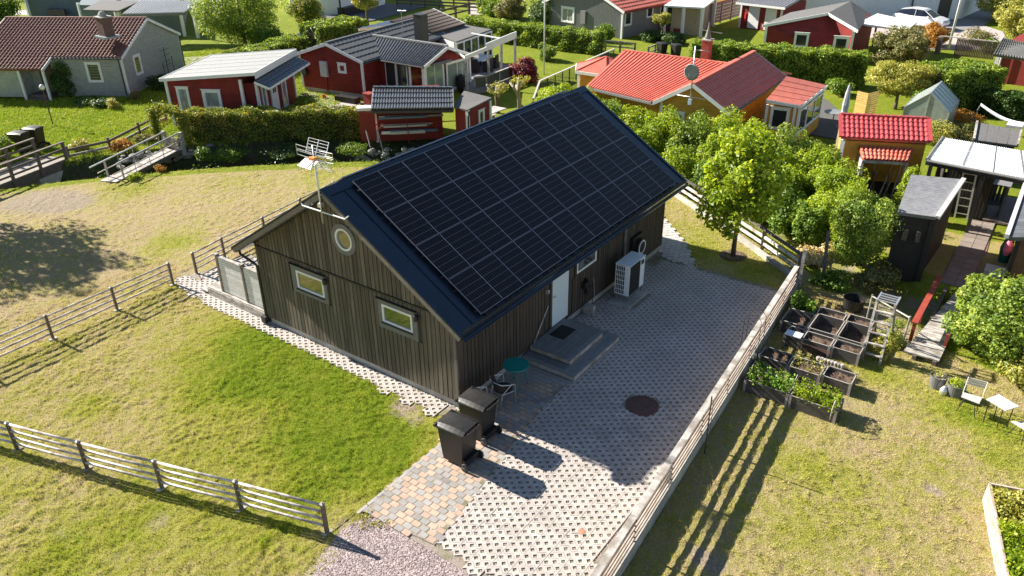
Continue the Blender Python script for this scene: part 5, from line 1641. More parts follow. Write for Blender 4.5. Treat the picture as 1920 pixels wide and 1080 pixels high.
# deck bridge with red rails
RAILRED = M('red_bridge_rail', (0.30, 0.045, 0.025), 0.7, var=0.2, scale=5, coord='World')
t = thing('deck_bridge', 'grey plank footbridge with one red handrail across the ditch', 'bridge', (9.2, -8.8, 0))
for k in range(38):
    x = 9.05+k*0.135
    sl = (k-3)*0.0
    yA, yB = -8.36-(x-9)*0.13, -9.25-(x-9)*0.02
    m = MB(); m.prism([(x, yB), (x+0.122, yB), (x+0.122, yA), (x, yA)], 0.0, 0.04); obj('plank', m, GREYWOOD, t)
m = MB(); m.box(9.0, 14.1, -9.2, -9.1, -0.25, -0.004); m.box(9.0, 14.1, -8.7, -8.6, -0.25, -0.004); obj('beam', m, POSTWOOD, t)
for x in (9.98, 11.2, 12.45):
    m = MB(); m.box(x-0.045, x+0.045, -8.42, -8.33, -0.1, 0.50); obj('post', m, RAILRED, t)
m = MB(); m.bar((9.85, -8.37, 0.53), (13.3, -8.42, 0.53), 0.16, 0.04); obj('handrail', m, RAILRED, t)
m = MB(); m.box(9.9, 9.97, -9.28, -9.2, 0, 0.42); obj('post', m, RAILRED, t)

# folding furniture
TTOP = M('bleached_white_slat', (0.50, 0.48, 0.46), 0.7, var=0.12, scale=8, coord='World', objrand=0.08)
def frame_pts(c, u, v): return lambda a, b, z: (c[0]+u[0]*a+v[0]*b, c[1]+u[1]*a+v[1]*b, z)
t = thing('folding_table', 'pale slatted folding garden table on the yellowish lawn', 'table', (7.16, -10.85, -0.15))
c0 = G(1849, 748, .5)[:2]; c1 = G(1885, 770, .5)[:2]; c2 = G(1912, 762, .5)[:2]; c3 = G(1873, 739, .5)[:2]
for k in range(6):
    a = (k+0.06)/6; b = (k+0.88)/6
    p = [c0*(1-a)+c3*a, c1*(1-a)+c2*a, c1*(1-b)+c2*b, c0*(1-b)+c3*b]
    m = MB(); m.prism([tuple(q) for q in p], 0.485, 0.505); obj('slat', m, TTOP, t)
for (p, q) in ((c0*.9+c2*.1, c1*.8+c3*.2), (c3*.85+c1*.15, c2*.85+c0*.15)):
    m = MB(); m.tube([(p[0], p[1], 0.48), (p[0]*.9+q[0]*.1, p[1]*.9+q[1]*.1, -0.15)], 0.012, 6); m.tube([(q[0], q[1], 0.48), (q[0], q[1], -0.15)], 0.012, 6); obj('leg', m, BLACKM, t)
def fold_chair(label, px, zs=0.28, legs=True):
    P = [G(u, v, zs)[:2] for u, v in px]
    c = sum(P)/4
    t = thing('folding_chair', label, 'chair', (c[0], c[1], -0.15), group='pale slatted folding chairs')
    for k in range(5):
        a = (k+0.05)/5; b = (k+0.93)/5
        p = [P[0]*(1-a)+P[3]*a, P[1]*(1-a)+P[2]*a, P[1]*(1-b)+P[2]*b, P[0]*(1-b)+P[3]*b]
        m = MB(); m.prism([tuple(q) for q in p], zs-0.015, zs); obj('slat', m, TTOP, t)
    for i in range(4):
        q = P[i]; o_ = P[(i+2) % 4]*0.25+q*0.75
        m = MB(); m.tube([(o_[0], o_[1], zs-0.01), (q[0], q[1], -0.15)], 0.01, 6); obj('leg', m, BLACKM, t)
    return t, P, c
tt, P, c = fold_chair('pale folding chair between the grey pots and the slatted table', [(1802, 744), (1836, 757), (1842, 745), (1806, 735)])
d = (P[3]-P[0])/np.linalg.norm(P[3]-P[0])
m = MB(); a_, b_ = P[3]+d*0.25, P[2]+d*0.25
for k in range(3):
    m.bar((a_[0], a_[1], 0.42+k*0.07), (b_[0], b_[1], 0.42+k*0.07), 0.015, 0.05)
for q, w_ in ((P[3], a_), (P[2], b_)): m.tube([(q[0], q[1], 0.25), (w_[0], w_[1], 0.6)], 0.01, 6)
obj('backrest', m, TTOP, tt)
fold_chair('pale folding chair cut by the right edge of the photo', [(1895, 790), (1925, 808), (1950, 812), (1920, 790)])

# timber framed bed bottom right
t = thing('timber_planter', 'long pale timber framed planter with green shrubs in the corner', 'planter', (4.3, -11.3, -0.15))
pl = [G(1856, 905, .35)[:2], G(1960, 925, .35)[:2], G(1990, 1200, .35)[:2], G(1915, 1200, .35)[:2]]
def lerp(a, b, t_): return a*(1-t_)+b*t_
for k in range(4):
    z0_, z1_ = -0.15+k*0.125, -0.15+(k+1)*0.125-0.008
    for (a, b) in ((0, 1), (0, 3), (3, 2), (1, 2)):
        m = MB(); m.bar((*pl[a], (z0_+z1_)/2), (*pl[b], (z0_+z1_)/2), 0.045, z1_-z0_); obj('board', m, PLANK, t)
m = MB(); m.prism([tuple(p) for p in (pl[0], pl[1], pl[2], pl[3])][::-1], -0.1, 0.12); obj('soil', m, SOIL, t)
r_ = np.random.default_rng(9)
n = 9000; a = r_.random(n); b = r_.random(n)
XY = (pl[0][None]*(1-a[:, None])+pl[3][None]*a[:, None])*(1-b[:, None])+(pl[1][None]*(1-a[:, None])+pl[2][None]*a[:, None])*b[:, None]
hh = 0.12+0.35*r_.random(n)*(0.6+0.4*np.sin(a*14)**2)
for nm, sel, mt in (('shrub_leaves', a > 0.28, LF_LIME), ('seedlings', a <= 0.28, LF_YELLOW)):
    V, Fq = leaf_quads(np.stack([XY[sel, 0], XY[sel, 1], hh[sel]], 1), 0.065, None, .7); fast_mesh(nm, V, Fq, mt, t)

# ------------------------------------------------------------------ buildings: helpers
class Frame:
    """local axes of a building: x along, y across, placed and turned"""
    def __init__(s, x, y, yaw):
        s.o = np.array([x, y]); s.c, s.s = math.cos(yaw), math.sin(yaw); s.yaw = yaw
    def __call__(s, x, y, z=0.0):
        return (s.o[0]+x*s.c-y*s.s, s.o[1]+x*s.s+y*s.c, z)

def T(mb, fr):
    mb.v = [fr(*p) for p in mb.v]
    return mb

def window_on(parent, fr, p0, axis, w, z0, z1, out, cas=0.09, mull=0, glass=None, casing=WHITE, name='window', head=True, hbar=None, depth=0.0):
    """window in a wall. p0 local (x,y) of its lower left corner on the wall plane, axis 'x' or 'y', out = +-1 outward sign on the other axis"""
    def bx(a0, a1, d0, d1, za, zb):
        m = MB()
        lo_, hi_ = sorted((d0*out, d1*out))
        if axis == 'x': m.box(p0[0]+a0, p0[0]+a1, p0[1]+lo_, p0[1]+hi_, za, zb)
        else: m.box(p0[0]+lo_, p0[0]+hi_, p0[1]+a0, p0[1]+a1, za, zb)
        return m
    def join(ms):
        r = MB()
        for m in ms: r.add(m.v, m.f)
        return T(r, fr)
    t = 0.05
    ms = [bx(0, w, -0.02, 0.035, z0, z0+t), bx(0, w, -0.02, 0.035, z1-t, z1), bx(0, t, -0.02, 0.035, z0+t, z1-t), bx(w-t, w, -0.02, 0.035, z0+t, z1-t)]
    for k in range(mull):
        a = w*(k+1)/(mull+1); ms.append(bx(a-0.02, a+0.02, -0.015, 0.034, z0+t, z1-t))
    if hbar: ms.append(bx(t, w-t, -0.015, 0.032, z0+(z1-z0)*hbar-0.02, z0+(z1-z0)*hbar+0.02))
    f = obj(name, join(ms), WHITE, parent)
    g = obj('pane', join([bx(t, w-t, 0.004, 0.012, z0+t, z1-t)]), glass or GLASS, f)
    if cas:
        ms = [bx(-cas, 0, -0.01, 0.05, z0-cas*0.9, z1+cas), bx(w, w+cas, -0.01, 0.05, z0-cas*0.9, z1+cas), bx(0, w, -0.01, 0.048, z1, z1+cas), bx(0, w, -0.01, 0.06, z0-cas*0.9, z0)]
        if head: ms.append(bx(-cas-0.04, w+cas+0.04, -0.01, 0.08, z1+cas, z1+cas+0.03))
        obj('casing', join(ms), casing, f)
    return f

def gable_house(name, label, cat, x, y, yaw, L, Wd, he, hr, ovg, ove, wallm, roofm, trim=WHITE, group=None, base=0.25, rel=None, found=True, roof_th=0.10, gut=True, open_l=None):
    fr = Frame(x, y, yaw)
    h = thing(name, label, cat, (x, y, 0), 0.0, group)
    tn = (hr-he)/(Wd/2)
    top = lambda yy: hr-abs(yy-Wd/2)*tn-roof_th*1.3
    mb = MB()
    pts = [(0, base), (Wd, base), (Wd, top(Wd)), (Wd/2, top(Wd/2)), (0, top(0))]
    vs = [(0, a, b) for a, b in pts]+[(L, a, b) for a, b in pts]
    mb.add(vs, [(4, 3, 2, 1, 0), (5, 6, 7, 8, 9)]+[(i, (i+1) % 5, 5+(i+1) % 5, 5+i) for i in range(5)])
    obj('wall', T(mb, fr), wallm, h)
    if wallm in (REDP, YELP, GREYGREEN):
        mb = MB(); k_ = 0
        z_ = base+0.1
        while z_ < hr-0.3:
            a_ = 0.0
            if z_ > top(0): a_ = (z_-top(0))/tn
            if a_ < Wd/2-.1:
                for xx, s_ in ((0, -1), (L, 1)): mb.box(min(xx, xx+s_*.022), max(xx, xx+s_*.022), a_, Wd-a_, z_, z_+.018)
            if z_ < top(0)-.05: mb.box(0, L, -0.022, 0, z_, z_+.018)
            z_ += 0.16
        obj('board_laps', T(mb, fr), wallm, h)
    if found:
        mb = MB(); mb.box(0.02, L-0.02, 0.02, Wd-0.02, -0.3, base-0.001); obj('foundation', T(mb, fr), CONC, h)
    e = lambda xx, yy: (xx, yy, hr-abs(yy-Wd/2)*tn)
    qa = [e(-ovg, -ove), e(L+ovg, -ove), e(L+ovg, Wd/2), e(-ovg, Wd/2)]
    qb = [e(L+ovg, Wd+ove), e(-ovg, Wd+ove), e(-ovg, Wd/2), e(L+ovg, Wd/2)]
    mb = MB(); mb.slab(qa, roof_th); mb.slab([qb[0], qb[1], (qb[2][0], qb[2][1], qb[2][2]-.001), (qb[3][0], qb[3][1], qb[3][2]-.001)], roof_th)
    rf = obj('roof', T(mb, fr), roofm, h)
    if rel:
        nu, nv, hh, stp, prof = rel
        for q in (qa, qb):
            mb = MB(); mb.relief(q, nu, nv, hh, stp, prof, 6, 0.006); obj('tiles', T(mb, fr), roofm, rf, kind='stuff')
    mb = MB(); mb.bar(e(-ovg, Wd/2)[:2]+(hr+0.03,), e(L+ovg, Wd/2)[:2]+(hr+0.03,), 0.2, 0.07); obj('ridge', T(mb, fr), roofm, rf)
    for xx, s in ((-ovg, -1), (L+ovg, 1)):
        for yy in (-ove, Wd+ove):
            a = e(xx+s*0.018, yy); b = e(xx+s*0.018, Wd/2)
            mb = MB(); mb.bar((a[0], a[1], a[2]-0.06), (b[0], b[1], b[2]-0.06), 0.03, 0.17); obj('barge_board', T(mb, fr), trim, rf)
    for yy, s in ((-ove, -1), (Wd+ove, 1)):
        a = e(-ovg, yy); b = e(L+ovg, yy)
        mb = MB(); mb.bar((a[0], a[1]+s*0.012, a[2]-0.07), (b[0], b[1]+s*0.012, b[2]-0.07), 0.02, 0.12); obj('fascia', T(mb, fr), trim, rf)
        if gut:
            mb = MB(); mb.tube([(a[0], a[1]+s*0.07, a[2]-0.06), (b[0], b[1]+s*0.07, b[2]-0.06)], 0.05, 8); obj('gutter', T(mb, fr), BLACKM, h)
    for (cx, cy) in ((0, 0), (L, 0), (0, Wd), (L, Wd)):
        mb = MB(); mb.box(cx-0.06, cx+0.06, cy-0.06, cy+0.06, base-0.02, top(cy)); obj('corner_board', T(mb, fr), trim, h)
    return h, fr, rf, top

def downpipe(parent, fr, x, y, zt, mat=BLACKM, out=(0, 0)):
    m = MB(); m.tube([(x+out[0], y+out[1], zt), (x, y, zt-0.25), (x, y, 0.12)], 0.035, 8); obj('downpipe', T(m, fr), mat, parent)

def chimney(parent, c, w, d, z0, z1, brick=None, n=3, mat=None, cap=True):
    """stack of bricks laid in courses (real bricks) or a plain metal shaft"""
    if brick is None:
        m = MB(); m.box(c[0]-w/2, c[0]+w/2, c[1]-d/2, c[1]+d/2, z0, z1); ch = obj('chimney', m, mat, parent)
        m = MB(); m.box(c[0]-w/2-.03, c[0]+w/2+.03, c[1]-d/2-.03, c[1]+d/2+.03, z1, z1+0.04); obj('cap', m, mat, ch)
        return ch
    m = MB(); m.box(c[0]-w/2+.012, c[0]+w/2-.012, c[1]-d/2+.012, c[1]+d/2-.012, z0, z1-0.01); ch = obj('chimney', m, M('mortar', (0.42, 0.37, 0.32), 0.9, coord='World'), parent)
    bh = 0.075
    k = 0; z = z0
    bm_ = MB()
    while z < z1-0.02:
        nx, ny = max(1, round(w/0.22)), max(1, round(d/0.22))
        off = (k % 2)*0.5
        for side in range(4):
            ln = w if side % 2 == 0 else d
            q = -ln/2-(off*ln/nx if side % 2 == 0 else off*ln/ny)
            st_ = ln/nx if side % 2 == 0 else ln/ny
            while q < ln/2-0.01:
                a, b = max(q, -ln/2)+0.005, min(q+st_, ln/2)-0.005
                if b-a > 0.02:
                    mm = MB()
                    if side == 0: mm.box(c[0]+a, c[0]+b, c[1]-d/2, c[1]-d/2+0.03, z, z+bh-0.010)
                    if side == 2: mm.box(c[0]+a, c[0]+b, c[1]+d/2-0.03, c[1]+d/2, z, z+bh-0.010)
                    if side == 1: mm.box(c[0]+w/2-0.03, c[0]+w/2, c[1]+a, c[1]+b, z, z+bh-0.010)
                    if side == 3: mm.box(c[0]-w/2, c[0]-w/2+0.03, c[1]+a, c[1]+b, z, z+bh-0.010)
                    bm_.add(mm.v, mm.f)
                q += st_
        z += bh; k += 1
    obj('bricks', bm_, brick, ch, kind='stuff')
    m = MB(); m.box(c[0]-w/2-.05, c[0]+w/2+.05, c[1]-d/2-.05, c[1]+d/2+.05, z1, z1+0.06); obj('cap', m, CONC if cap is True else cap, ch)
    return ch
CURT = M('curtained_glass', (0.25, 0.27, 0.27), 0.08, var=0.6, scale=3, spec=0.8, stretch=(4, 4, 0.6), coord='World')
GREENG = M('pale_green_glass', (0.20, 0.27, 0.23), 0.06, var=0.3, scale=2, spec=0.8, coord='World')

# ---- grey green house (left)
h, fr, rf, top = gable_house('house', 'grey green boarded house with a brown red tiled roof', 'house', 7.68, 43.35, -1.02, 8.95, 7.42, 2.39, 3.95, 0.12, 0.12, GREYGREEN, RUSTTILE, rel=(40, 15, 0.06, 0.035, 'wave'))
window_on(h, fr, (6.75, 0), 'x', 0.75, 0.95, 1.95, -1, 0.1)
window_on(h, fr, (8.95, 1.35), 'y', 0.62, 1.05, 2.05, 1, 0.1, glass=M('reflective_gold_glass', (0.12, 0.10, 0.02), 0.08, var=0.6, scale=3, spec=0.8, coord='World'))
downpipe(h, fr, 8.86, -0.12, 2.35); downpipe(h, fr, 9.03, 7.40, 2.3)
# bricks of its chimney
cc = G(200, 62, 3.55)
chimney(h, (cc[0]-0.0, cc[1]+0.0), 0.62, 0.72, 3.3, 4.45, BRICKD)
m = MB(); m.lathe([(0.2, 4.5), (0.24, 4.6), (0.14, 4.75), (0.05, 4.8)], (cc[0], cc[1], 0), 12); obj('chimney_pot', m, CONC, h)
m = MB(); m.box(cc[0]-0.5, cc[0]+0.5, cc[1]-0.6, cc[1]+0.6, 3.30, 3.42); obj('chimney_flashing', m, M('lead_sheet', (0.25, 0.28, 0.3), 0.5, metal=0.4), h)
# porch: roof continues over a recessed entrance
tn = (3.95-2.39)/(7.42/2)
e = lambda xx, yy: (xx, yy, 3.95-abs(yy-3.71)*tn)
mb = MB(); mb.slab([e(-0.15, -1.25), e(4.75, -1.25), e(4.75, 0.05), e(-0.15, 0.05)], 0.1); po = obj('porch_roof', T(mb, fr), RUSTTILE, h)
mb = MB(); mb.relief([e(-0.15, -1.25), e(4.75, -1.25), e(4.75, -0.12), e(-0.15, -0.12)], 21, 4, 0.06, 0.035, 'wave', 6, 0.006); obj('porch_tiles', T(mb, fr), RUSTTILE, po, kind='stuff')
a, b = e(4.78, -1.3), e(4.78, 0.35)
mb = MB(); mb.bar((a[0], a[1], a[2]-0.05), (b[0], b[1], b[2]-0.05), 0.03, 0.17); obj('barge_board', T(mb, fr), WHITE, po)
mb = MB(); mb.box(0, 3.1, -1.0, 0.0, 0.2, 1.86); obj('porch_wall', T(mb, fr), GREYGREEN, h)
for px in (3.15, 4.65):
    mb = MB(); mb.box(px-0.06, px+0.06, -1.12, -1.0, 0.0, 1.86); obj('porch_post', T(mb, fr), WHITE, h)
mb = MB(); mb.box(3.3, 4.5, -0.9, -0.02, 0, 0.3); mb.box(3.3, 4.5, -1.2, -0.9, 0, 0.15); obj('porch_steps', T(mb, fr), POSTWOOD, h)
mb = MB(); mb.box(3.7, 4.5, -0.05, -0.01, 0.3, 2.0); obj('door', T(mb, fr), M('brown_door', (0.10, 0.07, 0.05), 0.6), h)
t = thing('plant_support', 'dark metal plant trellis standing against the grey green gable', 'trellis', G(300, 130))
for (a, b) in (((9.25, 4.6), 2.0), ((9.25, 5.4), 1.3), ((9.25, 4.1), 1.1)):
    m = MB(); m.tube([a+(0.0,), a+(b,)], 0.02, 5); obj('upright', T(m, fr), BLACKM, t)
for z in (0.9, 1.15, 1.5, 1.85):
    m = MB(); m.tube([(9.25, 4.2, z), (9.25, 5.2, z)], 0.015, 5); obj('crossbar', T(m, fr), BLACKM, t)
b = G(100, 235)
t = thing('garden_lamp', 'rusty garden lamp post with a round globe on the lawn', 'lamp post', b)
m = MB(); m.tube([(0, 0, -0.1), (0, 0, 1.92)], 0.032, 8); obj('pole', m, RUST, t, world=False)
m = MB(); m.lathe([(0.02, -0.14), (0.10, -0.10), (0.14, 0), (0.10, 0.10), (0.02, 0.14)], (0, 0, 2.04), 14); obj('globe', m, M('frosted_glass', (0.75, 0.73, 0.68), 0.3), t, world=False, smooth=True)
def far_bin(label, p, a, s=0.92):
    o = dup(b1, (p[0], p[1], 0.0), a, label, 'black wheelie bins in the neighbouring gardens'); o.scale = (s, s, s); return o
far_bin('black wheelie bin on the left lawn, nearer the dark bridge', G(45, 286), math.radians(25), 1.0)
far_bin('black wheelie bin on the left lawn, behind its twin', G(72, 276), math.radians(25), 1.0)
far_bin('black wheelie bin behind the red roofs, left of the pair', G(1240, 105), math.radians(150))
far_bin('black wheelie bin behind the red roofs, beside the brick chimney', G(1266, 108), math.radians(150))

# ---- red summer house with pale felt roof
RX, RY, RYAW = 10.17, 27.62, -1.06
fr = Frame(RX, RY, RYAW)
Lr, Wr = 4.91, 5.36
fr2 = fr
h = thing('garden_house', 'red cabin with light grey felt roof behind the hedge', 'cabin', (RX, RY, 0))
zr = lambda xx: 2.62+(3.0-2.62)*xx/Lr
mb = MB(); mb.prism([(0, 0), (Lr-0.9, 0), (Lr-0.9, Wr), (0, Wr)], 0.15, [zr(0)-.1, zr(Lr-.9)-.1, zr(Lr-.9)-.1, zr(0)-.1]); obj('wall', T(mb, fr), REDP, h)
mb = MB(); mb.box(Lr-0.9, Lr-0.2, 0.25, Wr-0.2, 0.15, 2.35); obj('wall', T(mb, fr), REDP, h)
mb = MB(); mb.box(0.03, Lr-0.25, 0.3, Wr-0.25, -0.1, 0.149); obj('foundation', T(mb, fr), CONC, h)
q = [(-0.2, -0.25, zr(-.2)), (Lr+0.05, -0.25, zr(Lr)), (Lr+0.05, Wr+0.2, zr(Lr)), (-0.2, Wr+0.2, zr(-.2))]
mb = MB(); mb.slab(q, 0.06); rf = obj('roof', T(mb, fr), FELTL, h)
mb = MB()
for k in range(6):
    yy = -0.2+k*0.98
    mb.bar((-0.2, yy, zr(-.2)+0.004), (Lr+0.05, yy, zr(Lr)+0.004), 0.08, 0.008)
obj('felt_laps', T(mb, fr), FELTL, rf)
for (a, b) in ((0, 1), (1, 2), (3, 0), (2, 3)):
    A_, B_ = np.array(q[a]), np.array(q[b]); th = 0.34 if (a, b) == (1, 2) else 0.16
    mb = MB(); mb.bar((A_[0], A_[1], A_[2]-th/2+0.03), (B_[0], B_[1], B_[2]-th/2+0.03), 0.03, th); obj('fascia', T(mb, fr), WHITE, rf)
q2 = [(Lr+0.75, -0.35, 2.30), (Lr+0.75, Wr+0.1, 2.30), (Lr+0.0, Wr+0.1, 2.62), (Lr+0.0, -0.35, 2.62)]
mb = MB(); mb.slab(q2, 0.06); mb.relief(q2, 16, 3, 0.04, 0.02, 'wave', 6, 0.006); can = obj('canopy', T(mb, fr), BLACKTILE, h)
mb = MB(); mb.bar((Lr+0.77, -0.35, 2.25), (Lr+0.77, Wr+0.1, 2.25), 0.03, 0.12); mb.bar((Lr+0.0, -0.37, 2.55), (Lr+0.75, -0.37, 2.24), 0.03, 0.12); obj('fascia', T(mb, fr), WHITE, can)
for (cx, cy, z_) in ((0, 0, 2.5), (Lr-0.9, 0, 2.6), (Lr-0.2, 0.25, 2.3), (Lr-0.2, Wr-0.2, 2.3)):
    mb = MB(); mb.box(cx-0.07, cx+0.07, cy-0.07, cy+0.07, 0.1, z_); obj('corner_board', T(mb, fr), WHITE, h)
window_on(h, fr, (0.55, 0), 'x', 0.5, 0.35, 2.1, -1, 0.08, glass=CURT)
window_on(h, fr, (1.95, 0), 'x', 0.78, 1.15, 1.95, -1, 0.11, glass=CURT)
window_on(h, fr, (Lr-0.2, 0.75), 'y', 0.42, 0.35, 2.1, 1, 0.09, glass=CURT)
mb = MB(); mb.box(Lr-0.2, Lr-0.14, 1.75, 2.65, 0.2, 2.2); d_ = obj('door', T(mb, fr), WHITE, h)
mb = MB(); mb.box(Lr-0.14, Lr-0.13, 2.02, 2.18, 1.4, 1.95); mb.box(Lr-0.14, Lr-0.13, 2.24, 2.40, 1.4, 1.95); obj('pane', T(mb, fr), GLASS, d_)
window_on(h, fr, (Lr-0.2, 3.35), 'y', 0.5, 0.35, 2.1, 1, 0.09, glass=CURT)

# ---- red house with the cross wing
h, fr, rf, top = gable_house('house', 'red boarded house with black tiled roofs and a glazed wing', 'house', 19.96, 23.5, 0.14, 8.7, 4.62, 2.29, 3.05, 0.24, 0.28, REDP, GREYTILE, rel=(24, 5, 0.03, 0.035, 'wave'))
rh = h
window_on(h, fr, (0, 1.25), 'y', 0.42, 1.45, 1.85, -1, 0.10, glass=REDPLAIN)
m = MB(); m.box(-0.16, -0.01, 2.55, 3.05, 1.05, 1.95); obj('meter_cabinet', T(m, fr), M('grey_cabinet', (0.45, 0.48, 0.5), 0.5), h)
m = MB(); m.box(-0.08, -0.01, 2.72, 2.80, 0.2, 1.05); obj('cable_duct', T(m, fr), REDPLAIN, h)
m = MB(); m.lathe([(0.20, -0.03), (0.27, 0.0), (0.27, 0.1), (0.20, 0.13)], fr(-0.15, 4.35, 1.2), 18, 'x'); tag(obj('hose_reel', m, BLACKP), 'black round hose reel on the left end of the red gable', 'garden hose')
# terrace wing
wx0, wx1, wy1 = 21.55, 25.7, 25.2
wyf = 20.15
def zwing(x): return 2.86-abs(x-23.25)*0.36
mb = MB(); mb.prism([(wx0, wyf), (wx1, wyf), (wx1, wy1), (wx0, wy1)], 0.0, 0.2); obj('wing_base', mb, CONC, h)
for (a, b, nm) in (((wx0+0.05, 24.3), (wx0+0.05, 23.3), 0),):
    mb = MB(); mb.box(wx0, wx0+0.1, 23.3, wy1, 0.2, 2.1); obj('wall', mb, REDP, h)
mb = MB(); mb.box(wx0, wx0+0.08, wyf, 23.3, 0.2, 0.3); mb.box(wx0, wx0+0.08, wyf, 23.3, 2.02, 2.15); obj('wall', mb, REDPLAIN, h)
mb = MB(); mb.add([(wx0, wyf, 2.05), (wx1, wyf, 1.75), (wx1, wyf, zwing(wx1)-.12), (23.25, wyf, 2.72), (wx0, wyf, zwing(wx0)-.1), (wx0, wyf+.08, 2.05), (wx1, wyf+.08, 1.75), (wx1, wyf+.08, zwing(wx1)-.12), (23.25, wyf+.08, 2.72), (wx0, wyf+.08, zwing(wx0)-.1)],
       [(0, 1, 2, 3, 4), (9, 8, 7, 6, 5)]+[(i, (i+1) % 5, 5+(i+1) % 5, 5+i) for i in range(5)]); obj('wall', mb, REDP, h)
FI = Frame(0, 0, 0)
for (ya, w_, nm) in ((22.35, 0.85, 'door'), (21.45, 0.85, 'door')):
    window_on(h, FI, (wx0, ya), 'y', w_, 0.22, 2.02, -1, 0.0, name=nm)
window_on(h, FI, (wx0, 20.25), 'y', 0.95, 0.3, 2.0, -1, 0.09, glass=M('red_interior_glass', (0.12, 0.02, 0.015), 0.08, var=0.9, scale=4, spec=0.8, coord='World'))
window_on(h, FI, (wx0+0.15, wyf), 'x', 1.5, 0.25, 1.95, -1, 0.07, mull=1, glass=GREENG)
window_on(h, FI, (wx0+2.0, wyf), 'x', 1.9, 0.25, 1.75, -1, 0.07, mull=1, glass=GREENG)
for (cx, cy) in ((wx0, wyf), (wx1, wyf)):
    mb = MB(); mb.box(cx-0.07, cx+0.07, cy-0.07, cy+0.07, 0.1, 2.1 if cx == wx0 else 1.8); obj('corner_board', mb, WHITE, h)
q = [(21.15, 24.75, zwing(21.15)), (21.15, 19.75, zwing(21.15)), (23.25, 19.75, 2.86), (23.25, 26.0, 2.86)]
q2 = [(26.1, 19.75, zwing(26.1)), (26.1, 26.0, zwing(26.1)), (23.25, 26.0, 2.859), (23.25, 19.75, 2.859)]
mb = MB(); mb.slab(q, 0.08); mb.slab(q2, 0.08); wr = obj('wing_roof', mb, BLACKTILE, h)
mb = MB(); mb.relief(q, 26, 1, 0.05, 0.0, 'wave', 6, 0.006); mb.relief(q2, 30, 1, 0.05, 0.0, 'wave', 6, 0.006); obj('tiles', mb, BLACKTILE, wr, kind='stuff')
mb = MB()
for k in range(20): mb.bar((23.25, 19.75+k*0.3, 2.93), (23.25, 19.75+k*0.3+0.29, 2.91), 0.2, 0.09)
obj('ridge_tiles', mb, FELTL, wr)
for (a, b) in (((21.15, 19.73, zwing(21.15)-.05), (23.25, 19.73, 2.81)), ((26.1, 19.73, zwing(26.1)-.05), (23.25, 19.73, 2.81))):
    mb = MB(); mb.bar(a, b, 0.03, 0.18); obj('barge_board', mb, WHITE, wr)
mb = MB(); mb.tube([(21.1, 19.75, zwing(21.15)-.05), (21.1, 24.7, zwing(21.15)-.05)], 0.05, 8); obj('gutter', mb, BLACKM, h)
mb = MB(); mb.bar((21.9, 19.85, 2.06), (23.6, 19.85, 2.02), 0.2, 0.14); obj('awning_box', mb, M('grey_awning', (0.16, 0.15, 0.18), 0.6), h)
# chimney shaft, rear tiled roof, flat felt roof of the winter garden
cc = G(783, 62, 2.95)
m = MB(); ch = chimney(h, (cc[0]+0.35, cc[1]), 0.62, 0.62, 2.4, 4.0, None, mat=BLACKM)
m = MB(); m.tube([(cc[0]-0.7, cc[1]+0.6, 2.8), (cc[0]-0.7, cc[1]+0.6, 4.4)], 0.02, 5); m.tube([(cc[0]-0.7, cc[1]+0.9, 4.3), (cc[0]-0.7, cc[1]+0.2, 4.35)], 0.015, 5); obj('aerial', m, GALV, h)
A_ = [G(738, 58, 2.35), G(868, 68, 2.25), G(870, 43, 2.4), G(812, 17, 3.05)]
q = [G(812, 62, 2.45), G(872, 45, 2.45), G(812, 17, 3.15), G(731, 39, 3.15)]
mb = MB(); mb.slab(q, 0.1); rr = obj('rear_roof', mb, BROWNTILE, h)
mb = MB(); mb.relief(q, 22, 7, 0.05, 0.035, 'wave', 6, 0.006); obj('tiles', mb, BROWNTILE, rr, kind='stuff')
mb = MB(); mb.bar(tuple(q[1]), tuple(q[2]), 0.08, 0.12); obj('barge_board', mb, WHITE, rr)
q = [G(812, 60, 2.32), G(855, 78, 2.2), G(921, 55, 2.2), G(866, 45, 2.32)]
mb = MB(); mb.slab(q, 0.10); fl = obj('felt_roof', mb, FELT, h)
for k in (1, 2):
    a, b = q[0]*(1-k/3)+q[3]*(k/3), q[1]*(1-k/3)+q[2]*(k/3); mb = MB(); mb.bar(tuple(a+[0, 0, .004]), tuple(b+[0, 0, .004]), 0.06, 0.01); obj('felt_seam', mb, FELT, fl)
rq = [G(812, 62, 2.45), G(731, 39, 2.45)]
cq = (G(812, 17, 3.15)+G(731, 39, 3.15))/2
inn = [lerp(p, sum(q)/4, .08)[:2] for p in q]
mb = MB(); mb.prism([tuple(inn[0]), tuple(inn[1]), tuple(inn[1]+(inn[3]-inn[0])*.98), tuple(inn[3])], 0.05, 2.1); mb.v = [(v[0]-.15, v[1]+.1, v[2]) for v in mb.v]; obj('wall', mb, WHITEBOARD, h)
m = MB(); m.prism([(27.4, 23.3), (28.6, 23.9), (30.6, 27.0), (28.3, 27.6)], 0.05, 1.75); obj('wall', m, REDP, h)
a, b = q[1], q[2]
d_ = (b-a)/np.linalg.norm(b-a)
mb = MB(); mb.bar((a[0], a[1], 2.06), (b[0], b[1], 2.06), 0.05, 0.10); mb.bar((a[0], a[1], 1.0), (b[0], b[1], 1.0), 0.05, 0.06); mb.bar((a[0], a[1], 0.55), (b[0], b[1], 0.55), 0.06, 0.8); obj('window_frame', mb, WHITE, h)
for k in range(6):
    p = a*(1-k/5)+b*(k/5); mb = MB(); mb.box(p[0]-.05, p[0]+.05, p[1]-.05, p[1]+.05, 0.1, 2.1); obj('window_post', mb, WHITE, h)
mb = MB(); mb.bar((a[0]+.03, a[1]+.03, 1.53), (b[0]+.03, b[1]+.03, 1.53), 0.01, 0.96); obj('pane', mb, GLASS, h)
q = [G(671, 92-34, 1.9)]
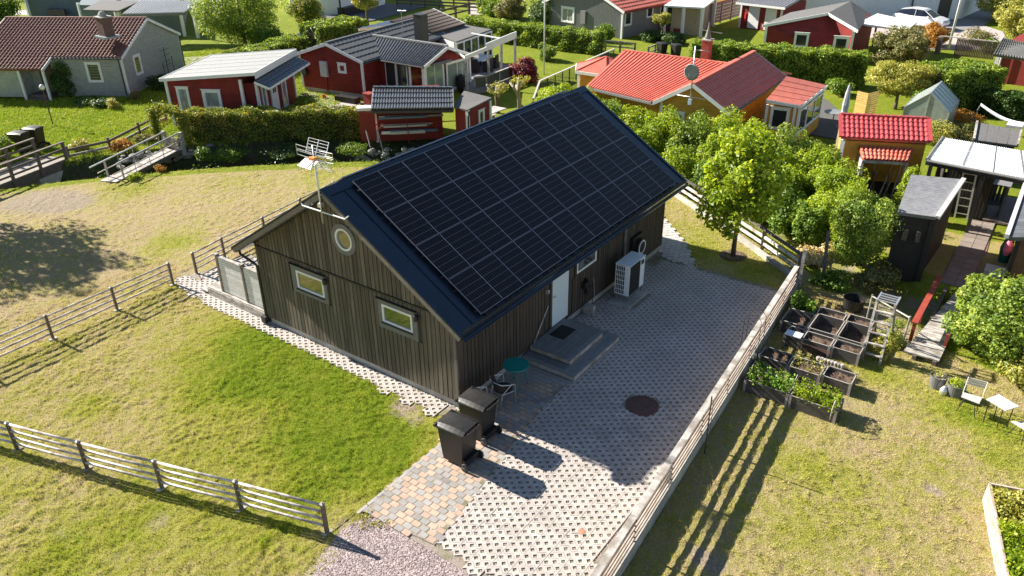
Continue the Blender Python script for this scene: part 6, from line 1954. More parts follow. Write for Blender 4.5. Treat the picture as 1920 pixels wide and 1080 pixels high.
# pale corrugated lean-to behind the ridge
q = [G(672, 58, 2.3), G(735, 45, 2.3), G(733, 38, 2.5), G(672, 53, 2.5)]
mb = MB(); mb.slab(q, 0.05); mb.relief(q, 4, 3, 0.05, 0.03, 'rib'); tag(obj('corrugated_sheet', mb, PLASTICCLEAR), 'pale corrugated lean to roof just behind the red house ridge', 'roof sheet')
p = G(578, 92); t = thing('water_tank', 'dark round tank with pale blue lid behind the red house', 'tank', p)
m = MB(); m.lathe([(0.75, 0), (0.8, 1.0)], (0, 0, 0), 20); obj('drum', m, BLACKP, t, world=False)
m = MB(); m.lathe([(0.82, 1.0), (0.7, 1.12), (0.3, 1.2), (0.02, 1.22)], (0, 0, 0), 20); obj('lid', m, M('blue_grey_lid', (0.25, 0.33, 0.40), 0.5), t, world=False)
# bits at the red gable
p = G(608, 185); m = MB(); m.lathe([(0.09, 0), (0.12, 0.2), (0.1, 0.2), (0.08, 0.02)], p, 14); tag(obj('bucket', m, M('red_plastic', (0.55, 0.02, 0.03), 0.4)), 'small red bucket by the red house wall', 'bucket')
p, q_ = G(640, 190), G(678, 196)
m = MB(); m.bar((p[0], p[1]+.3, 0.17), (q_[0], q_[1]+.3, 0.17), 0.5, 0.34); tag(obj('storage_box', m, BLACKP), 'long black storage box along the red gable wall', 'box')
p = G(693, 196); m = MB(); m.box(p[0]-.2, p[0]+.25, p[1]-.25, p[1]+.25, 0, 0.62); m.box(p[0]-.24, p[0]+.29, p[1]-.29, p[1]+.29, 0.62, 0.67); tag(obj('red_cupboard', m, REDPLAIN), 'low red wooden cupboard at the corner of the glazed wing', 'cupboard')

# ---- terrace with white beam
t = thing('terrace', 'grey deck terrace with glass sided railing beyond the glazed wing', 'terrace', (25.5, 19.5, 0))
dk = [G(874, 172, .25)[:2], G(912, 164, .3)[:2], G(960, 145, .3)[:2], G(972, 128, .3)[:2], G(905, 108, .3)[:2], G(852, 140, .3)[:2]]
mb = MB(); mb.prism([tuple(p) for p in dk], 0.0, 0.3); obj('deck', mb, DECKGREY, t)
rl = [G(890, 165, .3), G(912, 163, .3), G(960, 144, .3)]
for a, b in zip(rl[:-1], rl[1:]):
    mb = MB(); mb.bar((a[0], a[1], 0.95), (b[0], b[1], 0.95), 0.12, 0.04); obj('handrail', mb, GREYWOOD, t)
    mb = MB(); mb.bar((a[0], a[1], 0.62), (b[0], b[1], 0.62), 0.015, 0.58); obj('glass_panel', mb, M('smoked_glass', (0.10, 0.115, 0.10), 0.15, spec=0.8), t)
    mb = MB(); mb.bar((a[0], a[1], 0.15), (b[0], b[1], 0.15), 0.05, 0.28); obj('skirting', mb, GREYWOOD, t)
for p in rl+[lerp(rl[1], rl[2], .5)]:
    mb = MB(); mb.box(p[0]-.04, p[0]+.04, p[1]-.04, p[1]+.04, 0, 0.93); obj('post', mb, GREYWOOD, t)
t = thing('pergola', 'white beamed pergola frame standing over the terrace', 'pergola', (25, 19.4, 0))
A_, B_ = G(872, 108, 2.4), G(968, 68, 2.4)
mid_ = lerp(A_, B_, 0.38)
mb = MB(); mb.bar(tuple(A_), tuple(mid_), 0.06, 0.22); mb.bar(tuple(mid_+[0, 0, .1]), tuple(B_+[0, 0, .1]), 0.06, 0.42); obj('beam', mb, WHITE, t)
for k in (0.01, 0.42, 0.68, 0.97):
    p = lerp(A_, B_, k); mb = MB(); mb.box(p[0]-.06, p[0]+.06, p[1]-.06, p[1]+.06, 0, 2.3); obj('post', mb, GREYWOOD, t)
p = G(862, 105, 2.4); mb = MB(); mb.bar(tuple(A_), (p[0]+1.2, p[1]+1.6, 2.4), 0.05, 0.12); mb.bar((B_[0]-2, B_[1]-.3, 2.6), (B_[0]-1.6, B_[1]+2.4, 2.6), 0.05, 0.08); obj('cross_beam', mb, WHITE, t)
t = thing('dining_table', 'pale topped outdoor dining table on the terrace', 'table', G(905, 128, .3))
TB = G(905, 128, .3)
m = MB(); m.box(-0.95, 0.95, -0.5, 0.5, 0.66, 0.70); obj('tabletop', m, M('pale_table_top', (0.55, 0.58, 0.6), 0.4), t, world=False)
for a in (-.85, .85):
    for b in (-.42, .42):
        m = MB(); m.box(a-.04, a+.04, b-.04, b+.04, 0, .66); obj('leg', m, WICK, t, world=False)
t.rotation_euler = (0, 0, 0.35)
names_ = ['dark wicker chair at the near left corner of the dining table', 'dark wicker chair at the near right of the dining table', 'dark wicker chair at the left end of the dining table', 'dark wicker chair at the right end of the dining table', 'dark wicker chair on the far side left of the dining table', 'dark wicker chair on the far side right of the dining table']
def wchair(lb, dx, dy, a):
    t = thing('wicker_chair', lb, 'chair', (TB[0]+dx, TB[1]+dy, .3), a, 'dark wicker dining chairs')
    m = MB(); m.box(-.24, .24, -.24, .24, 0.34, 0.42); obj('seat', m, WICK, t, world=False)
    m = MB(); m.box(-.25, .25, .2, .26, 0.0, 0.88); m.box(-.27, -.22, -.24, .26, 0, .62); m.box(.22, .27, -.24, .26, 0, .62); obj('backrest', m, WICK, t, world=False)
for lb, (dx, dy, a) in zip(names_, ((-.5, -.85, 3.4), (.5, -.55, 3.4), (-1.2, -.3, 2.0), (1.15, .5, -1.2), (-.7, .6, .3), (.2, .95, .3))): wchair(lb, dx, dy, a)
p = G(865, 172); m = MB(); m.lathe([(0.18, 0), (0.26, 0.35), (0.3, 0.75), (0.25, 0.95), (0.08, 1.05)], p, 18); tag(obj('kettle_grill', m, M('black_cover', (0.012, 0.012, 0.014), 0.7)), 'kettle grill under a black cover by the pergola post', 'grill')
p = G(917, 175, 0.3)

# ---- storage shed with timber rack (black tiles, red)
SX = [G(713, 268), G(842, 262)]
q = [G(696, 206, 2.0), G(850, 204, 2.0), G(849, 167, 2.35), G(700, 166, 2.35)]
h = thing('storage_shed', 'red shed with black glazed tiles and planks racked on its side', 'shed', (14.4, 16.8, 0))
mb = MB(); mb.slab(q, 0.07); rf = obj('roof', mb, BLACKTILE, h)
nrm = np.cross(q[1]-q[0], q[3]-q[0]); nrm /= np.linalg.norm(nrm); nrm *= np.sign(nrm[2])
nu, nv = 29, 4
for j in range(nv):
    for i in range(nu):
        u0, u1, v0, v1 = i/nu, (i+1)/nu, j/nv, (j+1.12)/nv if j < nv-1 else 1
        P4 = [lerp(lerp(q[0], q[1], uu), lerp(q[3], q[2], uu), vv) for uu, vv in ((u0, v0), (u1, v0), (u1, v1), (u0, v1))]
        m = MB(); vs = []
        for vv, st_ in ((v0, 0.055), (v1, 0.01)):
            for s_ in range(5):
                uu = u0+(u1-u0)*s_/4
                vs.append(lerp(lerp(q[0], q[1], uu), lerp(q[3], q[2], uu), vv)+nrm*(st_+0.045*math.sin(math.pi*s_/4)))
        vs += [v_-nrm*0.05 for v_ in vs[:5]]
        m.add(vs, [(k, k+1, 6+k, 5+k) for k in range(4)]+[(10+k, 11+k, k+1, k) for k in range(4)])
        obj('tile', m, BLACKTILE, h)
for k in range(12):
    a, b = lerp(q[3], q[2], k/12), lerp(q[3], q[2], (k+.97)/12); m = MB(); m.bar(tuple(a+[0, 0, .06+.02]), tuple(b+[0, 0, .06]), 0.18, 0.10); obj('ridge_tile', m, BLACKTILE, h)
m = MB(); m.bar(tuple(q[0]+[0, 0, -.03]), tuple(q[3]+[0, 0, -.03]), 0.06, 0.14); obj('barge_board', m, GREYTRIM, h); m = MB(); m.bar(tuple(q[1]+[0, 0, -.01]), tuple(q[2]+[0, 0, -.01]), 0.06, 0.14); obj('barge_board', m, GREYTRIM, h)
m = MB(); m.bar(tuple(q[0]+[-.03, -.03, -.10]), tuple(q[1]+[-.03, -.03, -.10]), 0.08, 0.12); obj('gutter', m, BLACKM, h)
w = [G(708, 266, 0.1)[:2], G(870, 258, 0.1)[:2]]
wd = (w[1]-w[0])/np.linalg.norm(w[1]-w[0]); wn_ = np.array([-wd[1], wd[0]])
wA = w[0]+wn_*0.35; wB = w[0]+wd*3.25+wn_*0.35
wl = [tuple(wA), tuple(wB), tuple(wB+wn_*2.0), tuple(wA+wn_*2.0)]
mb = MB(); mb.prism(wl, 0.0, [1.88, 1.88, 2.2, 2.2]); obj('wall', mb, REDV, h)
fr = Frame(w[0][0], w[0][1], math.atan2(wd[1], wd[0]))
m = MB(); m.box(-0.06, 0.06, 0.22, 0.34, 0, 1.9); obj('corner_post', T(m, fr), WHITE, h)
mats_r = [TTOP, WHITE, M('blue_tarp', (0.10, 0.16, 0.26), 0.6, var=0.3, scale=8), DECKGREY]
k = 0
m_lbl = []
for lev, zz in enumerate((0.45, 0.80, 1.22, 1.62)):
    for a in (0.15, 1.45, 2.9):
        m = MB(); m.box(a, a+0.05, -0.10, 0.36, zz-0.05, zz); obj('rack_arm', T(m, fr), REDPLAIN, h)
    for n_ in range(4):
        a0 = rnd.uniform(0.05, 0.9); a1 = rnd.uniform(2.3, 3.3)
        m = MB(); m.box(a0, a1, -0.08+n_*0.1, -0.0+n_*0.1, zz+0.002, zz+rnd.uniform(0.04, 0.11) if lev else zz+0.14)
        wherel = ['lowest', 'second lowest', 'second highest', 'highest'][lev]
        tag(obj('stored_plank', T(m, fr), mats_r[(lev*3+n_) % 4 if lev != 1 else (2 if n_ == 1 else 0)]), '%s plank on the %s arm of the red shed rack' % (['innermost long', 'second', 'third', 'outermost'][3-n_], wherel), 'plank', 'planks racked on the red shed')
m = MB(); m.box(-0.05, 4.4, -0.14, -0.10, 0.98, 1.02)
for a in (0.1, 1.5, 2.9): m.box(a, a+0.04, -0.14, -0.10, 0.0, 0.98)
obj('rack_rail', T(m, fr), REDPLAIN, h)
m = MB()
for k in range(9): m.box(-0.78+k*0.085, -0.78+k*0.085+0.08, 0.05, 0.075, 0.15, 1.65)
m.box(-0.78, -0.02, 0.08, 0.10, 0.4, 1.5)
gt = tag(obj('red_gate', T(m, fr), REDPLAIN), 'red board gate between the hedge end and the plank shed', 'gate')
m = MB(); m.box(-0.85, -0.05, 0.0, 0.5, 1.66, 1.80); tag(obj('white_tray', T(m, fr), WHITE), 'white tray box on top of the red gate', 'tray')
for (a0, lb) in ((-0.35, 'bare timber lath leaning on the stones left of the rack'), (0.2, 'bare timber lath leaning against the rack corner')):
    m = MB(); m.bar((a0+.1, -0.9, -0.35), (a0-.15, -0.12, 0.75), 0.05, 0.03); tag(obj('lath', T(m, fr), GREYWOOD), lb, 'lath')
# dry stone bank below
t = thing('stone_bank', 'grey dry stone bank at the ditch below the red shed', 'stone wall', (w[0][0], w[0][1], -0.8))
for k in range(60):
    a = rnd.uniform(-1.2, 2.5); z_ = rnd.uniform(-0.8, -0.05); s_ = rnd.uniform(0.1, 0.2)
    c_ = fr(a, -0.75+z_*0.45+rnd.uniform(-.05, .05), z_)
    m = MB(); m.lathe([(s_*0.5, -s_*.7), (s_, -s_*.2), (s_*.95, s_*.3), (s_*.4, s_*.65)], c_, 7); obj('stone', m, STONE, t)
# lean-to with felt roof
q = [G(850, 200, 1.95), G(876, 206, 1.95), G(922, 183, 2.05), G(870, 170, 2.15)]
h = thing('lean_to', 'small red lean to with dark felt roof beside the plank shed', 'shed', (17, 13.5, 0))
mb = MB(); mb.slab([q[0], q[1], q[2], q[3]], 0.08); obj('roof', mb, FELT, h)
ins = [lerp(p, (q[0]+q[1]+q[2]+q[3])/4, 0.1)[:2] for p in q]
mb = MB(); mb.prism([tuple(p) for p in ins], 0.0, 1.9); obj('wall', mb, REDV, h)
for p in (ins[1], ins[2]):
    mb = MB(); mb.box(p[0]-.07, p[0]+.07, p[1]-.07, p[1]+.07, 0, 1.92); obj('corner_board', mb, WHITE, h)
a, b = ins[1], ins[2]; d_ = b-a; fr = Frame(a[0], a[1], math.atan2(d_[1], d_[0]))
window_on(h, fr, (0.95, 0), 'x', 0.35, 0.9, 1.6, -1, 0.07)
m = MB(); m.tube([(-0.02, -0.12, 1.85), (-0.12, -0.12, 1.6), (-0.12, -0.1, 0.1)], 0.04, 8); obj('downpipe', T(m, fr), BLACKM, h)
p = G(908, 215, 1.2)
for k, (u, v, z_, lb) in enumerate(((918, 208, 1.1, 'grey board tabletop seen over the solar roof'), (900, 219, .8, 'pale garden bench top seen over the solar roof'))):
    p = G(u, v, z_); m = MB(); m.box(p[0]-.9, p[0]+.9, p[1]-.4, p[1]+.4, z_-.04, z_); m.box(p[0]-.7, p[0]-.6, p[1]-.3, p[1]-.2, 0, z_-.04); m.box(p[0]+.6, p[0]+.7, p[1]+.2, p[1]+.3, 0, z_-.04); tag(obj('garden_table', m, GREYWOOD), lb, 'table')

# ---- yellow house with red roofs
h, fr, rf, top = gable_house('house', 'ochre yellow boarded house with bright red sheet tile roofs', 'house', 21.58, 2.18, 0.03, 7.8, 3.05, 2.38, 3.26, 0.25, 0.33, YELP, REDTILE, rel=(28, 6, 0.03, 0.035, 'wave'))
yh = h
window_on(h, fr, (0, 1.95), 'y', 0.62, 0.95, 1.75, -1, 0.1, mull=1, glass=CURT)
# left wing: ridge along y
RXL = 26.0
xe = 21.25
ql = [(xe, 10.0, 2.10), (xe, 4.6, 2.10), (RXL, 4.0, 3.27), (RXL, 9.9, 3.27)]
ql = [np.array(G(1100, 163, 2.1)), np.array(G(1227, 193, 2.1)), np.array(G(1375, 122, 3.2)), np.array(G(1170, 96, 3.2))]
mb = MB(); mb.slab(ql, 0.1); wr = obj('roof', mb, REDTILE, h)
mb = MB(); mb.relief(ql, 27, 1, 0.09, 0.0, 'pan', 10, 0.006); obj('tiles', mb, REDTILE, wr, kind='stuff')
a, b = ql[3], ql[2]
ridge_pts = 21
for k in range(ridge_pts):
    m = MB(); p0_, p1_ = lerp(a, b, k/ridge_pts), lerp(a, b, (k+.96)/ridge_pts); m.bar((p0_[0], p0_[1], p0_[2]+.05), (p1_[0], p1_[1], p1_[2]+.03), 0.22, 0.09); obj('ridge_tile', m, SALMONT, wr)
# far slope
ext = (a-ql[0])*np.array([1, 1, -1]); ext2 = (b-ql[1])*np.array([1, 1, -1])
mb = MB(); mb.slab([a-[0, 0, .002], b-[0, 0, .002], b+ext2*.9, a+ext*.9], 0.1); obj('roof', mb, REDTILE, h)
mb = MB(); mb.bar(tuple(ql[0]+[-.08, 0, -.03]), tuple(ql[1]+[-.08, 0, -.03]), 0.12, 0.10); obj('gutter', mb, GREYTRIM, h)
mb = MB(); mb.bar(tuple(ql[0]+[0, .02, -.05]), tuple(ql[3]+[0, .02, -.05]), 0.04, 0.18); obj('barge_board', mb, REDTILE, h)
mb = MB(); mb.prism([(21.75, 5.2), (28, 5.2), (28, 9.3), (22.4, 9.3)], 0.1, 2.0); obj('wall', mb, YELP, h)
# hexagonal bay at the far left end
cb = G(1118, 128, 2.25)
m = MB(); hexp = [(cb[0]+1.9*math.cos(a_)+1.2, cb[1]+1.9*math.sin(a_)+.1, 2.05) for a_ in [math.pi/6+k*math.pi/3 for k in range(6)]]
ap = (cb[0]+1.2, cb[1]+.1, 2.65)
m.add(hexp+[ap]+[(p[0], p[1], p[2]-.08) for p in hexp], [(k, (k+1) % 6, 6) for k in range(6)]+[(7+k, 7+(k+1) % 6, (k+1) % 6, k) for k in range(6)]); by = obj('bay_roof', m, REDTILE, h)
m = MB()
for p in hexp: m.bar((p[0], p[1], p[2]+.02), (ap[0], ap[1], ap[2]+.02), 0.06, 0.05)
obj('hip_ribs', m, SALMONT, by)
m = MB(); m.prism([(ap[0]+(p[0]-ap[0])*.85, ap[1]+(p[1]-ap[1])*.85) for p in hexp], 0.1, 2.0); obj('bay_wall', m, YELP, h)
m = MB()
for k in range(6):
    p = hexp[k]; q_ = hexp[(k+1) % 6]; m.bar((p[0], p[1], 2.0), (q_[0], q_[1], 2.0), 0.04, 0.16)
    x_, y_ = ap[0]+(p[0]-ap[0])*.87, ap[1]+(p[1]-ap[1])*.87; m.box(x_-.07, x_+.07, y_-.07, y_+.07, 0.1, 1.95)
obj('bay_trim', m, WHITE, h)
# right hand extension with low red roof
q = [G(1437, 187, 2.25), G(1502, 198, 2.15), G(1551, 160, 2.15), G(1475, 143, 2.55)]
mb = MB(); mb.slab(q, 0.09); mb.relief(q, 30, 5, 0.006, 0.02, 'wave', 6, 0.006); ex = obj('extension_roof', mb, SALMONT, h)
for (i, j) in ((0, 1), (1, 2)):
    m = MB(); m.bar(tuple(q[i]+[0, 0, -.06]), tuple(q[j]+[0, 0, -.06]), 0.05, 0.14); obj('fascia', m, WHITE, ex)
ce = sum(q)/4
ins = [lerp(p, ce, 0.07)[:2] for p in q]
mb = MB(); mb.prism([tuple(p) for p in ins], 0.05, [2.08, 1.98, 1.98, 2.3]); obj('wall', mb, YELP, h)
a, b, c_ = ins[0], ins[1], ins[2]
d_ = b-a; L1 = np.linalg.norm(d_); fa = Frame(a[0], a[1], math.atan2(d_[1], d_[0]))
window_on(h, fa, (L1*0.18, 0), 'x', L1*0.48, 0.95, 1.85, -1, 0.09)
for xx in (0, L1*0.86, L1):
    m = MB(); m.box(xx-.06, xx+.06, -0.05, 0.05, 0, 2.0); obj('corner_board', T(m, fa), WHITE, h)
d_ = c_-b; L2 = np.linalg.norm(d_); fb = Frame(b[0], b[1], math.atan2(d_[1], d_[0]))
for k in range(3): window_on(h, fb, (0.15+k*(L2-0.3)/3, 0), 'x', (L2-0.3)/3-0.06, 0.75, 1.85, -1, 0.05)
# satellite dish on pole
t = thing('satellite_dish', 'grey satellite dish on a tall pole at the yellow gable', 'satellite dish', fr(-0.45, 1.5, 2.6))
m = MB(); m.tube([(0, 0, -0.1), (0, 0, 2.35)], 0.03, 8); m.tube([(0, -0.7, 0.12), (0, 0.65, 0.12)], 0.02, 6); m.tube([(0, 0, 2.2), (0.0, -0.7, 2.2)], 0.014, 5); obj('pole', m, GALV, t, world=False, smooth=True)
m = MB(); m.lathe([(0.02, 0.10), (0.2, 0.075), (0.36, 0.01), (0.365, 0.0), (0.2, 0.06), (0.02, 0.085)], (-0.15, 0.0, 1.25), 26, 'x')
obj('dish', m, M('dish_grey', (0.25, 0.26, 0.25), 0.55), t, world=False, smooth=True)
m = MB(); m.tube([(-0.1, 0, 1.0), (-0.42, 0, 1.12), (-0.42, 0, 1.25)], 0.012, 5); obj('feed_arm', m, GALV, t, world=False)
m = MB(); m.box(-0.06, 0.06, -0.08, 0.08, -0.22, 0.02); obj('junction_box', m, M('pale_blue_box', (0.45, 0.55, 0.65), 0.5), t, world=False)
cc = G(1320, 112, 3.1)
chimney(h, (cc[0]+.2, cc[1]), 0.42, 0.42, 2.9, 4.05, BRICK)
m = MB(); m.lathe([(0.12, 4.1), (0.16, 4.2), (0.12, 4.35), (0.06, 4.6), (0.02, 4.95)], (cc[0]+.2, cc[1], 0), 10); m.bar((cc[0]+.2, cc[1]-.75, 4.45), (cc[0]+.2, cc[1]+.4, 4.52), 0.05, 0.04); obj('chimney_cowl', m, GREYTRIM, h)
# terrace floor and parasol at the yellow house
pt = [G(1500, 250), G(1565, 262), G(1580, 215), G(1545, 185)]
m = MB(); m.prism([tuple(p[:2]) for p in pt], -0.05, 0.06); o_ = obj('patio', m, M('dark_paving', (0.10, 0.095, 0.09), 0.9, coord='World'), kind='structure')
p = G(1577, 240); t = thing('parasol', 'closed pale grey parasol on the patio of the yellow house', 'parasol', p)
m = MB(); m.lathe([(0.3, 0), (0.28, .06), (0.04, 0.1)], (0, 0, 0), 14); obj('base', m, CONC, t, world=False)
m = MB(); m.lathe([(0.03, 0.1), (0.20, 0.55), (0.15, 0.9), (0.17, 1.2), (0.12, 1.8), (0.05, 2.15), (0.01, 2.25)], (0, 0, 0), 9); obj('canopy', m, M('grey_canvas', (0.42, 0.43, 0.46), 0.9, var=0.2, scale=6), t, world=False)
p = G(1560, 236); m = MB(); m.lathe([(0.25, .0), (0.03, .04), (0.03, .7), (0.5, .71), (0.5, .74), (.02, .74)], p, 20); tag(obj('round_table', m, M('grey_metal', (0.2, 0.22, 0.22), 0.5)), 'small round grey table on the patio of the yellow house', 'table')
t = thing('slatted_screen', 'bright ochre slatted screen standing in the yellow house garden', 'screen', G(1600, 220))
A_, B_, C_ = G(1598, 222)[:2], G(1618, 228)[:2], G(1638, 222)[:2]
for (a, b) in ((A_, B_), (B_, C_)):
    for k in range(12):
        m = MB(); m.bar((a[0], a[1], 0.1+k*.12), (b[0], b[1], 0.1+k*.12), 0.02, 0.10); obj('slat', m, M('ochre_slat', (0.52, 0.33, 0.10), 0.7, objrand=.1), t)
# net fence beside the red roofs
t = thing('net_fence', 'dark mesh fence with pale top rail running down the slope', 'fence', (29, 15, 0))
NP = [G(1000, 198), G(1012, 182), G(1150, 118)]
TP = [0.4, 0.95, 0.95]
# posts with mesh
for i, (a, b) in enumerate(zip(NP[:-1], NP[1:])):
    za, zb = TP[i], TP[i+1]
    m = MB(); m.bar((a[0], a[1], za), (b[0], b[1], zb), 0.10, 0.06); obj('top_rail', m, TTOP, t)
    n_ = 2 if i == 0 else 11
    for k in range(n_+1):
        p = lerp(a, b, k/n_); z_ = za+(zb-za)*k/n_; m = MB(); m.box(p[0]-.025, p[0]+.025, p[1]-.025, p[1]+.025, 0, z_-.03); obj('post', m, BLACKM, t)
    m = MB(); nl = 9
    for k in range(nl):
        m.tube([(a[0], a[1], 0.05+(za-.1)*k/nl), (b[0], b[1], 0.05+(zb-.1)*k/nl)], 0.012, 4)
    nv_ = int(np.linalg.norm(b-a)/0.14)
    for k in range(nv_):
        p = lerp(a, b, k/nv_); m.tube([(p[0], p[1], 0.03), (p[0], p[1], za+(zb-za)*k/nv_-.03)], 0.007, 4)
    obj('mesh', m, BLACKM, t)

# ---- red tiled shed: two roofs of single tiles
h = thing('tiled_shed', 'ochre and grey shed with a bright red upper and lower tile roof', 'shed', (21.5, -4, 0))
def tile_roof(parent, q, nu, nv, mat, hump=0.05, stp=0.04):
    nrm = np.cross(q[1]-q[0], q[3]-q[0]); nrm /= np.linalg.norm(nrm); nrm = nrm*np.sign(nrm[2])
    mb = MB(); mb.slab(q, 0.06); obj('roof_deck', mb, REDTILE, parent)
    for j in range(nv):
        for i in range(nu):
            u0, u1, v0, v1 = i/nu, (i+1)/nu, j/nv, min(1, (j+1.1)/nv)
            m = MB(); vs = []
            for vv, s_ in ((v0, stp), (v1, 0.006)):
                for k in range(5):
                    uu = u0+(u1-u0)*(0.02+0.96*k/4)
                    vs.append(lerp(lerp(q[0], q[1], uu), lerp(q[3], q[2], uu), vv)+nrm*(s_+hump*math.sin(math.pi*min(1, k/3.2))+.004))
            vs += [v_-nrm*0.035 for v_ in vs[:5]]
            m.add(vs, [(k, k+1, 6+k, 5+k) for k in range(4)]+[(10+k, 11+k, k+1, k) for k in range(4)])
            obj('tile', m, mat, parent)
qu = [G(1577, 258, 2.25), G(1744, 267, 2.25), G(1741, 224, 2.6), G(1576, 216, 2.6)]
RT2 = M('bright_red_glazed_tile', (0.42, 0.062, 0.062), 0.4, var=0.1, scale=4, coord='World', objrand=0.12)
tile_roof(h, qu, 18, 5, RT2)
for k in range(12):
    p0_, p1_ = lerp(qu[3], qu[2], k/12), lerp(qu[3], qu[2], (k+.95)/12); m = MB(); m.bar((p0_[0], p0_[1], p0_[2]+.07), (p1_[0], p1_[1], p1_[2]+.05), 0.16, 0.08); obj('ridge_tile', m, RT2, h)
for (i, j) in ((0, 3), (1, 2)):
    m = MB(); m.bar(tuple(qu[i]+[0, 0, .04]), tuple(qu[j]+[0, 0, .04]), 0.16, 0.07); obj('verge', m, RT2, h)
qlw = [G(1617, 299, 1.75), G(1704, 304, 1.75), G(1717, 270, 1.98), G(1608, 264, 1.98)]
tile_roof(h, qlw, 12, 5, SALMONT)
m = MB(); m.bar(tuple(qlw[0]+[0, 0, -.07]), tuple(qlw[1]+[0, 0, -.07]), 0.05, 0.1); obj('fascia', m, GREYWOOD, h)
ce = sum(qu)/4
ins = [lerp(p, ce, 0.07)[:2] for p in qu]
wb = [tuple(p) for p in ins]
mb = MB(); mb.prism(wb, 0.5, [2.12, 2.12, 2.4, 2.4]); obj('wall', mb, YELP, h)
mb = MB(); mb.prism(wb, -0.1, 0.499); obj('foundation', mb, BLACKB, h)
for p in (ins[0], ins[3]):
    m = MB(); m.box(p[0]-.08, p[0]+.08, p[1]-.08, p[1]+.08, 0.3, 2.15); obj('corner_board', m, WHITE, h)
d_ = ins[3]-ins[0]; fa = Frame(ins[0][0], ins[0][1], math.atan2(d_[1], d_[0]))
il = [lerp(p, sum(qlw)/4, 0.06)[:2] for p in qlw]
for i in (0, 1):
    m = MB(); m.box(il[i][0]-.05, il[i][0]+.05, il[i][1]-.05, il[i][1]+.05, 0, 1.7); obj('post', m, GREYWOOD, h)
m = MB(); a, b = il[0], il[3]
for k in range(16):
    m.bar((a[0]*(1-.0)+0, a[1], 0.05+k*.1), (b[0], b[1], 0.05+k*.1), 0.02, 0.09)
obj('side_boards', m, GREYWOOD, h)
# clutter under the lower roof
c_ = (il[0]+il[1])/2
for k in range(10):
    f_ = k/10
    p = il[0]*(1-f_)+il[1]*f_+np.array([0.5, 0.05]); m = MB(); m.bar((p[0]+rnd.uniform(0, .4), p[1], 0.0), (p[0]+rnd.uniform(-.1, .5), p[1]+rnd.uniform(-.3, .3), rnd.uniform(1.0, 1.65)), rnd.uniform(.04, .12), 0.03)
    tag(obj('stored_board', m, [GREYWOOD, POSTWOOD, RAILWOOD][k % 3]), '%s board from the left leaning in the store under the lower red roof' % ['first', 'second', 'third', 'fourth', 'fifth', 'sixth', 'seventh', 'eighth', 'ninth', 'tenth'][k], 'board', 'boards stored under the lower red roof')
p = G(1628, 352); m = MB(); m.box(p[0]-.2, p[0]+.2, p[1]-.3, p[1]+.3, 0, .45); tag(obj('grey_crate', m, M('grey_plastic', (0.22, 0.24, 0.26), 0.6)), 'grey plastic crate in front of the open store', 'crate')
p = G(1617, 350); m = MB(); m.lathe([(.1, 0), (.13, .35), (.05, .4)], p, 12); tag(obj('green_can', m, M('green_plastic', (0.02, 0.25, 0.13), 0.5)), 'green watering can beside the grey crate', 'watering can')

# ---- black shed with corrugated roof
q = [G(1682, 399, 2.15), G(1755, 409, 2.15), G(1804, 337, 2.35), G(1708, 328, 2.35)]
h = thing('black_shed', 'black boarded shed with weathered corrugated grey roof', 'shed', (16, -7, 0))
CORR = M('weathered_corrugated_sheet', (0.30, 0.30, 0.31), 0.55, metal=0.2, var=0.2, scale=5, col2=(0.42, 0.28, 0.10), c2scale=0.8, c2lo=0.66, c2hi=0.78, coord='World')
mb = MB(); mb.slab(q, 0.05); rf = obj('roof', mb, CORR, h)
mb = MB(); mb.relief([q[1], q[2], q[3], q[0]], 24, 1, 0.035, 0.0, 'wave', 8, 0.006); obj('corrugation', mb, CORR, rf)
m = MB(); m.bar(tuple(q[1]+[0, -.04, 0.03]), tuple(q[2]+[0, -.04, 0.03]), 0.14, 0.10); obj('barge_board', m, TTOP, rf)
m = MB(); m.bar(tuple(q[0]+[-.02, 0, 0.0]), tuple(q[1]+[-.02, 0, 0.0]), 0.05, 0.10); obj('fascia', m, GREYTRIM, rf)
ce = sum(q)/4; ins = [lerp(p, ce, 0.08)[:2] for p in q]
mb = MB(); mb.prism([tuple(p) for p in ins], -0.2, [2.05, 2.05, 2.25, 2.25]); obj('wall', mb, BLACKB, h)
m = MB(); p = ins[1]; m.box(p[0]-.08, p[0]+.08, p[1]-.08, p[1]+.08, -.1, 2.05); p = q[1]; obj('corner_post', m, BLACKB, h)
d_ = ins[1]-ins[0]; fa = Frame(ins[0][0], ins[0][1], math.atan2(d_[1], d_[0]))
for xx in (0.25, 0.62):
    m = MB(); m.box(xx, xx+.13, -.12, 0, 1.25, 1.6); b_ = obj('nest_box', T(m, fa), POSTWOOD, h)
# ---- black pergola with white corrugated roof
q = [G(1739, 299, 2.4), G(1990, 348, 2.4), G(1965, 292, 2.4), G(1772, 259, 2.4)]
h = thing('carport', 'black framed carport with a bright white corrugated roof', 'carport', (20, -7, 0))
mb = MB(); mb.slab(q, 0.03); rf = obj('roof', mb, PLASTICCLEAR, h)
mb = MB(); mb.relief(q, 58, 1, 0.03, 0, 'wave', 6, 0.006); obj('corrugation', mb, PLASTICCLEAR, rf)
for k in (0.28, 0.51, 0.74):
    m = MB(); m.bar(tuple(lerp(q[0], q[1], k)+[0, 0, .045]), tuple(lerp(q[3], q[2], k)+[0, 0, .045]), 0.03, 0.01); obj('sheet_joint', m, GREYTRIM, rf)
for (i, j) in ((0, 1), (0, 3), (3, 2)):
    m = MB(); m.bar(tuple(q[i]+[0, 0, -.10]), tuple(q[j]+[0, 0, -.10]), 0.08, 0.2); obj('beam', m, BLACKM, h)
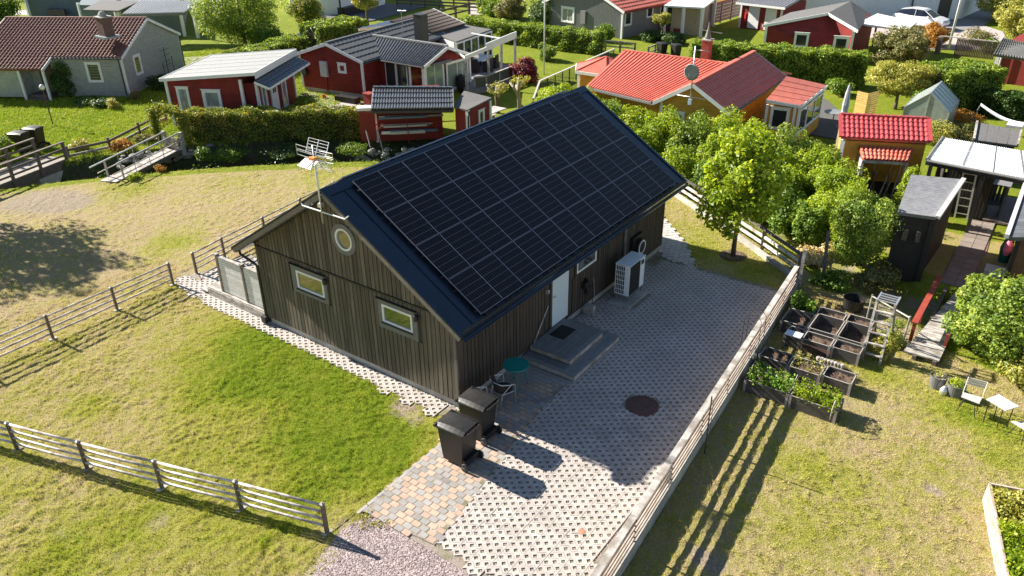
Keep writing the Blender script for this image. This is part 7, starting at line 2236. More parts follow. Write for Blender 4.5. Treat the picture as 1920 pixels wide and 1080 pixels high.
m = MB(); m.tube([tuple(q[0]+[-.08, .0, .02]), tuple(q[3]+[0, .08, .02])], 0.06, 8); m.tube([tuple(q[0]+[-.1, 0, -.02]), tuple(q[1]+[-.1, 0, -.02])], 0.05, 8); obj('gutter', m, GREYTRIM, h)
for k in (0.04, 0.45, 0.9):
    for (i, j) in ((0, 1), (3, 2)):
        p = lerp(q[i], q[j], k); m = MB(); m.box(p[0]-.06, p[0]+.06, p[1]-.06, p[1]+.06, 0, 2.22); obj('post', m, BLACKM, h)
p0_, p1_ = G(1770, 405), G(1835, 418)
m = MB(); m.bar((20.45, -7.2, 1.1), (20.3, -8.75, 1.1), 0.06, 2.1); obj('wall', m, BLACKB, h)
m = MB(); m.bar((22.9, -6.6, 1.0), (20.4, -7.1, 1.0), 0.06, 2.0); obj('wall', m, BLACKB, h)
# ladder on the wall
t = thing('ladder', 'aluminium ladder leaning on the black carport wall', 'ladder', (20.1, -8, 0))
for dy in (0, -0.42):
    m = MB(); m.bar((20.05, -7.88+dy, 0), (20.28, -7.72+dy, 2.15), 0.03, 0.06, (0, 1, 0)); obj('rail', m, ALU, t)
for k in range(7):
    z_ = 0.2+k*0.3; f_ = z_/2.15
    m = MB(); m.bar((20.05+.23*f_, -7.88+.16*f_, z_), (20.05+.23*f_, -8.30+.16*f_, z_), 0.03, 0.03); obj('rung', m, ALU, t)
t = thing('deck', 'brown plank deck under the open end of the white roofed carport', 'deck', (20.2, -8.7, 0))
for k in range(20):
    y_ = -8.78-k*0.125
    m = MB(); m.box(20.18, 23.2, y_-0.118, y_, 0.05, 0.12); obj('plank', m, M('brown_deck_plank', (0.16, 0.12, 0.105), 0.8, var=.2, scale=6, objrand=.15, coord='World'), t)
t = thing('garden_bench', 'dark slatted garden chair and table group on the brown deck', 'bench', (21.2, -8.9, 0.12))
for k in range(5):
    m = MB(); m.box(0.0, 0.05, -0.3+k*0.14, -0.2+k*0.14, 0.45, 1.05); obj('slat', m, BLACKM, t, world=False)
m = MB(); m.box(-0.5, 0.02, -0.32, 0.38, 0.40, 0.45); m.box(-.5, -.44, -.32, -.26, 0, .4); m.box(-.5, -.44, .32, .38, 0, .4); m.box(-.04, .02, -.32, -.26, 0, 1.05); m.box(-.04, .02, .32, .38, 0, 1.05); m.box(-.5, 0.02, -.36, -.30, .6, .65); obj('seat', m, BLACKM, t, world=False)
m = MB(); m.box(22.3, 23.1, -9.3, -8.7, 0.78, 0.83); m.box(22.35, 22.42, -9.25, -9.18, .12, .78); m.box(22.35, 22.42, -8.8, -8.73, .12, .78); m.box(23.0, 23.07, -9.25, -9.18, .12, .78); tag(obj('garden_table', m, M('grey_table', (0.2, 0.19, 0.2), 0.6)), 'grey garden table beside the dark slatted chair', 'table')
t = thing('sofa', 'outdoor seat with red and white cushions in the black carport', 'sofa', (22.0, -7.4, 0.1))
m = MB(); m.box(-0.4, 0.4, -0.6, 0.6, 0, 0.42); m.box(0.3, 0.4, -0.6, 0.6, 0.42, 0.85); obj('base', m, BLACKM, t, world=False)
for k, c_ in enumerate(((0.5, 0.12, 0.12), (0.7, 0.68, 0.66), (0.35, 0.3, 0.28))):
    m = MB(); m.box(-0.35, 0.28, -0.58+k*.4, -0.22+k*.4, 0.421, 0.56); obj('cushion', m, M('cushion_%d' % k, c_, 0.9, var=.5, scale=8), t, world=False)
# ---- brown building on the right edge
q = [G(1887, 447, 2.2), G(2000, 470, 2.2), G(1960, 330, 2.6), G(1921, 345, 2.2)]
h = thing('cabin', 'brown boarded cabin with dark slate roof cut by the photo edge', 'cabin', (15, -10.5, 0))
XA, YA = 13.35, -9.85
q = [np.array([XA, YA, 2.2]), np.array([19.4, YA+.05, 2.2]), np.array([19.4, YA-1.8, 2.75]), np.array([XA, YA-1.8, 2.75])]
mb = MB(); mb.slab(q, 0.1); rf = obj('roof', mb, BLACKTILE, h)
nrm = np.cross(q[1]-q[0], q[3]-q[0]); nrm /= np.linalg.norm(nrm); nrm = nrm*np.sign(nrm[2])
SL = M('dark_slate', (0.085, 0.09, 0.10), 0.6, var=0.2, scale=5, objrand=0.2, coord='World')
for j in range(5):
    for i in range(18):
        u0, u1 = (i+(j % 2)*.5)/18, min(1, (i+.97+(j % 2)*.5)/18)
        if u1-u0 < 0.005: continue
        v0, v1 = j/5, min(1, (j+1.08)/5)
        P4 = [lerp(lerp(q[0], q[1], uu), lerp(q[3], q[2], uu), vv)+nrm*s_ for uu, vv, s_ in ((u0, v0, .03), (u1, v0, .03), (u1, v1, .01), (u0, v1, .01))]
        m = MB(); m.slab(P4, 0.02); obj('slate', m, SL, h)
m = MB(); m.bar((XA, YA+.06, 2.24), (19.4, YA+.1, 2.24), 0.12, 0.12); obj('gutter', m, TTOP, h)
mb = MB(); mb.prism([(XA+.25, YA-.25), (19, YA-.2), (19, YA-3.6), (XA+.25, YA-3.6)], 0.0, 2.1); obj('wall', mb, BROWNB, h)
m = MB(); m.box(XA+.19, XA+.31, YA-.31, YA-.19, 0.0, 2.1); obj('corner_board', m, BLACKB, h)
p = G(1862, 521); m = MB(); m.box(p[0]-.2, p[0]+.35, p[1]-.3, p[1]+.3, 0, 0.30); tag(obj('grey_crate', m, TTOP), 'pale box frame on the ground at the brown cabin corner', 'crate')
p = G(1905, 545); m = MB(); m.lathe([(.13, 0), (.16, .3), (.13, .32), (.11, .2)], (p[0], p[1], 0.3), 16); tag(obj('white_pot', m, WHITE), 'white pot at the foot of the brown cabin wall', 'pot')
p = G(1880, 490); m = MB(); m.lathe([(.15, 0), (.2, .5), (.12, .8)], p, 14); tag(obj('green_bin', m, M('dark_green_plastic', (0.01, 0.12, 0.07), 0.5)), 'dark green container standing by the brown cabin', 'container')
p = G(1886, 478, .8); m = MB(); m.lathe([(.08, 0), (.13, .15), (.12, .35), (.05, .5)], p, 12); tag(obj('pink_bag', m, M('pink_cloth', (0.6, 0.15, 0.22), 0.8)), 'pink cloth bag hanging above the green container', 'bag')
# garden path at right
DIRT = M('brown_slab_path', (0.22, 0.155, 0.12), 0.95, var=0.25, scale=5, bump=0.4, coord='World')
pp_ = [G(1745, 600)[:2], G(1805, 545)[:2], G(1850, 470)[:2], G(1885, 420)[:2], G(1835, 412)[:2], G(1790, 480)[:2], G(1735, 545)[:2], G(1700, 580)[:2]]
pp_ = [(14.0, -8.35), (14.0, -9.3), (17.5, -9.3), (20.2, -9.2), (20.2, -8.4), (17.5, -8.5)]
mb = MB(); mb.prism(pp_, -0.1, 0.02); path2 = obj('path', mb, DIRT, kind='structure')
for k in range(13):
    for j in range(2):
        x_ = 14.02+k*0.475; m = MB(); m.box(x_, x_+0.455, -9.22+j*0.40, -9.22+j*0.40+0.385, 0.02, 0.045); obj('slab', m, M('brown_concrete_slab', (0.22, 0.18, 0.155), 0.95, var=.15, scale=6, objrand=.12, coord='World'), path2)
# small grey hut, greenhouse, hammock
q = [G(1826, 262, 1.8), G(1908, 273, 1.8), G(1915, 245, 1.95), G(1832, 229, 1.95)]
h = thing('garden_hut', 'small hut with flat grey felt roof beyond the carport', 'hut', (25, -8, 0))
mb = MB(); mb.slab(q, 0.08); rf = obj('roof', mb, FELT, h)
for k in (1, 2, 3):
    m = MB(); m.bar(tuple(lerp(q[0], q[1], k/4)+[0, 0, .004]), tuple(lerp(q[3], q[2], k/4)+[0, 0, .004]), 0.04, 0.008); obj('felt_seam', m, FELT, rf)
m = MB(); m.bar(tuple(q[0]), tuple(q[3]), 0.08, 0.14); obj('barge_board', m, GREYWOOD, rf); m = MB(); m.bar(tuple(q[1]), tuple(q[2]), 0.06, 0.14); obj('barge_board', m, GREYWOOD, rf)
ce = sum(q)/4; ins = [lerp(p, ce, 0.1)[:2] for p in q]
mb = MB(); mb.prism([tuple(p) for p in ins], 0, 1.72); obj('wall', mb, BLACKB, h)
p = G(1902, 238, 1.9); m = MB(); m.box(p[0]-.3, p[0]+.3, p[1]-.3, p[1]+.3, 1.9, 2.02); obj('roof_hatch', m, TTOP, h)
h = thing('greenhouse', 'small ridge roofed greenhouse with pale aluminium frame', 'greenhouse', (32, -4.6, 0))
R0, R1 = G(1757, 156, 2.1), None
gx0, gx1, gy0, gy1 = 30.4, 33.2, -5.7, -3.7
ym = (gy0+gy1)/2; GG = M('greenhouse_glass', (0.35, 0.40, 0.36), 0.25, var=0.2, scale=4, spec=0.8, coord='World')
for (y_, z0_, z1_) in ((gy0, 0, 1.25), (gy1, 0, 1.25)):
    m = MB(); m.box(gx0, gx1, y_-.01, y_+.01, z0_+.05, z1_); obj('pane', m, GG, h)
for y_ in (gy0, gy1):
    m = MB(); m.slab([(gx0, y_, 1.27), (gx1, y_, 1.27), (gx1, ym, 2.08), (gx0, ym, 2.08)], 0.012); obj('roof_pane', m, GG, h)
for x_ in (gx0, gx1):
    m = MB(); m.add([(x_, gy0, .05), (x_, gy1, .05), (x_, gy1, 1.25), (x_, ym, 2.05), (x_, gy0, 1.25)], [(0, 1, 2, 3, 4)]); obj('gable_pane', m, GG, h)
for k in range(6):
    x_ = gx0+k*(gx1-gx0)/5
    m = MB()
    for y_ in (gy0, gy1): m.bar((x_, y_, 0), (x_, y_, 1.27), 0.04, 0.04); m.bar((x_, y_, 1.27), (x_, ym, 2.1), 0.04, 0.04)
    obj('frame', m, ALU, h)
m = MB(); m.bar((gx0, ym, 2.11), (gx1, ym, 2.11), 0.06, 0.05); m.bar((gx0, gy0, 1.28), (gx1, gy0, 1.28), 0.05, 0.05); m.bar((gx0, gy1, 1.28), (gx1, gy1, 1.28), 0.05, 0.05); m.bar((gx0, gy0, .8), (gx0, gy1, .8), 0.04, 0.04); m.bar((gx0, ym, 0), (gx0, ym, 2.1), .04, .04); obj('ridge_bar', m, ALU, h)
h = thing('hammock', 'white striped hammock hanging between bushes on the right', 'hammock', (32, -7.5, 0))
A_, B_ = G(1838, 198, 1.25), G(1965, 235, 1.25)
vs = []; fs = []
for i in range(15):
    u_ = i/14; c_ = lerp(A_, B_, u_); sag = -0.40*math.sin(math.pi*u_)
    w_ = 0.04+0.16*math.sin(math.pi*u_)
    for k in range(5):
        s_ = k/4*2-1; vs.append((c_[0]+w_*s_, c_[1], c_[2]+sag+0.12*s_*s_))
for i in range(14):
    for k in range(4): fs.append((i*5+k, i*5+k+1, i*5+6+k, i*5+5+k))
m = MB(); m.add(vs, fs); obj('cloth', m, M('white_canvas', (0.62, 0.63, 0.66), 0.9, var=.1), h)
m = MB(); m.tube([tuple(A_), tuple(A_+[0.2, 0.3, -1.25])], 0.03, 6); obj('stand', m, GREYTRIM, h)

# ---- red building right edge with grey tile roof, dark board fence
h = thing('outbuilding', 'red outbuilding with old grey tile roof at the right edge', 'building', (44.5, -8, 0))
q = [G(1862, 103, 2.15), G(1990, 122, 2.15), G(1960, 88, 2.9), G(1880, 72, 2.9)]
mb = MB(); mb.slab(q, 0.1); rf = obj('roof', mb, GREYTILE, h); mb = MB(); mb.relief(q, 24, 6, 0.06, 0.04, 'wave', 6, 0.006); obj('tiles', mb, GREYTILE, rf, kind='stuff')
a, b = G(1858, 153), G(1980, 170); d_ = (b-a)/np.linalg.norm(b-a); n_ = np.array([-d_[1], d_[0], 0]); n_ *= np.sign(n_[0])
mb = MB(); mb.prism([tuple(a[:2]), tuple(b[:2]), tuple((b+n_*5)[:2]), tuple((a+n_*5)[:2])], 0, 2.15); obj('wall', mb, REDPLAIN, h)
m = MB(); m.box(a[0]-.14, a[0], a[1]-.1, a[1]+.1, 0, 2.1); obj('corner_board', m, WHITE, h)
m = MB(); m.tube([(a[0]-.2, a[1]-.2, 2.0), (a[0]-.2, a[1]-.2, 0)], .05, 6); obj('downpipe', m, TTOP, h)
t = thing('board_fence', 'dark brown vertical board fence in front of the white flagpole', 'fence', (52, -3, 0))
F0, F1 = G(1758, 102), G(1862, 112)
F0 = G(1787, 105)
n_ = 24
for k in range(n_):
    p = lerp(F0, F1, k/n_); q_ = lerp(F0, F1, (k+.86)/n_); m = MB(); m.bar((p[0], p[1], .6), (q_[0], q_[1], .6), 0.03, 1.15); obj('board', m, DARKRAIL, t)
p0_ = G(1757, 100); m = MB(); m.box(p0_[0]-.3, p0_[0]+.3, p0_[1]-.15, p0_[1]+.15, 0, 1.15); obj('gate_post', m, DARKRAIL, t)
m = MB(); m.bar((p0_[0], p0_[1], 1.2), (F1[0], F1[1], 1.2), 0.12, 0.05); obj('cap_rail', m, GREYWOOD, t)
for (px, lb, hgt, r_) in (((1778, 93), 'white flagpole rising by the dark board fence', 9.0, .09), ((1020, 140), 'white flagpole standing behind the maroon bush', 8.0, .05)):
    b = G(*px); t = thing('flagpole', lb, 'flagpole', b); m = MB(); m.tube([(0, 0, 0), (0, 0, hgt)], [r_, r_*.6], 10); obj('pole', m, WHITE, t, world=False, smooth=True)
    if r_ < .06:
        m = MB(); vs = []; fs = []
        for i in range(8):
            z_ = 5.05+i*0.22
            for k in range(3): vs.append((0.03+0.02*math.sin(i), 0.12+0.13*k*(1-i*.05)+.05*math.sin(i*1.3), z_+0.0*k))
        for i in range(7):
            for k in range(2): fs.append((i*3+k, i*3+k+1, i*3+4+k, i*3+3+k))
        m.add(vs, fs); obj('pennant', m, M('blue_yellow_pennant', (0.02, 0.12, 0.35), 0.8, col2=(0.75, 0.5, 0.02), c2scale=1.4, c2lo=.5, c2hi=.52), t, world=False)
# ---- top right: red cabin with dark felt roof, lean roof, white house, car, garage
h = thing('cabin', 'small red cabin with black felt gable roof behind the long hedge', 'cabin', (46, 6, 0))
e0, ap_, e1 = G(1430, 47, 2.2), G(1553, 24, 2.95), G(1609, 57, 2.2)
bk = G(1632, 26, 2.2); apb = G(1595, 2, 2.95)
wl = [G(1433, 85), G(1600, 88)]
q = [e1, bk, apb, ap_]
dirv = (apb-ap_)
mb = MB(); mb.slab([ap_+[0, 0, -.001], apb+[0, 0, -.001], e0+dirv, e0], 0.08); mb.slab(q, 0.08); rf = obj('roof', mb, FELT, h)
m = MB(); m.bar(tuple(e0+[-.03, 0, -.07]), tuple(ap_+[-.03, 0, -.07]), .04, .18); obj('barge_board', m, WHITE, rf); m = MB(); obj('barge_board', m, WHITE, rf); m = MB(); m.bar(tuple(e1+[-.03, 0, -.07]), tuple(ap_+[-.03, 0, -.07]), .04, .18); obj('barge_board', m, WHITE, rf)
e0i, e1i = lerp(e0, e1, .03), lerp(e0, e1, .95)
m = MB(); aa = ap_-[0, 0, .1]
V0 = [np.array([e0i[0]+.3, e0i[1], 0]), np.array([e1i[0]+.3, e1i[1], 0]), np.array([e1i[0]+.3, e1i[1], 2.1]), np.array([aa[0]+.3, aa[1], 2.8]), np.array([e0i[0]+.3, e0i[1], 2.1])]
dv = dirv*0.95; m.add(V0+[v_+dv for v_ in V0], [(0, 1, 2, 3, 4), (9, 8, 7, 6, 5)]+[(i, (i+1) % 5, 5+(i+1) % 5, 5+i) for i in range(5)]); obj('wall', m, REDP, h)
d_ = V0[1]-V0[0]; fa = Frame(V0[0][0], V0[0][1], math.atan2(d_[1], d_[0])); Lc = np.linalg.norm(d_[:2])
window_on(h, fa, (Lc*.36, 0), 'x', .75, .9, 1.7, -1, .1); window_on(h, fa, (Lc-1.05, 0), 'x', .75, .8, 1.6, -1, .12)
for xx in (0, Lc): m = MB(); m.box(xx-.08, xx+.08, -.08, .08, 0, 2.1); obj('corner_board', T(m, fa), WHITE, h)
q = [G(1609, 43, 2.2), G(1700, 56, 2.0), G(1720, 41, 2.0), G(1645, 25, 2.3)]
h = thing('canopy', 'flat white canopy roof beside the parked white car', 'canopy', (49, 2, 0))
mb = MB(); mb.slab(q, .12); obj('roof', mb, WHITE, h)
for p in (lerp(q[0], q[2], .06), lerp(q[1], q[3], .06), lerp(q[2], q[0], .06), lerp(q[3], q[1], .06)):
    m = MB(); m.box(p[0]-.06, p[0]+.06, p[1]-.06, p[1]+.06, 0, 2.0); obj('post', m, BLACKM, h)
h = thing('white_house', 'large white plastered house with dark door behind the car', 'house', (66, 4, 0))
w = [G(1470, 52), G(1640, 38), G(1698, 27), G(1790, 34), G(1828, 5)]
mb = MB(); mb.prism([tuple(p[:2]) for p in (G(1480, 40), G(1705, 36), G(1800, 36), G(1862, 8), G(1862, -60), G(1500, -60))], 0, 4.5); obj('wall', mb, WHITEWALL, h)
a, b = G(1705, 36), G(1800, 36); d_ = b-a; fa = Frame(a[0], a[1], math.atan2(d_[1], d_[0]))
m = MB(); Lw = np.linalg.norm(d_[:2]); m.box(Lw*.52, Lw*.52+1.0, -.05, 0, .1, 2.2); obj('door', T(m, fa), M('dark_door', (0.03, 0.03, 0.035), .4), h)
for px in (1705,): m = MB(); p = G(px, 36); m.tube([(p[0]-.15, p[1], 0), (p[0]-.15, p[1], 4)], .06, 8); obj('downpipe', m, BLACKM, h)
# patio and drive of the white house
PAVG = M('pinkish_slab_paving', (0.42, 0.36, 0.34), 0.9, var=0.12, scale=4, coord='World', wave=((1, 0.2, 0), 0.4, .3))
for lab, pts_, mt in (('paved_yard', [(1690, 92), (1900, 95), (1880, 60), (1800, 34), (1690, 34), (1600, 60)], PAVG), ('slab_terrace', [(1790, 60), (1830, 55), (1875, 30), (1850, 8), (1800, 34), (1740, 45)], M('grey_slab_paving', (0.22, 0.21, 0.22), .9, var=.1, scale=5, coord='World'))):
    P_ = [tuple(G(u, v)[:2]) for u, v in pts_]
    m = MB(); m.prism(P_, -0.1, 0.03 if lab == 'paved_yard' else 0.045); obj(lab, m, mt, kind='structure')
# car
t = thing('car', 'white hatchback car parked in front of the white house', 'car', (*G(1722, 52)[:2], 0.03))
a, b = G(1665, 50), G(1768, 62); CA = math.atan2((b-a)[1], (b-a)[0]); t.rotation_euler = (0, 0, CA)
CW = M('white_car_paint', (0.75, 0.76, 0.78), 0.22, var=.02, coat=.5); CG = M('dark_car_glass', (0.012, 0.015, 0.025), .06, spec=.9)
secs = [(-2.1, .55, .80, .60), (-2.0, .35, 1.0, .78), (-1.5, .28, 1.08, .86), (-.6, .27, 1.0, .90), (.7, .27, .98, .90), (1.5, .28, .92, .86), (2.05, .35, .78, .74), (2.15, .5, .65, .6)]
m = MB(); vs = []; fs = []
for (x_, zl, zh, hw) in secs:
    vs += [(x_, -hw, zl), (x_, -hw*1.02, (zl+zh)/2), (x_, -hw*.92, zh), (x_, hw*.92, zh), (x_, hw*1.02, (zl+zh)/2), (x_, hw, zl)]
for i in range(len(secs)-1):
    for k in range(6): fs.append((i*6+k, i*6+(k+1) % 6, i*6+6+(k+1) % 6, i*6+6+k))
fs += [tuple(range(6))[::-1], tuple((len(secs)-1)*6+k for k in range(6))]
m.add(vs, fs); bd = obj('body', m, CW, t, world=False, smooth=False)
bv = bd.modifiers.new('round', 'BEVEL'); bv.width = .06; bv.segments = 2
m = MB(); cs_ = [(-1.95, 1.0, .72, 1.02), (-1.45, 1.0, .78, 1.36), (-.6, .98, .80, 1.48), (.3, .97, .80, 1.44), (1.15, .95, .76, .99)]
vs = []; fs = []
for (x_, zl, hw, zh) in cs_: vs += [(x_, -hw, zl), (x_*.98, -hw*.78, zh), (x_*.98, hw*.78, zh), (x_, hw, zl)]
for i in range(4):
    for k in range(3): fs.append((i*4+k, i*4+k+1, i*4+5+k, i*4+4+k))
fs += [(0, 1, 2, 3), (19, 18, 17, 16)]; m.add(vs, fs); obj('windows', m, CG, t, world=False)
m = MB(); vs = []; fs = []
for (x_, hw, zh) in ((-1.5, .60, 1.36), (-.6, .64, 1.49), (.3, .64, 1.45), (.5, .62, 1.36)): vs += [(x_, -hw, zh), (x_, -hw, zh+.03), (x_, hw, zh+.03), (x_, hw, zh)]
for i in range(3):
    for k in range(4): fs.append((i*4+k, i*4+(k+1) % 4, i*4+4+(k+1) % 4, i*4+4+k))
m.add(vs, fs)
for s in (-1, 1):
    m.bar((-.25, s*.80, .98), (-.25, s*.66, 1.44), .06, .03, (1, 0, 0)); m.bar((1.15, s*.75, .98), (.45, s*.63, 1.42), .05, .04)
obj('roof', m, CW, t, world=False)
for (x_, s) in ((-1.35, -1), (-1.35, 1), (1.35, -1), (1.35, 1)):
    m = MB(); m.lathe([(.2, -.1), (.33, -.1), (.33, .1), (.2, .1)], (0, 0, 0), 18, 'y'); m.v = [(v[0]+x_, v[1]+s*.80, v[2]+.33) for v in m.v]; w_ = obj('wheel', m, BLACKM, t, world=False)
    m = MB(); m.lathe([(.02, -.01), (.19, -.01), (.19, .01), (.02, .01)], (0, 0, 0), 14, 'y'); m.v = [(v[0]+x_, v[1]+s*.91, v[2]+.33) for v in m.v]; obj('rim', m, ALU, w_, world=False)
for s in (-1, 1):
    m = MB(); m.box(1.95, 2.12, s*.5-.14, s*.5+.14, .62, .74); obj('headlight', m, CG, t, world=False)
    m = MB(); m.box(.75, .9, s*.92-.09, s*.92+.09, .95, 1.07); obj('mirror', m, CW, t, world=False)
# red double garage
h = thing('garage', 'small red outbuilding with two white doors and grey sheet roof', 'garage', (52, 12, 0))
a, b = G(1386, 52), G(1460, 62); d_ = b-a; Lg = np.linalg.norm(d_[:2]); fa = Frame(a[0], a[1], math.atan2(d_[1], d_[0]))
m = MB(); m.box(0, Lg, 0, 4, 0, 2.1); obj('wall', T(m, fa), REDPLAIN, h)
q = [fa(-.3, -.5, 2.05), fa(Lg+.5, -.5, 2.05), fa(Lg+.5, 4.3, 2.9), fa(-.3, 4.3, 2.9)]
m = MB(); m.slab(q, .1); m.relief(q, 16, 1, .05, 0, 'rib', 6, .006); obj('roof', m, CORR, h)
m = MB(); m.bar(fa(-.3, -.52, 1.98), fa(Lg+.5, -.52, 1.98), .04, .16); obj('fascia', m, WHITE, h)
for xx in (Lg*.2, Lg*.62):
    m = MB(); m.box(xx, xx+Lg*.27, -.06, 0, .1, 1.85); obj('door', T(m, fa), WHITE, h)
for xx in (0, Lg): m = MB(); m.box(xx-.07, xx+.07, -.07, .07, 0, 2.05); obj('corner_board', T(m, fa), WHITE, h)
m = MB(); m.box(Lg*.11, Lg*.15, -.1, -.03, .55, 1.25); obj('red_sign_post', T(m, fa), M('signal_red', (0.7, 0.03, 0.03), .5), h)
# grey house at the top centre
h = thing('house', 'dark grey vertical boarded house with salmon red roof at the top', 'house', (44.5, 20, 0))
c0_, c1_, c2_ = G(1165, 73), G(1050, 55), G(1262, 45)
v1 = (c1_-c0_)[:2]; v1 /= np.linalg.norm(v1); v2 = np.array([v1[1], -v1[0]])
if v2[0] < 0: v2 = -v2
W1_, L1_ = 7.6, 8.5
fa = Frame(c0_[0], c0_[1], math.atan2(v2[1], v2[0]))
m = MB(); he_, hr_ = 2.25, 3.9
pts = [(0, 0), (W1_, 0), (W1_, he_), (W1_/2, hr_), (0, he_)]
vs = [(0, a_, b_) for a_, b_ in pts]+[(L1_, a_, b_) for a_, b_ in pts]
m.add(vs, [(4, 3, 2, 1, 0), (5, 6, 7, 8, 9)]+[(i, (i+1) % 5, 5+(i+1) % 5, 5+i) for i in range(5)]); obj('wall', T(m, fa), GREYBOARD, h)
tn_ = (hr_-he_)/(W1_/2)
q = [fa(-.4, -.45, he_-.45*tn_+.1), fa(L1_+.4, -.45, he_-.45*tn_+.1), fa(L1_+.4, W1_/2, hr_+.1), fa(-.4, W1_/2, hr_+.1)]
q2 = [fa(L1_+.4, W1_+.45, he_-.45*tn_+.1), fa(-.4, W1_+.45, he_-.45*tn_+.1), fa(-.4, W1_/2, hr_+.099), fa(L1_+.4, W1_/2, hr_+.099)]
m = MB(); m.slab(q, .1); m.slab(q2, .1); rf = obj('roof', m, SALMONT, h)
m = MB(); m.relief(q, 26, 10, .03, .035, 'wave', 6, .006); obj('tiles', m, SALMONT, rf, kind='stuff')
m = MB(); m.bar(fa(-.43, -.45, he_-.45*tn_), fa(-.43, W1_/2, hr_), .04, .2); obj('barge_board', m, WHITE, rf); m = MB(); m.bar(fa(-.43, W1_+.45, he_-.45*tn_), fa(-.43, W1_/2, hr_), .04, .2); obj('barge_board', m, WHITE, rf)
m = MB(); m.tube([fa(-.4, -.52, he_-.2), fa(L1_+.4, -.52, he_-.2)], .06, 8); obj('gutter', m, REDPLAIN, h)
window_on(h, fa, (0, 5.0), 'y', 1.15, .75, 1.75, -1, .13, mull=1, glass=CURT)
m = MB(); m.box(-.18, 0, 3.6, 4.1, .75, 1.75); obj('meter_cabinet', T(m, fa), GREYTRIM, h)
window_on(h, fa, (.35, 0), 'x', .75, 1.0, 1.9, -1, .1); window_on(h, fa, (3.3, 0), 'x', .7, 1.25, 2.0, -1, .1); window_on(h, fa, (5.2, 0), 'x', .9, .8, 2.0, -1, .1)
m = MB(); m.box(-.07, .07, -.07, .07, 0, 2.1); obj('corner_board', T(m, fa), WHITE, h)
# conservatory canopy and plank fence right of it
h = thing('conservatory', 'white roofed glass conservatory beside the dark grey house', 'conservatory', (49, 17, 0))
q = [G(1245, 10, 2.3), G(1320, 14, 2.3), G(1345, -5, 2.3), G(1280, -12, 2.3)]
m = MB(); m.slab(q, .12); obj('roof', m, WHITE, h)
ce = sum(q)/4
for k, p in enumerate(q+[(q[0]+q[1])/2]):
    p = lerp(p, ce, .06); m = MB(); m.box(p[0]-.1, p[0]+.1, p[1]-.1, p[1]+.1, 0, 2.2); obj('post', m, WHITE, h)
ins = [lerp(p, ce, .3)[:2] for p in q]
m = MB(); m.prism([tuple(p) for p in ins], 0, 2.0); obj('interior', m, M('cream_boards', (0.40, 0.33, 0.22), .8, coord='World'), h)
t = thing('plank_fence', 'long grey panelled fence with dark red capping at the top', 'fence', (52, 15, 0))
a, b = G(1287, 62), G(1500, -2)
n_ = 12
for k in range(n_):
    p, q_ = lerp(a, b, k/n_), lerp(a, b, (k+1)/n_)
    for j in range(6):
        m = MB(); m.bar((p[0], p[1], .25+j*.27), (q_[0], q_[1], .25+j*.27), .03, .25); obj('board', m, M('pinkish_grey_boards', (0.24, 0.21, 0.20), .8, var=.2, scale=4, objrand=.08, coord='World'), t)
    m = MB(); m.box(p[0]-.06, p[0]+.06, p[1]-.06, p[1]+.06, 0, 1.8); obj('post', m, TTOP if k == 1 else GREYTRIM, t)
m = MB(); m.bar((a[0], a[1], 1.78), (*lerp(a, b, .55)[:2], 1.78), .16, .07); obj('capping', m, REDPLAIN, t)
p = G(1268, 62); t = thing('barbecue', 'red based outdoor brick barbecue with grey flue', 'barbecue', p)
m = MB(); m.box(-.5, .5, -.6, .6, 0, .45); obj('base', m, REDPLAIN, t, world=False)
m = MB(); m.add([(-.4, -.5, .45), (.4, -.5, .45), (.4, .5, .45), (-.4, .5, .45), (-.15, -.2, 1.2), (.15, -.2, 1.2), (.15, .2, 1.2), (-.15, .2, 1.2)], [(0, 1, 5, 4), (1, 2, 6, 5), (2, 3, 7, 6), (3, 0, 4, 7), (4, 5, 6, 7)]); m.box(-.18, .18, -.22, .22, 1.2, 1.7); obj('flue', m, GREYTRIM, t, world=False)
# garden bench and low fence near the bins
t = thing('low_fence', 'low grey rail fence behind the round hedge at the top', 'fence', G(1150, 92))
for (u0, v0_, u1, v1_) in ((1135, 95, 1190, 100), (1215, 108, 1240, 98)):
    a, b = G(u0, v0_), G(u1, v1_)
    for z_ in (.35, .7): m = MB(); m.bar((a[0], a[1], z_), (b[0], b[1], z_), .05, .1); obj('rail', m, GREYWOOD, t)
    for k in (0, .5, 1): p = lerp(a, b, k); m = MB(); m.box(p[0]-.05, p[0]+.05, p[1]-.05, p[1]+.05, 0, .75); obj('post', m, POSTWOOD, t)
# ---- top left: blue grey outbuildings, white houses
h = thing('outbuilding', 'blue grey boarded garage range with pale corrugated roof', 'building', (24, 50, 0))
q = [G(229, 27, 2.4), G(346, 24, 2.4), G(376, 2, 2.9), G(262, 2, 2.9)]
m = MB(); m.slab(q, .1); m.relief(q, 22, 1, .07, 0, 'rib', 6, .006); obj('roof', m, M('pale_grey_sheet', (0.42, 0.43, 0.44), .5, metal=.2, coord='World'), h)
q3 = [G(155, 18, 2.3), G(222, 20, 2.3), G(262, 2, 2.7), G(190, 0, 2.7)]
m = MB(); m.slab(q3, .1); obj('roof', m, FELT, h)
a, b = G(232, 62), G(350, 66); c_, d2 = G(395, 72), G(160, 60)
m = MB(); m.prism([tuple(G(235, 66)[:2]), tuple(G(345, 68)[:2]), tuple(G(352, 20)[:2]), tuple(G(250, 18)[:2])], 0, 2.3); obj('wall', m, BLUEGREY, h)
m = MB(); m.prism([tuple(G(160, 60)[:2]), tuple(G(226, 62)[:2]), tuple(G(240, 20)[:2]), tuple(G(180, 18)[:2])], 0, 2.2); obj('wall', m, BLUEGREY, h)
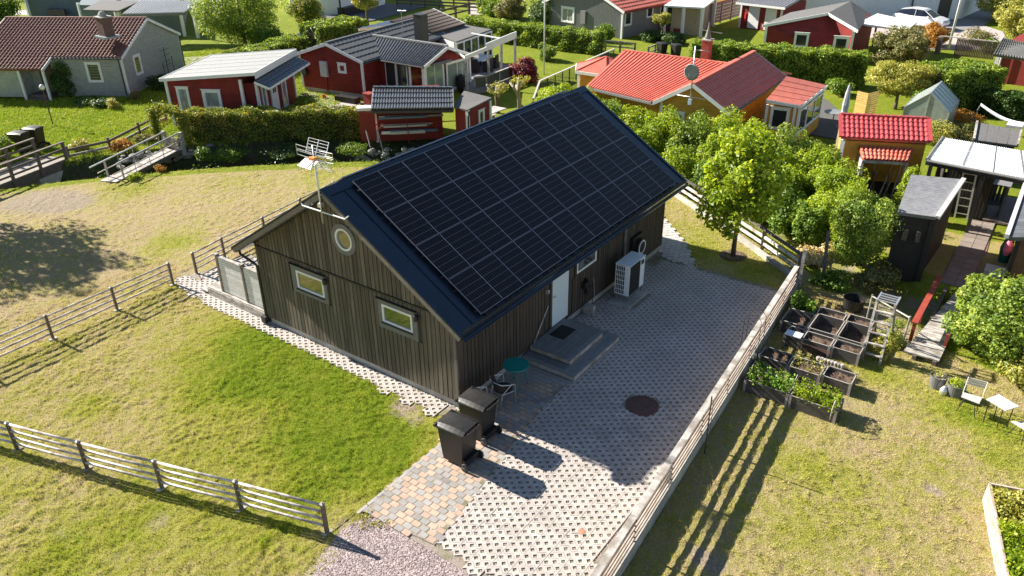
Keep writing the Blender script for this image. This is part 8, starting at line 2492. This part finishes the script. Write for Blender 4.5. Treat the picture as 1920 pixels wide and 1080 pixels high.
for (u, v) in ((234, 68), (160, 60), (226, 64), (347, 68), (372, 72)):
    p = G(u, v); m = MB(); m.box(p[0]-.1, p[0]+.1, p[1]-.1, p[1]+.1, 0, 2.35); obj('post', m, WHITE, h)
m = MB(); m.bar(tuple(q[0]+[0, 0, -.1]), tuple(q[1]+[0, 0, -.1]), .06, .14); m.bar(tuple(q[1]+[0, 0, -.05]), tuple(q[2]+[0, 0, -.05]), .06, .2); obj('fascia', m, GREYTRIM, h)
h = thing('house', 'slate blue boarded house at the top left corner', 'house', (24, 70, 0))
m = MB(); m.prism([tuple(G(58, 34)[:2]), tuple(G(172, 36)[:2]), tuple(G(185, -30)[:2]), tuple(G(80, -30)[:2])], 0, 4); obj('wall', m, BLUEGREY, h)
p = G(58, 34); m = MB(); m.box(p[0]-.15, p[0]+.15, p[1]-.15, p[1]+.15, 0, 4); obj('corner_board', m, WHITE, h)
a, b = G(62, 34), G(172, 36); m = MB(); m.bar((a[0]-.05, a[1]-.05, 2.7), (b[0]-.05, b[1]-.05, 2.7), .08, .12); obj('trim_board', m, WHITE, h)
m = MB(); m.prism([tuple(G(95, 37)[:2]), tuple(G(125, 38)[:2]), tuple(G(125, 33)[:2]), tuple(G(95, 32)[:2])], .4, .9); tag(obj('garden_bench', m, POSTWOOD), 'dark wooden bench against the slate blue house', 'bench')
h = thing('house', 'white boarded house behind the orange shrub at the top', 'house', (42, 50, 0))
m = MB(); m.prism([tuple(G(548, 24)[:2]), tuple(G(640, 30)[:2]), tuple(G(722, 10)[:2]), tuple(G(722, -50)[:2]), tuple(G(560, -50)[:2])], 0, 4.5); obj('wall', m, WHITEBOARD, h)
for (u, v) in ((640, 31), (548, 24)): p = G(u, v); m = MB(); m.tube([(p[0]-.1, p[1]-.1, 0), (p[0]-.1, p[1]-.1, 4.4)], .08, 8); obj('downpipe', m, BLACKM if u > 600 else WHITE, h)
P_ = [tuple(G(u, v)[:2]) for u, v in ((600, 32), (640, 45), (700, 40), (800, 12), (722, 8), (640, 28))]
m = MB(); m.prism(P_, -.1, .1); tag(obj('deck', m, M('dark_grey_deck', (0.10, 0.10, 0.11), .8, coord='World')), 'dark grey deck in front of the white boarded house', 'deck')
p = G(660, 27); m = MB(); m.box(p[0]-1.3, p[0]+1.3, p[1]-.5, p[1]+.5, .1, .75); tag(obj('storage_box', m, BLACKP), 'black storage box on the dark deck by the white house', 'box')
t = thing('dark_fence', 'long dark slatted fence behind the top lawn', 'fence', G(760, 8))
a, b = G(745, 12), G(935, 22)
for z_ in (.3, .6, .9, 1.2): m = MB(); m.bar((a[0], a[1], z_), (b[0], b[1], z_), .05, .16); obj('rail', m, DARKRAIL, t)
for k in range(8): p = lerp(a, b, k/7); m = MB(); m.box(p[0]-.06, p[0]+.06, p[1]-.06, p[1]+.06, 0, 1.3); obj('post', m, DARKRAIL, t)
t = thing('dark_fence', 'short dark two rail fence beyond the chimney shaft', 'fence', G(830, 40))
a, b = G(828, 40), G(880, 27)
for z_ in (.4, .9): m = MB(); m.bar((a[0], a[1], z_), (b[0], b[1], z_), .06, .16); obj('rail', m, DARKRAIL, t)
for k in (0, .5, 1): p = lerp(a, b, k); m = MB(); m.box(p[0]-.08, p[0]+.08, p[1]-.08, p[1]+.08, 0, 1.1); obj('post', m, DARKRAIL, t)
# roads / paved areas far away
GREYP = M('pale_grey_paving', (0.36, 0.33, 0.31), .9, var=.12, scale=3, coord='World')
for nm, pts_ in (('road', [(-200, 22), (60, 19), (55, 28), (-200, 32)]), ('footpath', [(335, 108), (420, 104), (440, 112), (345, 122)]), ('road', [(880, 30), (925, 24), (930, 8), (900, 2), (880, 12)]), ('footpath', [(1810, 195), (1850, 180), (1840, 172), (1790, 182)]), ('footpath', [(690, 195), (735, 196), (800, 215), (620, 208), (560, 178), (575, 172)])):
    m = MB(); m.prism([tuple(G(u, v)[:2]) for u, v in pts_], -.1, .02); obj(nm, m, GREYP, kind='structure')

# ---- bridges over the ditch at the left
t = thing('footbridge', 'dark railed plank bridge over the ditch at the left edge', 'bridge', (1, 27, 0))
A_ = np.array([4.15, 27.2]); d_ = np.array([0.955, 0.296]); n_ = np.array([-0.296, 0.955])
fa = Frame(A_[0]-d_[0]*7, A_[1]-d_[1]*7, math.atan2(d_[1], d_[0]))
for k in range(48):
    m = MB(); m.box(k*.147, k*.147+.137, 0, 1.75, 0.05, 0.09); obj('plank', T(m, fa), M('grey_bridge_plank', (0.27, 0.24, 0.21), .85, var=.2, scale=6, objrand=.15, coord='World'), t)
m = MB(); m.box(0, 7.05, 0.02, 0.14, -0.35, 0.049); m.box(0, 7.05, 1.6, 1.72, -0.35, 0.049); obj('beam', T(m, fa), POSTWOOD, t)
for yy in (-0.03, 1.78):
    for xx in (7.0, 5.55, 4.1, 2.6, 1.1):
        m = MB(); m.box(xx-.06, xx+.06, yy-.05, yy+.05, -.3, .86); obj('post', T(m, fa), POSTWOOD, t)
    m = MB(); m.bar((-.1, yy, .88), (7.1, yy, .88), .14, .05); obj('top_rail', T(m, fa), POSTWOOD, t)
    for zz in (.28, .56):
        m = MB(); m.bar((-.1, yy, zz), (7.05, yy, zz), .04, .09); obj('rail', T(m, fa), POSTWOOD, t)
m = MB(); m.box(5.3, 6.9, -0.05, 1.8, -1.0, -0.351); tag(obj('bridge_abutment', T(m, fa), CONC), 'pale concrete abutment under the dark footbridge', 'abutment')
t = thing('footbridge', 'narrow pale plank footbridge with two steel handrails', 'bridge', (4, 22.5, 0))
A_, B_ = np.array([3.72, 22.55]), np.array([8.15, 24.35]); d_ = (B_-A_)/np.linalg.norm(B_-A_); Lb = np.linalg.norm(B_-A_)
fa = Frame(A_[0], A_[1], math.atan2(d_[1], d_[0]))
for k in range(int(Lb/.24)):
    m = MB(); m.box(k*.24, k*.24+.23, -0.25, 0.55, .03, .07); obj('plank', T(m, fa), GREYWOOD, t)
m = MB(); m.box(0, Lb, -.24, -.14, -.14, .029); m.box(0, Lb, .44, .54, -.14, .029); obj('beam', T(m, fa), POSTWOOD, t)
for yy in (-.22, .58):
    m = MB(); m.bar((-.35 if yy > 0 else .3, yy, .78), (Lb, yy, .82), .05, .05); obj('handrail', T(m, fa), ALU, t)
    m = MB(); m.bar((0.0, yy, .40), (Lb, yy, .42), .035, .04); obj('rail', T(m, fa), GREYWOOD, t)
    for xx in (.55, 1.4, 2.4, 3.4, 4.3):
        m = MB(); m.tube([T(MB().add([(xx, yy, 0)], []), fa).v[0], T(MB().add([(xx, yy, .78)], []), fa).v[0]], .016 if xx > 1 else .045, 6); obj('post', m, GREYWOOD, t)
for yy in (-.3, .62):
    m = MB(); m.box(Lb-.1, Lb+.08, yy-.08, yy+.08, -.3, .85); obj('gate_post', T(m, fa), GREYWOOD, t)
t = thing('picket_gate', 'low dark picket gate at the far end of the narrow footbridge', 'gate', (8.3, 24.4, 0))
for k in range(7):
    p = G(313+k*5, 280+0.3*k); m = MB(); m.box(p[0]-.04, p[0]+.04, p[1]-.015, p[1]+.015, .05, .62); obj('picket', m, GREYWOOD, t)
a, b = G(311, 280), G(346, 282)
for z_ in (.18, .45): m = MB(); m.bar((a[0], a[1], z_), (b[0], b[1], z_), .03, .05); obj('rail', m, GREYWOOD, t)
t = thing('low_fence', 'low dark rail fence along the far bank between the bridges', 'fence', (5, 27, 0))
FP_ = [G(130, 297), G(205, 283), G(245, 262), G(300, 228)]
FP_ = [G(130, 297), G(207, 280), G(312, 225)]
for a, b in zip(FP_[:-1], FP_[1:]):
    for z_ in (.30, .02): m = MB(); m.bar((a[0], a[1], z_+.1), (b[0], b[1], z_+.1), .05, .12); obj('rail', m, POSTWOOD if z_ > .1 else GREYWOOD, t)
for p in FP_+[lerp(FP_[1], FP_[2], .5)]: m = MB(); m.box(p[0]-.05, p[0]+.05, p[1]-.05, p[1]+.05, 0, .6); obj('post', m, POSTWOOD, t)
t = thing('stone_bank', 'dry stone edging on the far bank of the ditch under the hedge', 'stone wall', (8, 25, -0.5))
for k in range(70):
    f_ = rnd.random(); p = lerp(G(222, 292), G(400, 268), f_); s_ = rnd.uniform(.1, .22); z_ = rnd.uniform(-.5, 0)
    m = MB(); m.lathe([(s_*.5, -s_*.5), (s_, -s_*.15), (s_*.95, s_*.2), (s_*.4, s_*.45)], (p[0]+rnd.uniform(-.2, .1)-(-z_)*.45, p[1]+rnd.uniform(-.1, .1)-(-z_)*.6, z_), 7); obj('stone', m, STONE, t)

# ------------------------------------------------------------------ hedges, shrubs and trees
hedge('clipped hedge with bronze tinted top along the far ditch bank', (9.35, 25.1), (14.75, 18.35), 1.0, 1.45, LF_HEDGEB, 30000, 0.085, 1)
hedge('long clipped green hedge behind the maroon bush at the top', G(1128, 62, 1.5), G(872, 33, 1.5), 1.3, 1.5, LF_HEDGE, 26000, 0.12, 2)
hedge('long tall sunlit hedge behind the red and yellow roofs', G(1300, 78, 2.0), G(1628, 100, 2.0), 1.5, 2.0, LF_HEDGE, 34000, 0.13, 3)
hedge('thick square clipped hedge block behind the greenhouse', G(1735, 195, .2), G(1842, 188, .2), 2.6, 2.2, LF_HEDGE, 22000, 0.12, 4, rough=.2)
hedge('low dark hedge behind the hammock', G(1838, 212), G(1960, 232), 1.3, 1.2, LF_DARK, 10000, 0.11, 5)
hedge('short hedge with yellow top left of the water tank', G(462, 98, 1.5), G(560, 68, 1.5), 1.6, 1.6, LF_HEDGE, 14000, 0.12, 6)
hedge('dark clipped hedge behind the pale lean to roof', G(580, 52, 2.0), G(668, 36, 2.0), 2.4, 2.1, LF_HEDGE, 18000, 0.13, 7)
hedge('low hedge strip at the far end of the top lawn', G(950, 12, 1.0), G(905, 2, 1.0), 1.5, 1.2, LF_HEDGE, 5000, 0.16, 8)
# bronze leaved arch over the gate
t = thing('plant_arch', 'bronze and green leaved climber trained over a garden arch', 'arch', (8.6, 25.6, 0))
r_ = np.random.default_rng(3)
pa, pb = G(300, 262), G(350, 272)
mid = (pa+pb)/2
tt_ = r_.random(9000)
ang = np.pi*tt_
half = np.linalg.norm(pb-pa)/2*1.15
ctr = (pa+pb)/2
ux = (pb-pa)/np.linalg.norm(pb-pa)
Pn_ = []
leg = r_.random(9000)
P = np.zeros((9000, 3))
for i in range(9000):
    if leg[i] < 0.5:
        s_ = -1 if leg[i] < .25 else 1
        P[i] = ctr+ux*half*s_; P[i, 2] = r_.random()*1.25
    else:
        a_ = math.pi*r_.random(); P[i] = ctr+ux*half*math.cos(a_); P[i, 2] = 1.25+.45*math.sin(a_)
P += r_.normal(size=P.shape)*0.13
V, Fq = leaf_quads(P, 0.08); fast_mesh('foliage', V, Fq, LF_HEDGEB, t)
m = MB()
for s_ in (-1, 1):
    q_ = ctr+ux*half*s_; m.tube([(q_[0], q_[1], 0), (q_[0], q_[1], 1.3)], .03, 6)
obj('stems', m, BARK, t)

tree('garden_tree', 'young lime green maple tree standing alone in the small lawn', 'tree', (12.11, -2.25, 0), 1.2, (12.15, -2.2, 2.75), (1.65, 1.6, 2.15), LF_LIME, 10500, 0.15, 120, 0.17, 3, 0.075, limbs=14, shell=0.2)
m = MB(); m.lathe([(0.42, 0.0), (0.45, 0.03), (0.36, 0.05), (0.1, 0.02)], (12.11, -2.25, 0), 16); tag(obj('soil_ring', m, SOIL), 'bare soil ring round the foot of the young maple', 'soil ring')
row = [(21.2, 10.6, 1.0, 1.35), (20.7, 9.0, 1.1, 1.3), (20.3, 7.3, .95, 1.25), (20.0, 5.8, 1.0, 1.2), (19.9, 4.2, 1.05, 1.3), (19.4, 2.6, 1.0, 1.3), (20.3, 1.2, 1.1, 1.45), (19.3, 0.1, 1.1, 1.4), (19.6, -1.6, 1.1, 1.35), (18.6, -2.9, 1.0, 1.25), (17.6, -4.2, 0.95, 1.15)]
wh = ['leftmost lime green shrub against the yellow house', 'lime green shrub second in the row behind the solar roof', 'shrub below the small yellow gable window', 'shrub with pale leaves right under the satellite dish', 'lime shrub just left of the young maple top', 'shrub right behind the crown of the young maple', 'tall lime shrub below the red extension roof', 'lime shrub in the middle of the row right of the maple', 'shrub left of the ochre tiled shed wall', 'lower green shrub at the foot of the tiled shed', 'last shrub of the row behind the dark rail fence']
for k, (x, y, rr, zz) in enumerate(row):
    shrub('shrub', wh[k], 'shrub', (x, y, -0.15), (rr*1.22, rr*1.22, zz*1.08), LF_LIME if k % 3 != 2 else LF_HEDGE, 11000, 0.10, 44, .30, 20+k, 'lime green shrubs beyond the house')
for k, (x, y, rr, zz, lb) in enumerate(((18.3, -1.2, 1.0, 1.2, 'middle lime bush filling the gap behind the maple'), (17.3, -2.4, 1.0, 1.15, 'lime bush above the green bush right of the maple trunk'), (16.2, -4.4, 1.0, 1.1, 'lime bush between the dark fence and the tiled shed'), (18.6, 1.4, 1.0, 1.2, 'lime bush filling the gap left of the maple crown'), (15.2, -3.9, .7, .8, 'small green bush behind the straw tuft'), (18.8, 5.2, .9, 1.0, 'pale lime bush above the far eave'))):
    shrub('shrub', lb, 'shrub', (x, y, -0.3), (rr, rr, zz), LF_LIME if k != 4 else LF_GREEN, 9000, .10, 40, .3, 300+k, 'lime green shrubs beyond the house')
front = [(18.9, 8.2, .8, .85), (18.2, 6.2, .8, .9), (17.9, 4.4, .8, .8), (17.9, 2.4, .85, .85), (17.3, .6, .8, .8), (16.9, -1.2, .8, .9), (16.1, -2.8, .8, .8)]
for k, (x, y, rr, zz) in enumerate(front):
    shrub('low_shrub', ['dark bush close behind the far roof corner', 'dark bush second behind the far roof corner', 'low green bush beyond the far eave', 'low green bush above the far kerb', 'low bush behind the left branches of the maple', 'green bush behind the maple trunk', 'green bush right of the maple trunk'][k], 'bush', (x, y, -0.4), (rr*1.2, rr*1.2, zz*1.15), LF_LIME if k % 2 else LF_GREEN, 8000, 0.10, 34, .34, 50+k, 'low green bushes along the ditch')
shrub('shrub', 'big feathery green shrub in front of the black shed', 'shrub', (14.0, -5.95, -0.1), (1.3, 1.2, 1.35), LF_HEDGE, 16000, 0.075, 55, .28, 71, zc=1.35)
shrub('shrub', 'young bright green shoots leaning over the corrugated roof', 'shrub', (14.6, -5.2, 0), (.9, .8, 1.25), LF_LIME, 5000, 0.075, 30, .24, 72, zc=1.6)
shrub('shrub', 'small upright lime shrub at the left end of the carport', 'shrub', (19.0, -6.3, 0), (.45, .45, 1.1), LF_LIME, 3500, 0.09, 22, .34, 73)
shrub('shrub', 'bramble patch with dry stems under the feathery shrub', 'shrub', (12.9, -6.7, -.2), (.9, .8, .45), LF_OLIVE, 3500, 0.07, 24, .34, 74)
shrub('shrub', 'tuft of dry straw coloured grass by the dark fence end', 'shrub', (13.4, -4.7, -.2), (1.1, .8, .35), LF_STRAW, 2200, 0.10, 40, .22, 75)
shrub('shrub', 'low green nettles at the corner post of the wall', 'shrub', (11.7, -5.7, -.1), (.5, .7, .35), LF_GREEN, 2500, 0.08, 16, .4, 76)
shrub('shrub', 'large round sunlit bush on the right beside the footbridge', 'shrub', (10.8, -10.45, -0.15), (1.9, 1.5, 1.2), LF_HEDGE, 26000, 0.085, 130, .18, 77, zc=1.05, shell=.6)
shrub('shrub', 'straggly low yellow branches under the large round bush', 'shrub', (9.2, -11.2, -0.15), (.8, .7, .55), LF_YELLOW, 3500, 0.075, 22, .34, 78)
shrub('shrub', 'spindly pale green bush growing round the stepladder', 'shrub', (8.55, -7.9, -0.15), (.35, .4, .55), LF_YELLOW, 1300, 0.06, 14, .36, 79)
shrub('shrub', 'low weedy bush at the foot of the plant frame', 'shrub', (9.6, -7.9, -0.15), (.45, .5, .35), LF_LIME, 1500, 0.06, 14, .36, 80)
shrub('shrub', 'leafy plant spilling over the wall end of the beds', 'shrub', (9.9, -5.2, -0.15), (.35, .35, .35), LF_GREEN, 1200, 0.08, 12, .4, 81)
# left garden
def sh(lb, u, v, r_, rz_, mat, n, size, seed, z=0.0, **k): return shrub('shrub', lb, 'shrub', G(u, v, z), (r_, r_, rz_), mat, n, size, seed=seed, **k)
sh('large dark climber by the porch of the grey green house', 128, 180, .9, 1.15, LF_DARK, 9000, .09, 90)
sh('low hosta plants under the window of the grey green house', 195, 200, .75, .25, LF_DARK, 2000, .12, 91)
sh('small yellow flowering plant in the shaded border', 214, 204, .35, .35, LF_YELLOW, 900, .09, 92)
sh('low border plants along the front of the grey green house', 165, 195, .9, .22, LF_DARK, 2500, .10, 93)
sh('dark bush at the foot of the grey green gable', 300, 168, .8, .5, LF_DARK, 3500, .10, 94)
sh('dry brown clump at the corner of the grey green house', 255, 187, .35, .3, LF_OLIVE, 900, .08, 95)
sh('round green bush at the left edge beside the bins', 5, 300, .75, .6, LF_HEDGE, 5000, .09, 96)
sh('small yellow green bush behind the low bank fence', 155, 282, .5, .35, LF_YELLOW, 2500, .07, 97)
sh('orange brown low shrub beside the narrow footbridge', 232, 280, .6, .28, LF_ORANGE, 2200, .07, 98)
sh('grey green low plants between footbridge and arch', 275, 268, .6, .25, LF_OLIVE, 2000, .07, 99)
sh('clipped round ball bush in front of the red summer house', 578, 206, .62, .5, LF_HEDGE, 5000, .07, 100, shell=.85)
sh('bright green clump at the near end of the narrow footbridge', 252, 336, .35, .14, LF_LIME, 900, .06, 101)
sh('small brown tuft on the meadow edge beside the footbridge', 300, 322, .3, .2, LF_ORANGE, 700, .05, 102)
sh('green clump on the far ditch bank under the hedge end', 382, 300, .4, .35, LF_GREEN, 1500, .08, 103, z=-.3)
sh('yellow green weeds on the shaded ditch bank', 430, 300, .9, .3, LF_GREEN, 2600, .08, 104, z=-.5)
sh('dark weeds on the ditch bank below the hedge middle', 540, 292, 1.2, .3, LF_DARK, 3500, .08, 105, z=-.5)
sh('leafy weeds on the bank left of the grey slabs', 665, 290, .8, .35, LF_GREEN, 2600, .08, 106, z=-.3)
sh('yellow weeds among the ditch bank stones', 600, 305, .7, .2, LF_YELLOW, 1300, .06, 107, z=-.5)
tree('garden_tree', 'large willow like tree with lit left side at the top left', 'tree', G(462, 92), 1.2, tuple(G(462, 92)+[.5, .8, 2.7]), (3.4, 3.1, 2.7), LF_HEDGE, 34000, 0.12, 130, .22, 110, .12)
sh('dark lower branches of the large tree over the hedge', 500, 92, 1.4, 1.1, LF_GREEN, 9000, .11, 111)
sh('orange tinted shrub in front of the white boarded house', 575, 42, 1.6, 1.3, LF_HEDGEB, 7000, .15, 112)
tree('garden_tree', 'small round yellow tree between dark deck and felt roof', 'tree', G(690, 52), 1.2, tuple(G(690, 52)+[0, 0, 2.4]), (1.45, 1.45, 1.0), LF_YELLOW, 8000, 0.14, 50, .26, 113, .12)
sh('grey leaved shrub at the right end of the dark hedge', 672, 66, .9, .8, LF_OLIVE, 3500, .11, 114)
sh('green bush at the top left corner of the photo', 5, 42, 2.2, 1.6, LF_GREEN, 6000, .18, 115)
sh('large maroon leaved bush clipped square beside the flagpole', 983, 152, .95, .75, LF_MAROON, 9000, .09, 116, shell=.75)
sh('pale green clipped ball right behind the white flagpole', 1024, 112, .72, .62, LF_HEDGE, 5000, .10, 117, shell=.85)
sh('lime green bush at the low end of the mesh fence', 1030, 200, .95, .6, LF_LIME, 6000, .09, 118)
for (u, v, lb, sd, hh) in ((975, 212, 'gnarled pruned fruit tree with pale trunk below the maroon bush', 120, 1.5), (934, 212, 'bare dark pruned branches over the felt lean to roof', 121, 1.1)):
    b = G(u, v); t = thing('pruned_tree', lb, 'tree', b)
    rr_ = random.Random(sd)
    m = MB(); m.tube([b+[0, 0, -.1], b+[.05, .1, hh*.5], b+[0, .15, hh]], [.13, .11, .10], 8); obj('trunk', m, M('pale_bark', (0.33, 0.29, 0.24), .9, var=.3, scale=10, bump=.6, coord='World') if sd == 120 else BARK, t, smooth=True)
    for k in range(6):
        a_ = rr_.random()*6.28; s_ = b+[0, .12, hh*(.5+.5*rr_.random())]; e_ = s_+np.array([math.cos(a_)*.55, math.sin(a_)*.55, .35+.35*rr_.random()])
        m = MB(); m.tube([s_, (s_+e_)/2+[0, 0, .05], e_], [.08, .07, .06], 6); obj('limb', m, MATS.get('pale_bark', BARK), t, smooth=True)
    P, bs = crown_points(b+[0, 0, hh+.3], (.7, .7, .4), 700, 20, .25, sd); V, Fq = leaf_quads(P, .07, bs); fast_mesh('leaves', V, Fq, LF_YELLOW, t)
sh('large dark round bush at the corner of the dark grey house', 1020, 48, 1.6, 1.35, LF_DARK, 9000, .13, 123, shell=.8)
sh('olive spreading bush left of the dark round bush', 958, 35, 1.7, 1.1, LF_OLIVE, 7000, .15, 124)
sh('small round green bush at the end of the top road', 925, 30, .9, .7, LF_GREEN, 3000, .13, 125)
sh('low green ball bush at the end of the long hedge', 1133, 78, .8, .7, LF_GREEN, 3500, .11, 126, shell=.8)
tree('garden_tree', 'small yellow topped topiary tree beside the dark grey house', 'tree', G(1240, 78), .9, tuple(G(1240, 78)+[0, 0, 1.7]), (.8, .8, .5), LF_YELLOW, 3500, 0.11, 30, .3, 127, .09)
sh('dark low shrubs under the small topiary tree', 1225, 76, 1.1, .45, LF_DARK, 3000, .12, 128)
sh('dark shrubs right of the topiary tree', 1265, 82, 1.0, .5, LF_DARK, 3000, .12, 129)
sh('bright crimson shrub in front of the red cabin window', 1500, 84, 1.0, .75, LF_MAROON, 3500, .12, 130)
sh('green creeper at the left corner of the red cabin', 1452, 84, .7, .7, LF_GREEN, 2500, .11, 131)
for k, (u, v) in enumerate(((1470, 22), (1505, 18), (1540, 12))): sh(['dark green bush behind the garage, left', 'dark green bush behind the garage, middle', 'dark green bush behind the garage, right'][k], u, v, 2.2, 1.5, LF_DARK if k != 1 else LF_GREEN, 5000, .2, 132+k)
tree('garden_tree', 'big olive and pink tinted bush below the white canopy', 'tree', G(1680, 128), .8, tuple(G(1680, 128)+[.5, 0, 1.35]), (2.0, 2.1, 1.35), LF_OLIVE, 17000, 0.12, 80, .22, 140, .1)
sh('glowing orange bush beside the white car', 1748, 86, 1.15, .95, LF_ORANGE, 7000, .13, 141)
tree('garden_tree', 'spreading yellow leaved apple tree behind the ochre screen', 'tree', G(1678, 205), .9, tuple(G(1678, 205)+[.9, .2, 1.55]), (1.75, 1.95, .95), LF_YELLOW, 17000, 0.095, 80, .24, 142, .09)
sh('leafy green bush in front of the greenhouse', 1740, 220, 1.0, .8, LF_GREEN, 7000, .10, 143)
sh('small green bush beside the long hedge and red extension', 1570, 178, .9, .55, LF_GREEN, 3500, .10, 144)
sh('orange and green border bush right of the greenhouse', 1805, 235, .9, .45, LF_ORANGE, 3500, .08, 145)
sh('olive border bush below the orange one', 1780, 262, 1.0, .45, LF_OLIVE, 3500, .08, 146)
sh('yellow shrub at the far corner of the carport roof', 1752, 268, .8, .6, LF_YELLOW, 3500, .08, 147)
sh('yellow green shrub left of the small felt roofed hut', 1815, 262, .7, .5, LF_YELLOW, 3000, .08, 148)
tree('garden_tree', 'hazy yellow green tree spreading over the top right corner', 'tree', G(1900, 105), 1.2, tuple(G(1905, 100)+[1, 0, 2.2]), (3.0, 2.4, 1.7), LF_YELLOW, 15000, 0.14, 90, .2, 149, .12)
sh('thin grey leaved bush left of the top right tree', 1830, 82, 1.3, .8, LF_OLIVE, 2500, .12, 150)
sh('tall sunlit shrub at the top right edge', 1880, 40, 2.2, 1.6, LF_YELLOW, 8000, .17, 151)
sh('green bush below the grey tile roof of the red outbuilding', 1858, 100, .8, .6, LF_GREEN, 2500, .12, 152)
# a large tree just outside the picture on the left: its shadow lies on the meadow
tree('garden_tree', 'large tree standing left of the picture above the ditch', 'tree', (-3.2, 27.6, 0), 3, (-2.6, 26.6, 5.6), (2.7, 2.6, 2.3), LF_GREEN, 9000, 0.16, 70, .2, 160, .2, limbs=14, shell=.4)
shrub('shrub', 'dark shrub just outside the picture at the left fence', 'shrub', (-8.35, 8.4, 0), (.5, .5, .55), LF_GREEN, 2500, .09, seed=161)
# rank growth on the ditch banks
r_ = np.random.default_rng(77)
n = 60000
x_ = r_.uniform(-1, 20, n); y_ = r_.uniform(8, 30, n); dd = ditch_dist(x_, y_)
cl = np.sin(x_*3.1+np.sin(y_*2.3)*2)*np.sin(y_*2.7+x_)
k_ = (dd < 1.05) & (cl > -0.35+0.5*r_.random(n)) & in_frame(np.stack([x_, y_, height(x_, y_)], 1), 10)
P = np.stack([x_[k_], y_[k_], height(x_[k_], y_[k_])+0.02+0.22*r_.random(k_.sum())**2], 1)
V, Fq = leaf_quads(P, 0.10, None, .4)
tag(fast_mesh('undergrowth', V, Fq, LF_DARK), 'dark rank weeds covering the banks of the ditch', 'weeds', kind='stuff')
# sprigs growing in the gravel joint
for k, (u, v) in enumerate(((690, 968), (705, 985), (728, 985), (683, 985))):
    sh(['small weed at the left corner of the block paving', 'small weed in the gravel nearest the block paving edge', 'yellowish weed tuft on the gravel by the blocks', 'tiny weed in the gravel beside the lawn tip'][k], u, v, .17, .05, LF_YELLOW, 70, .035, 170+k)
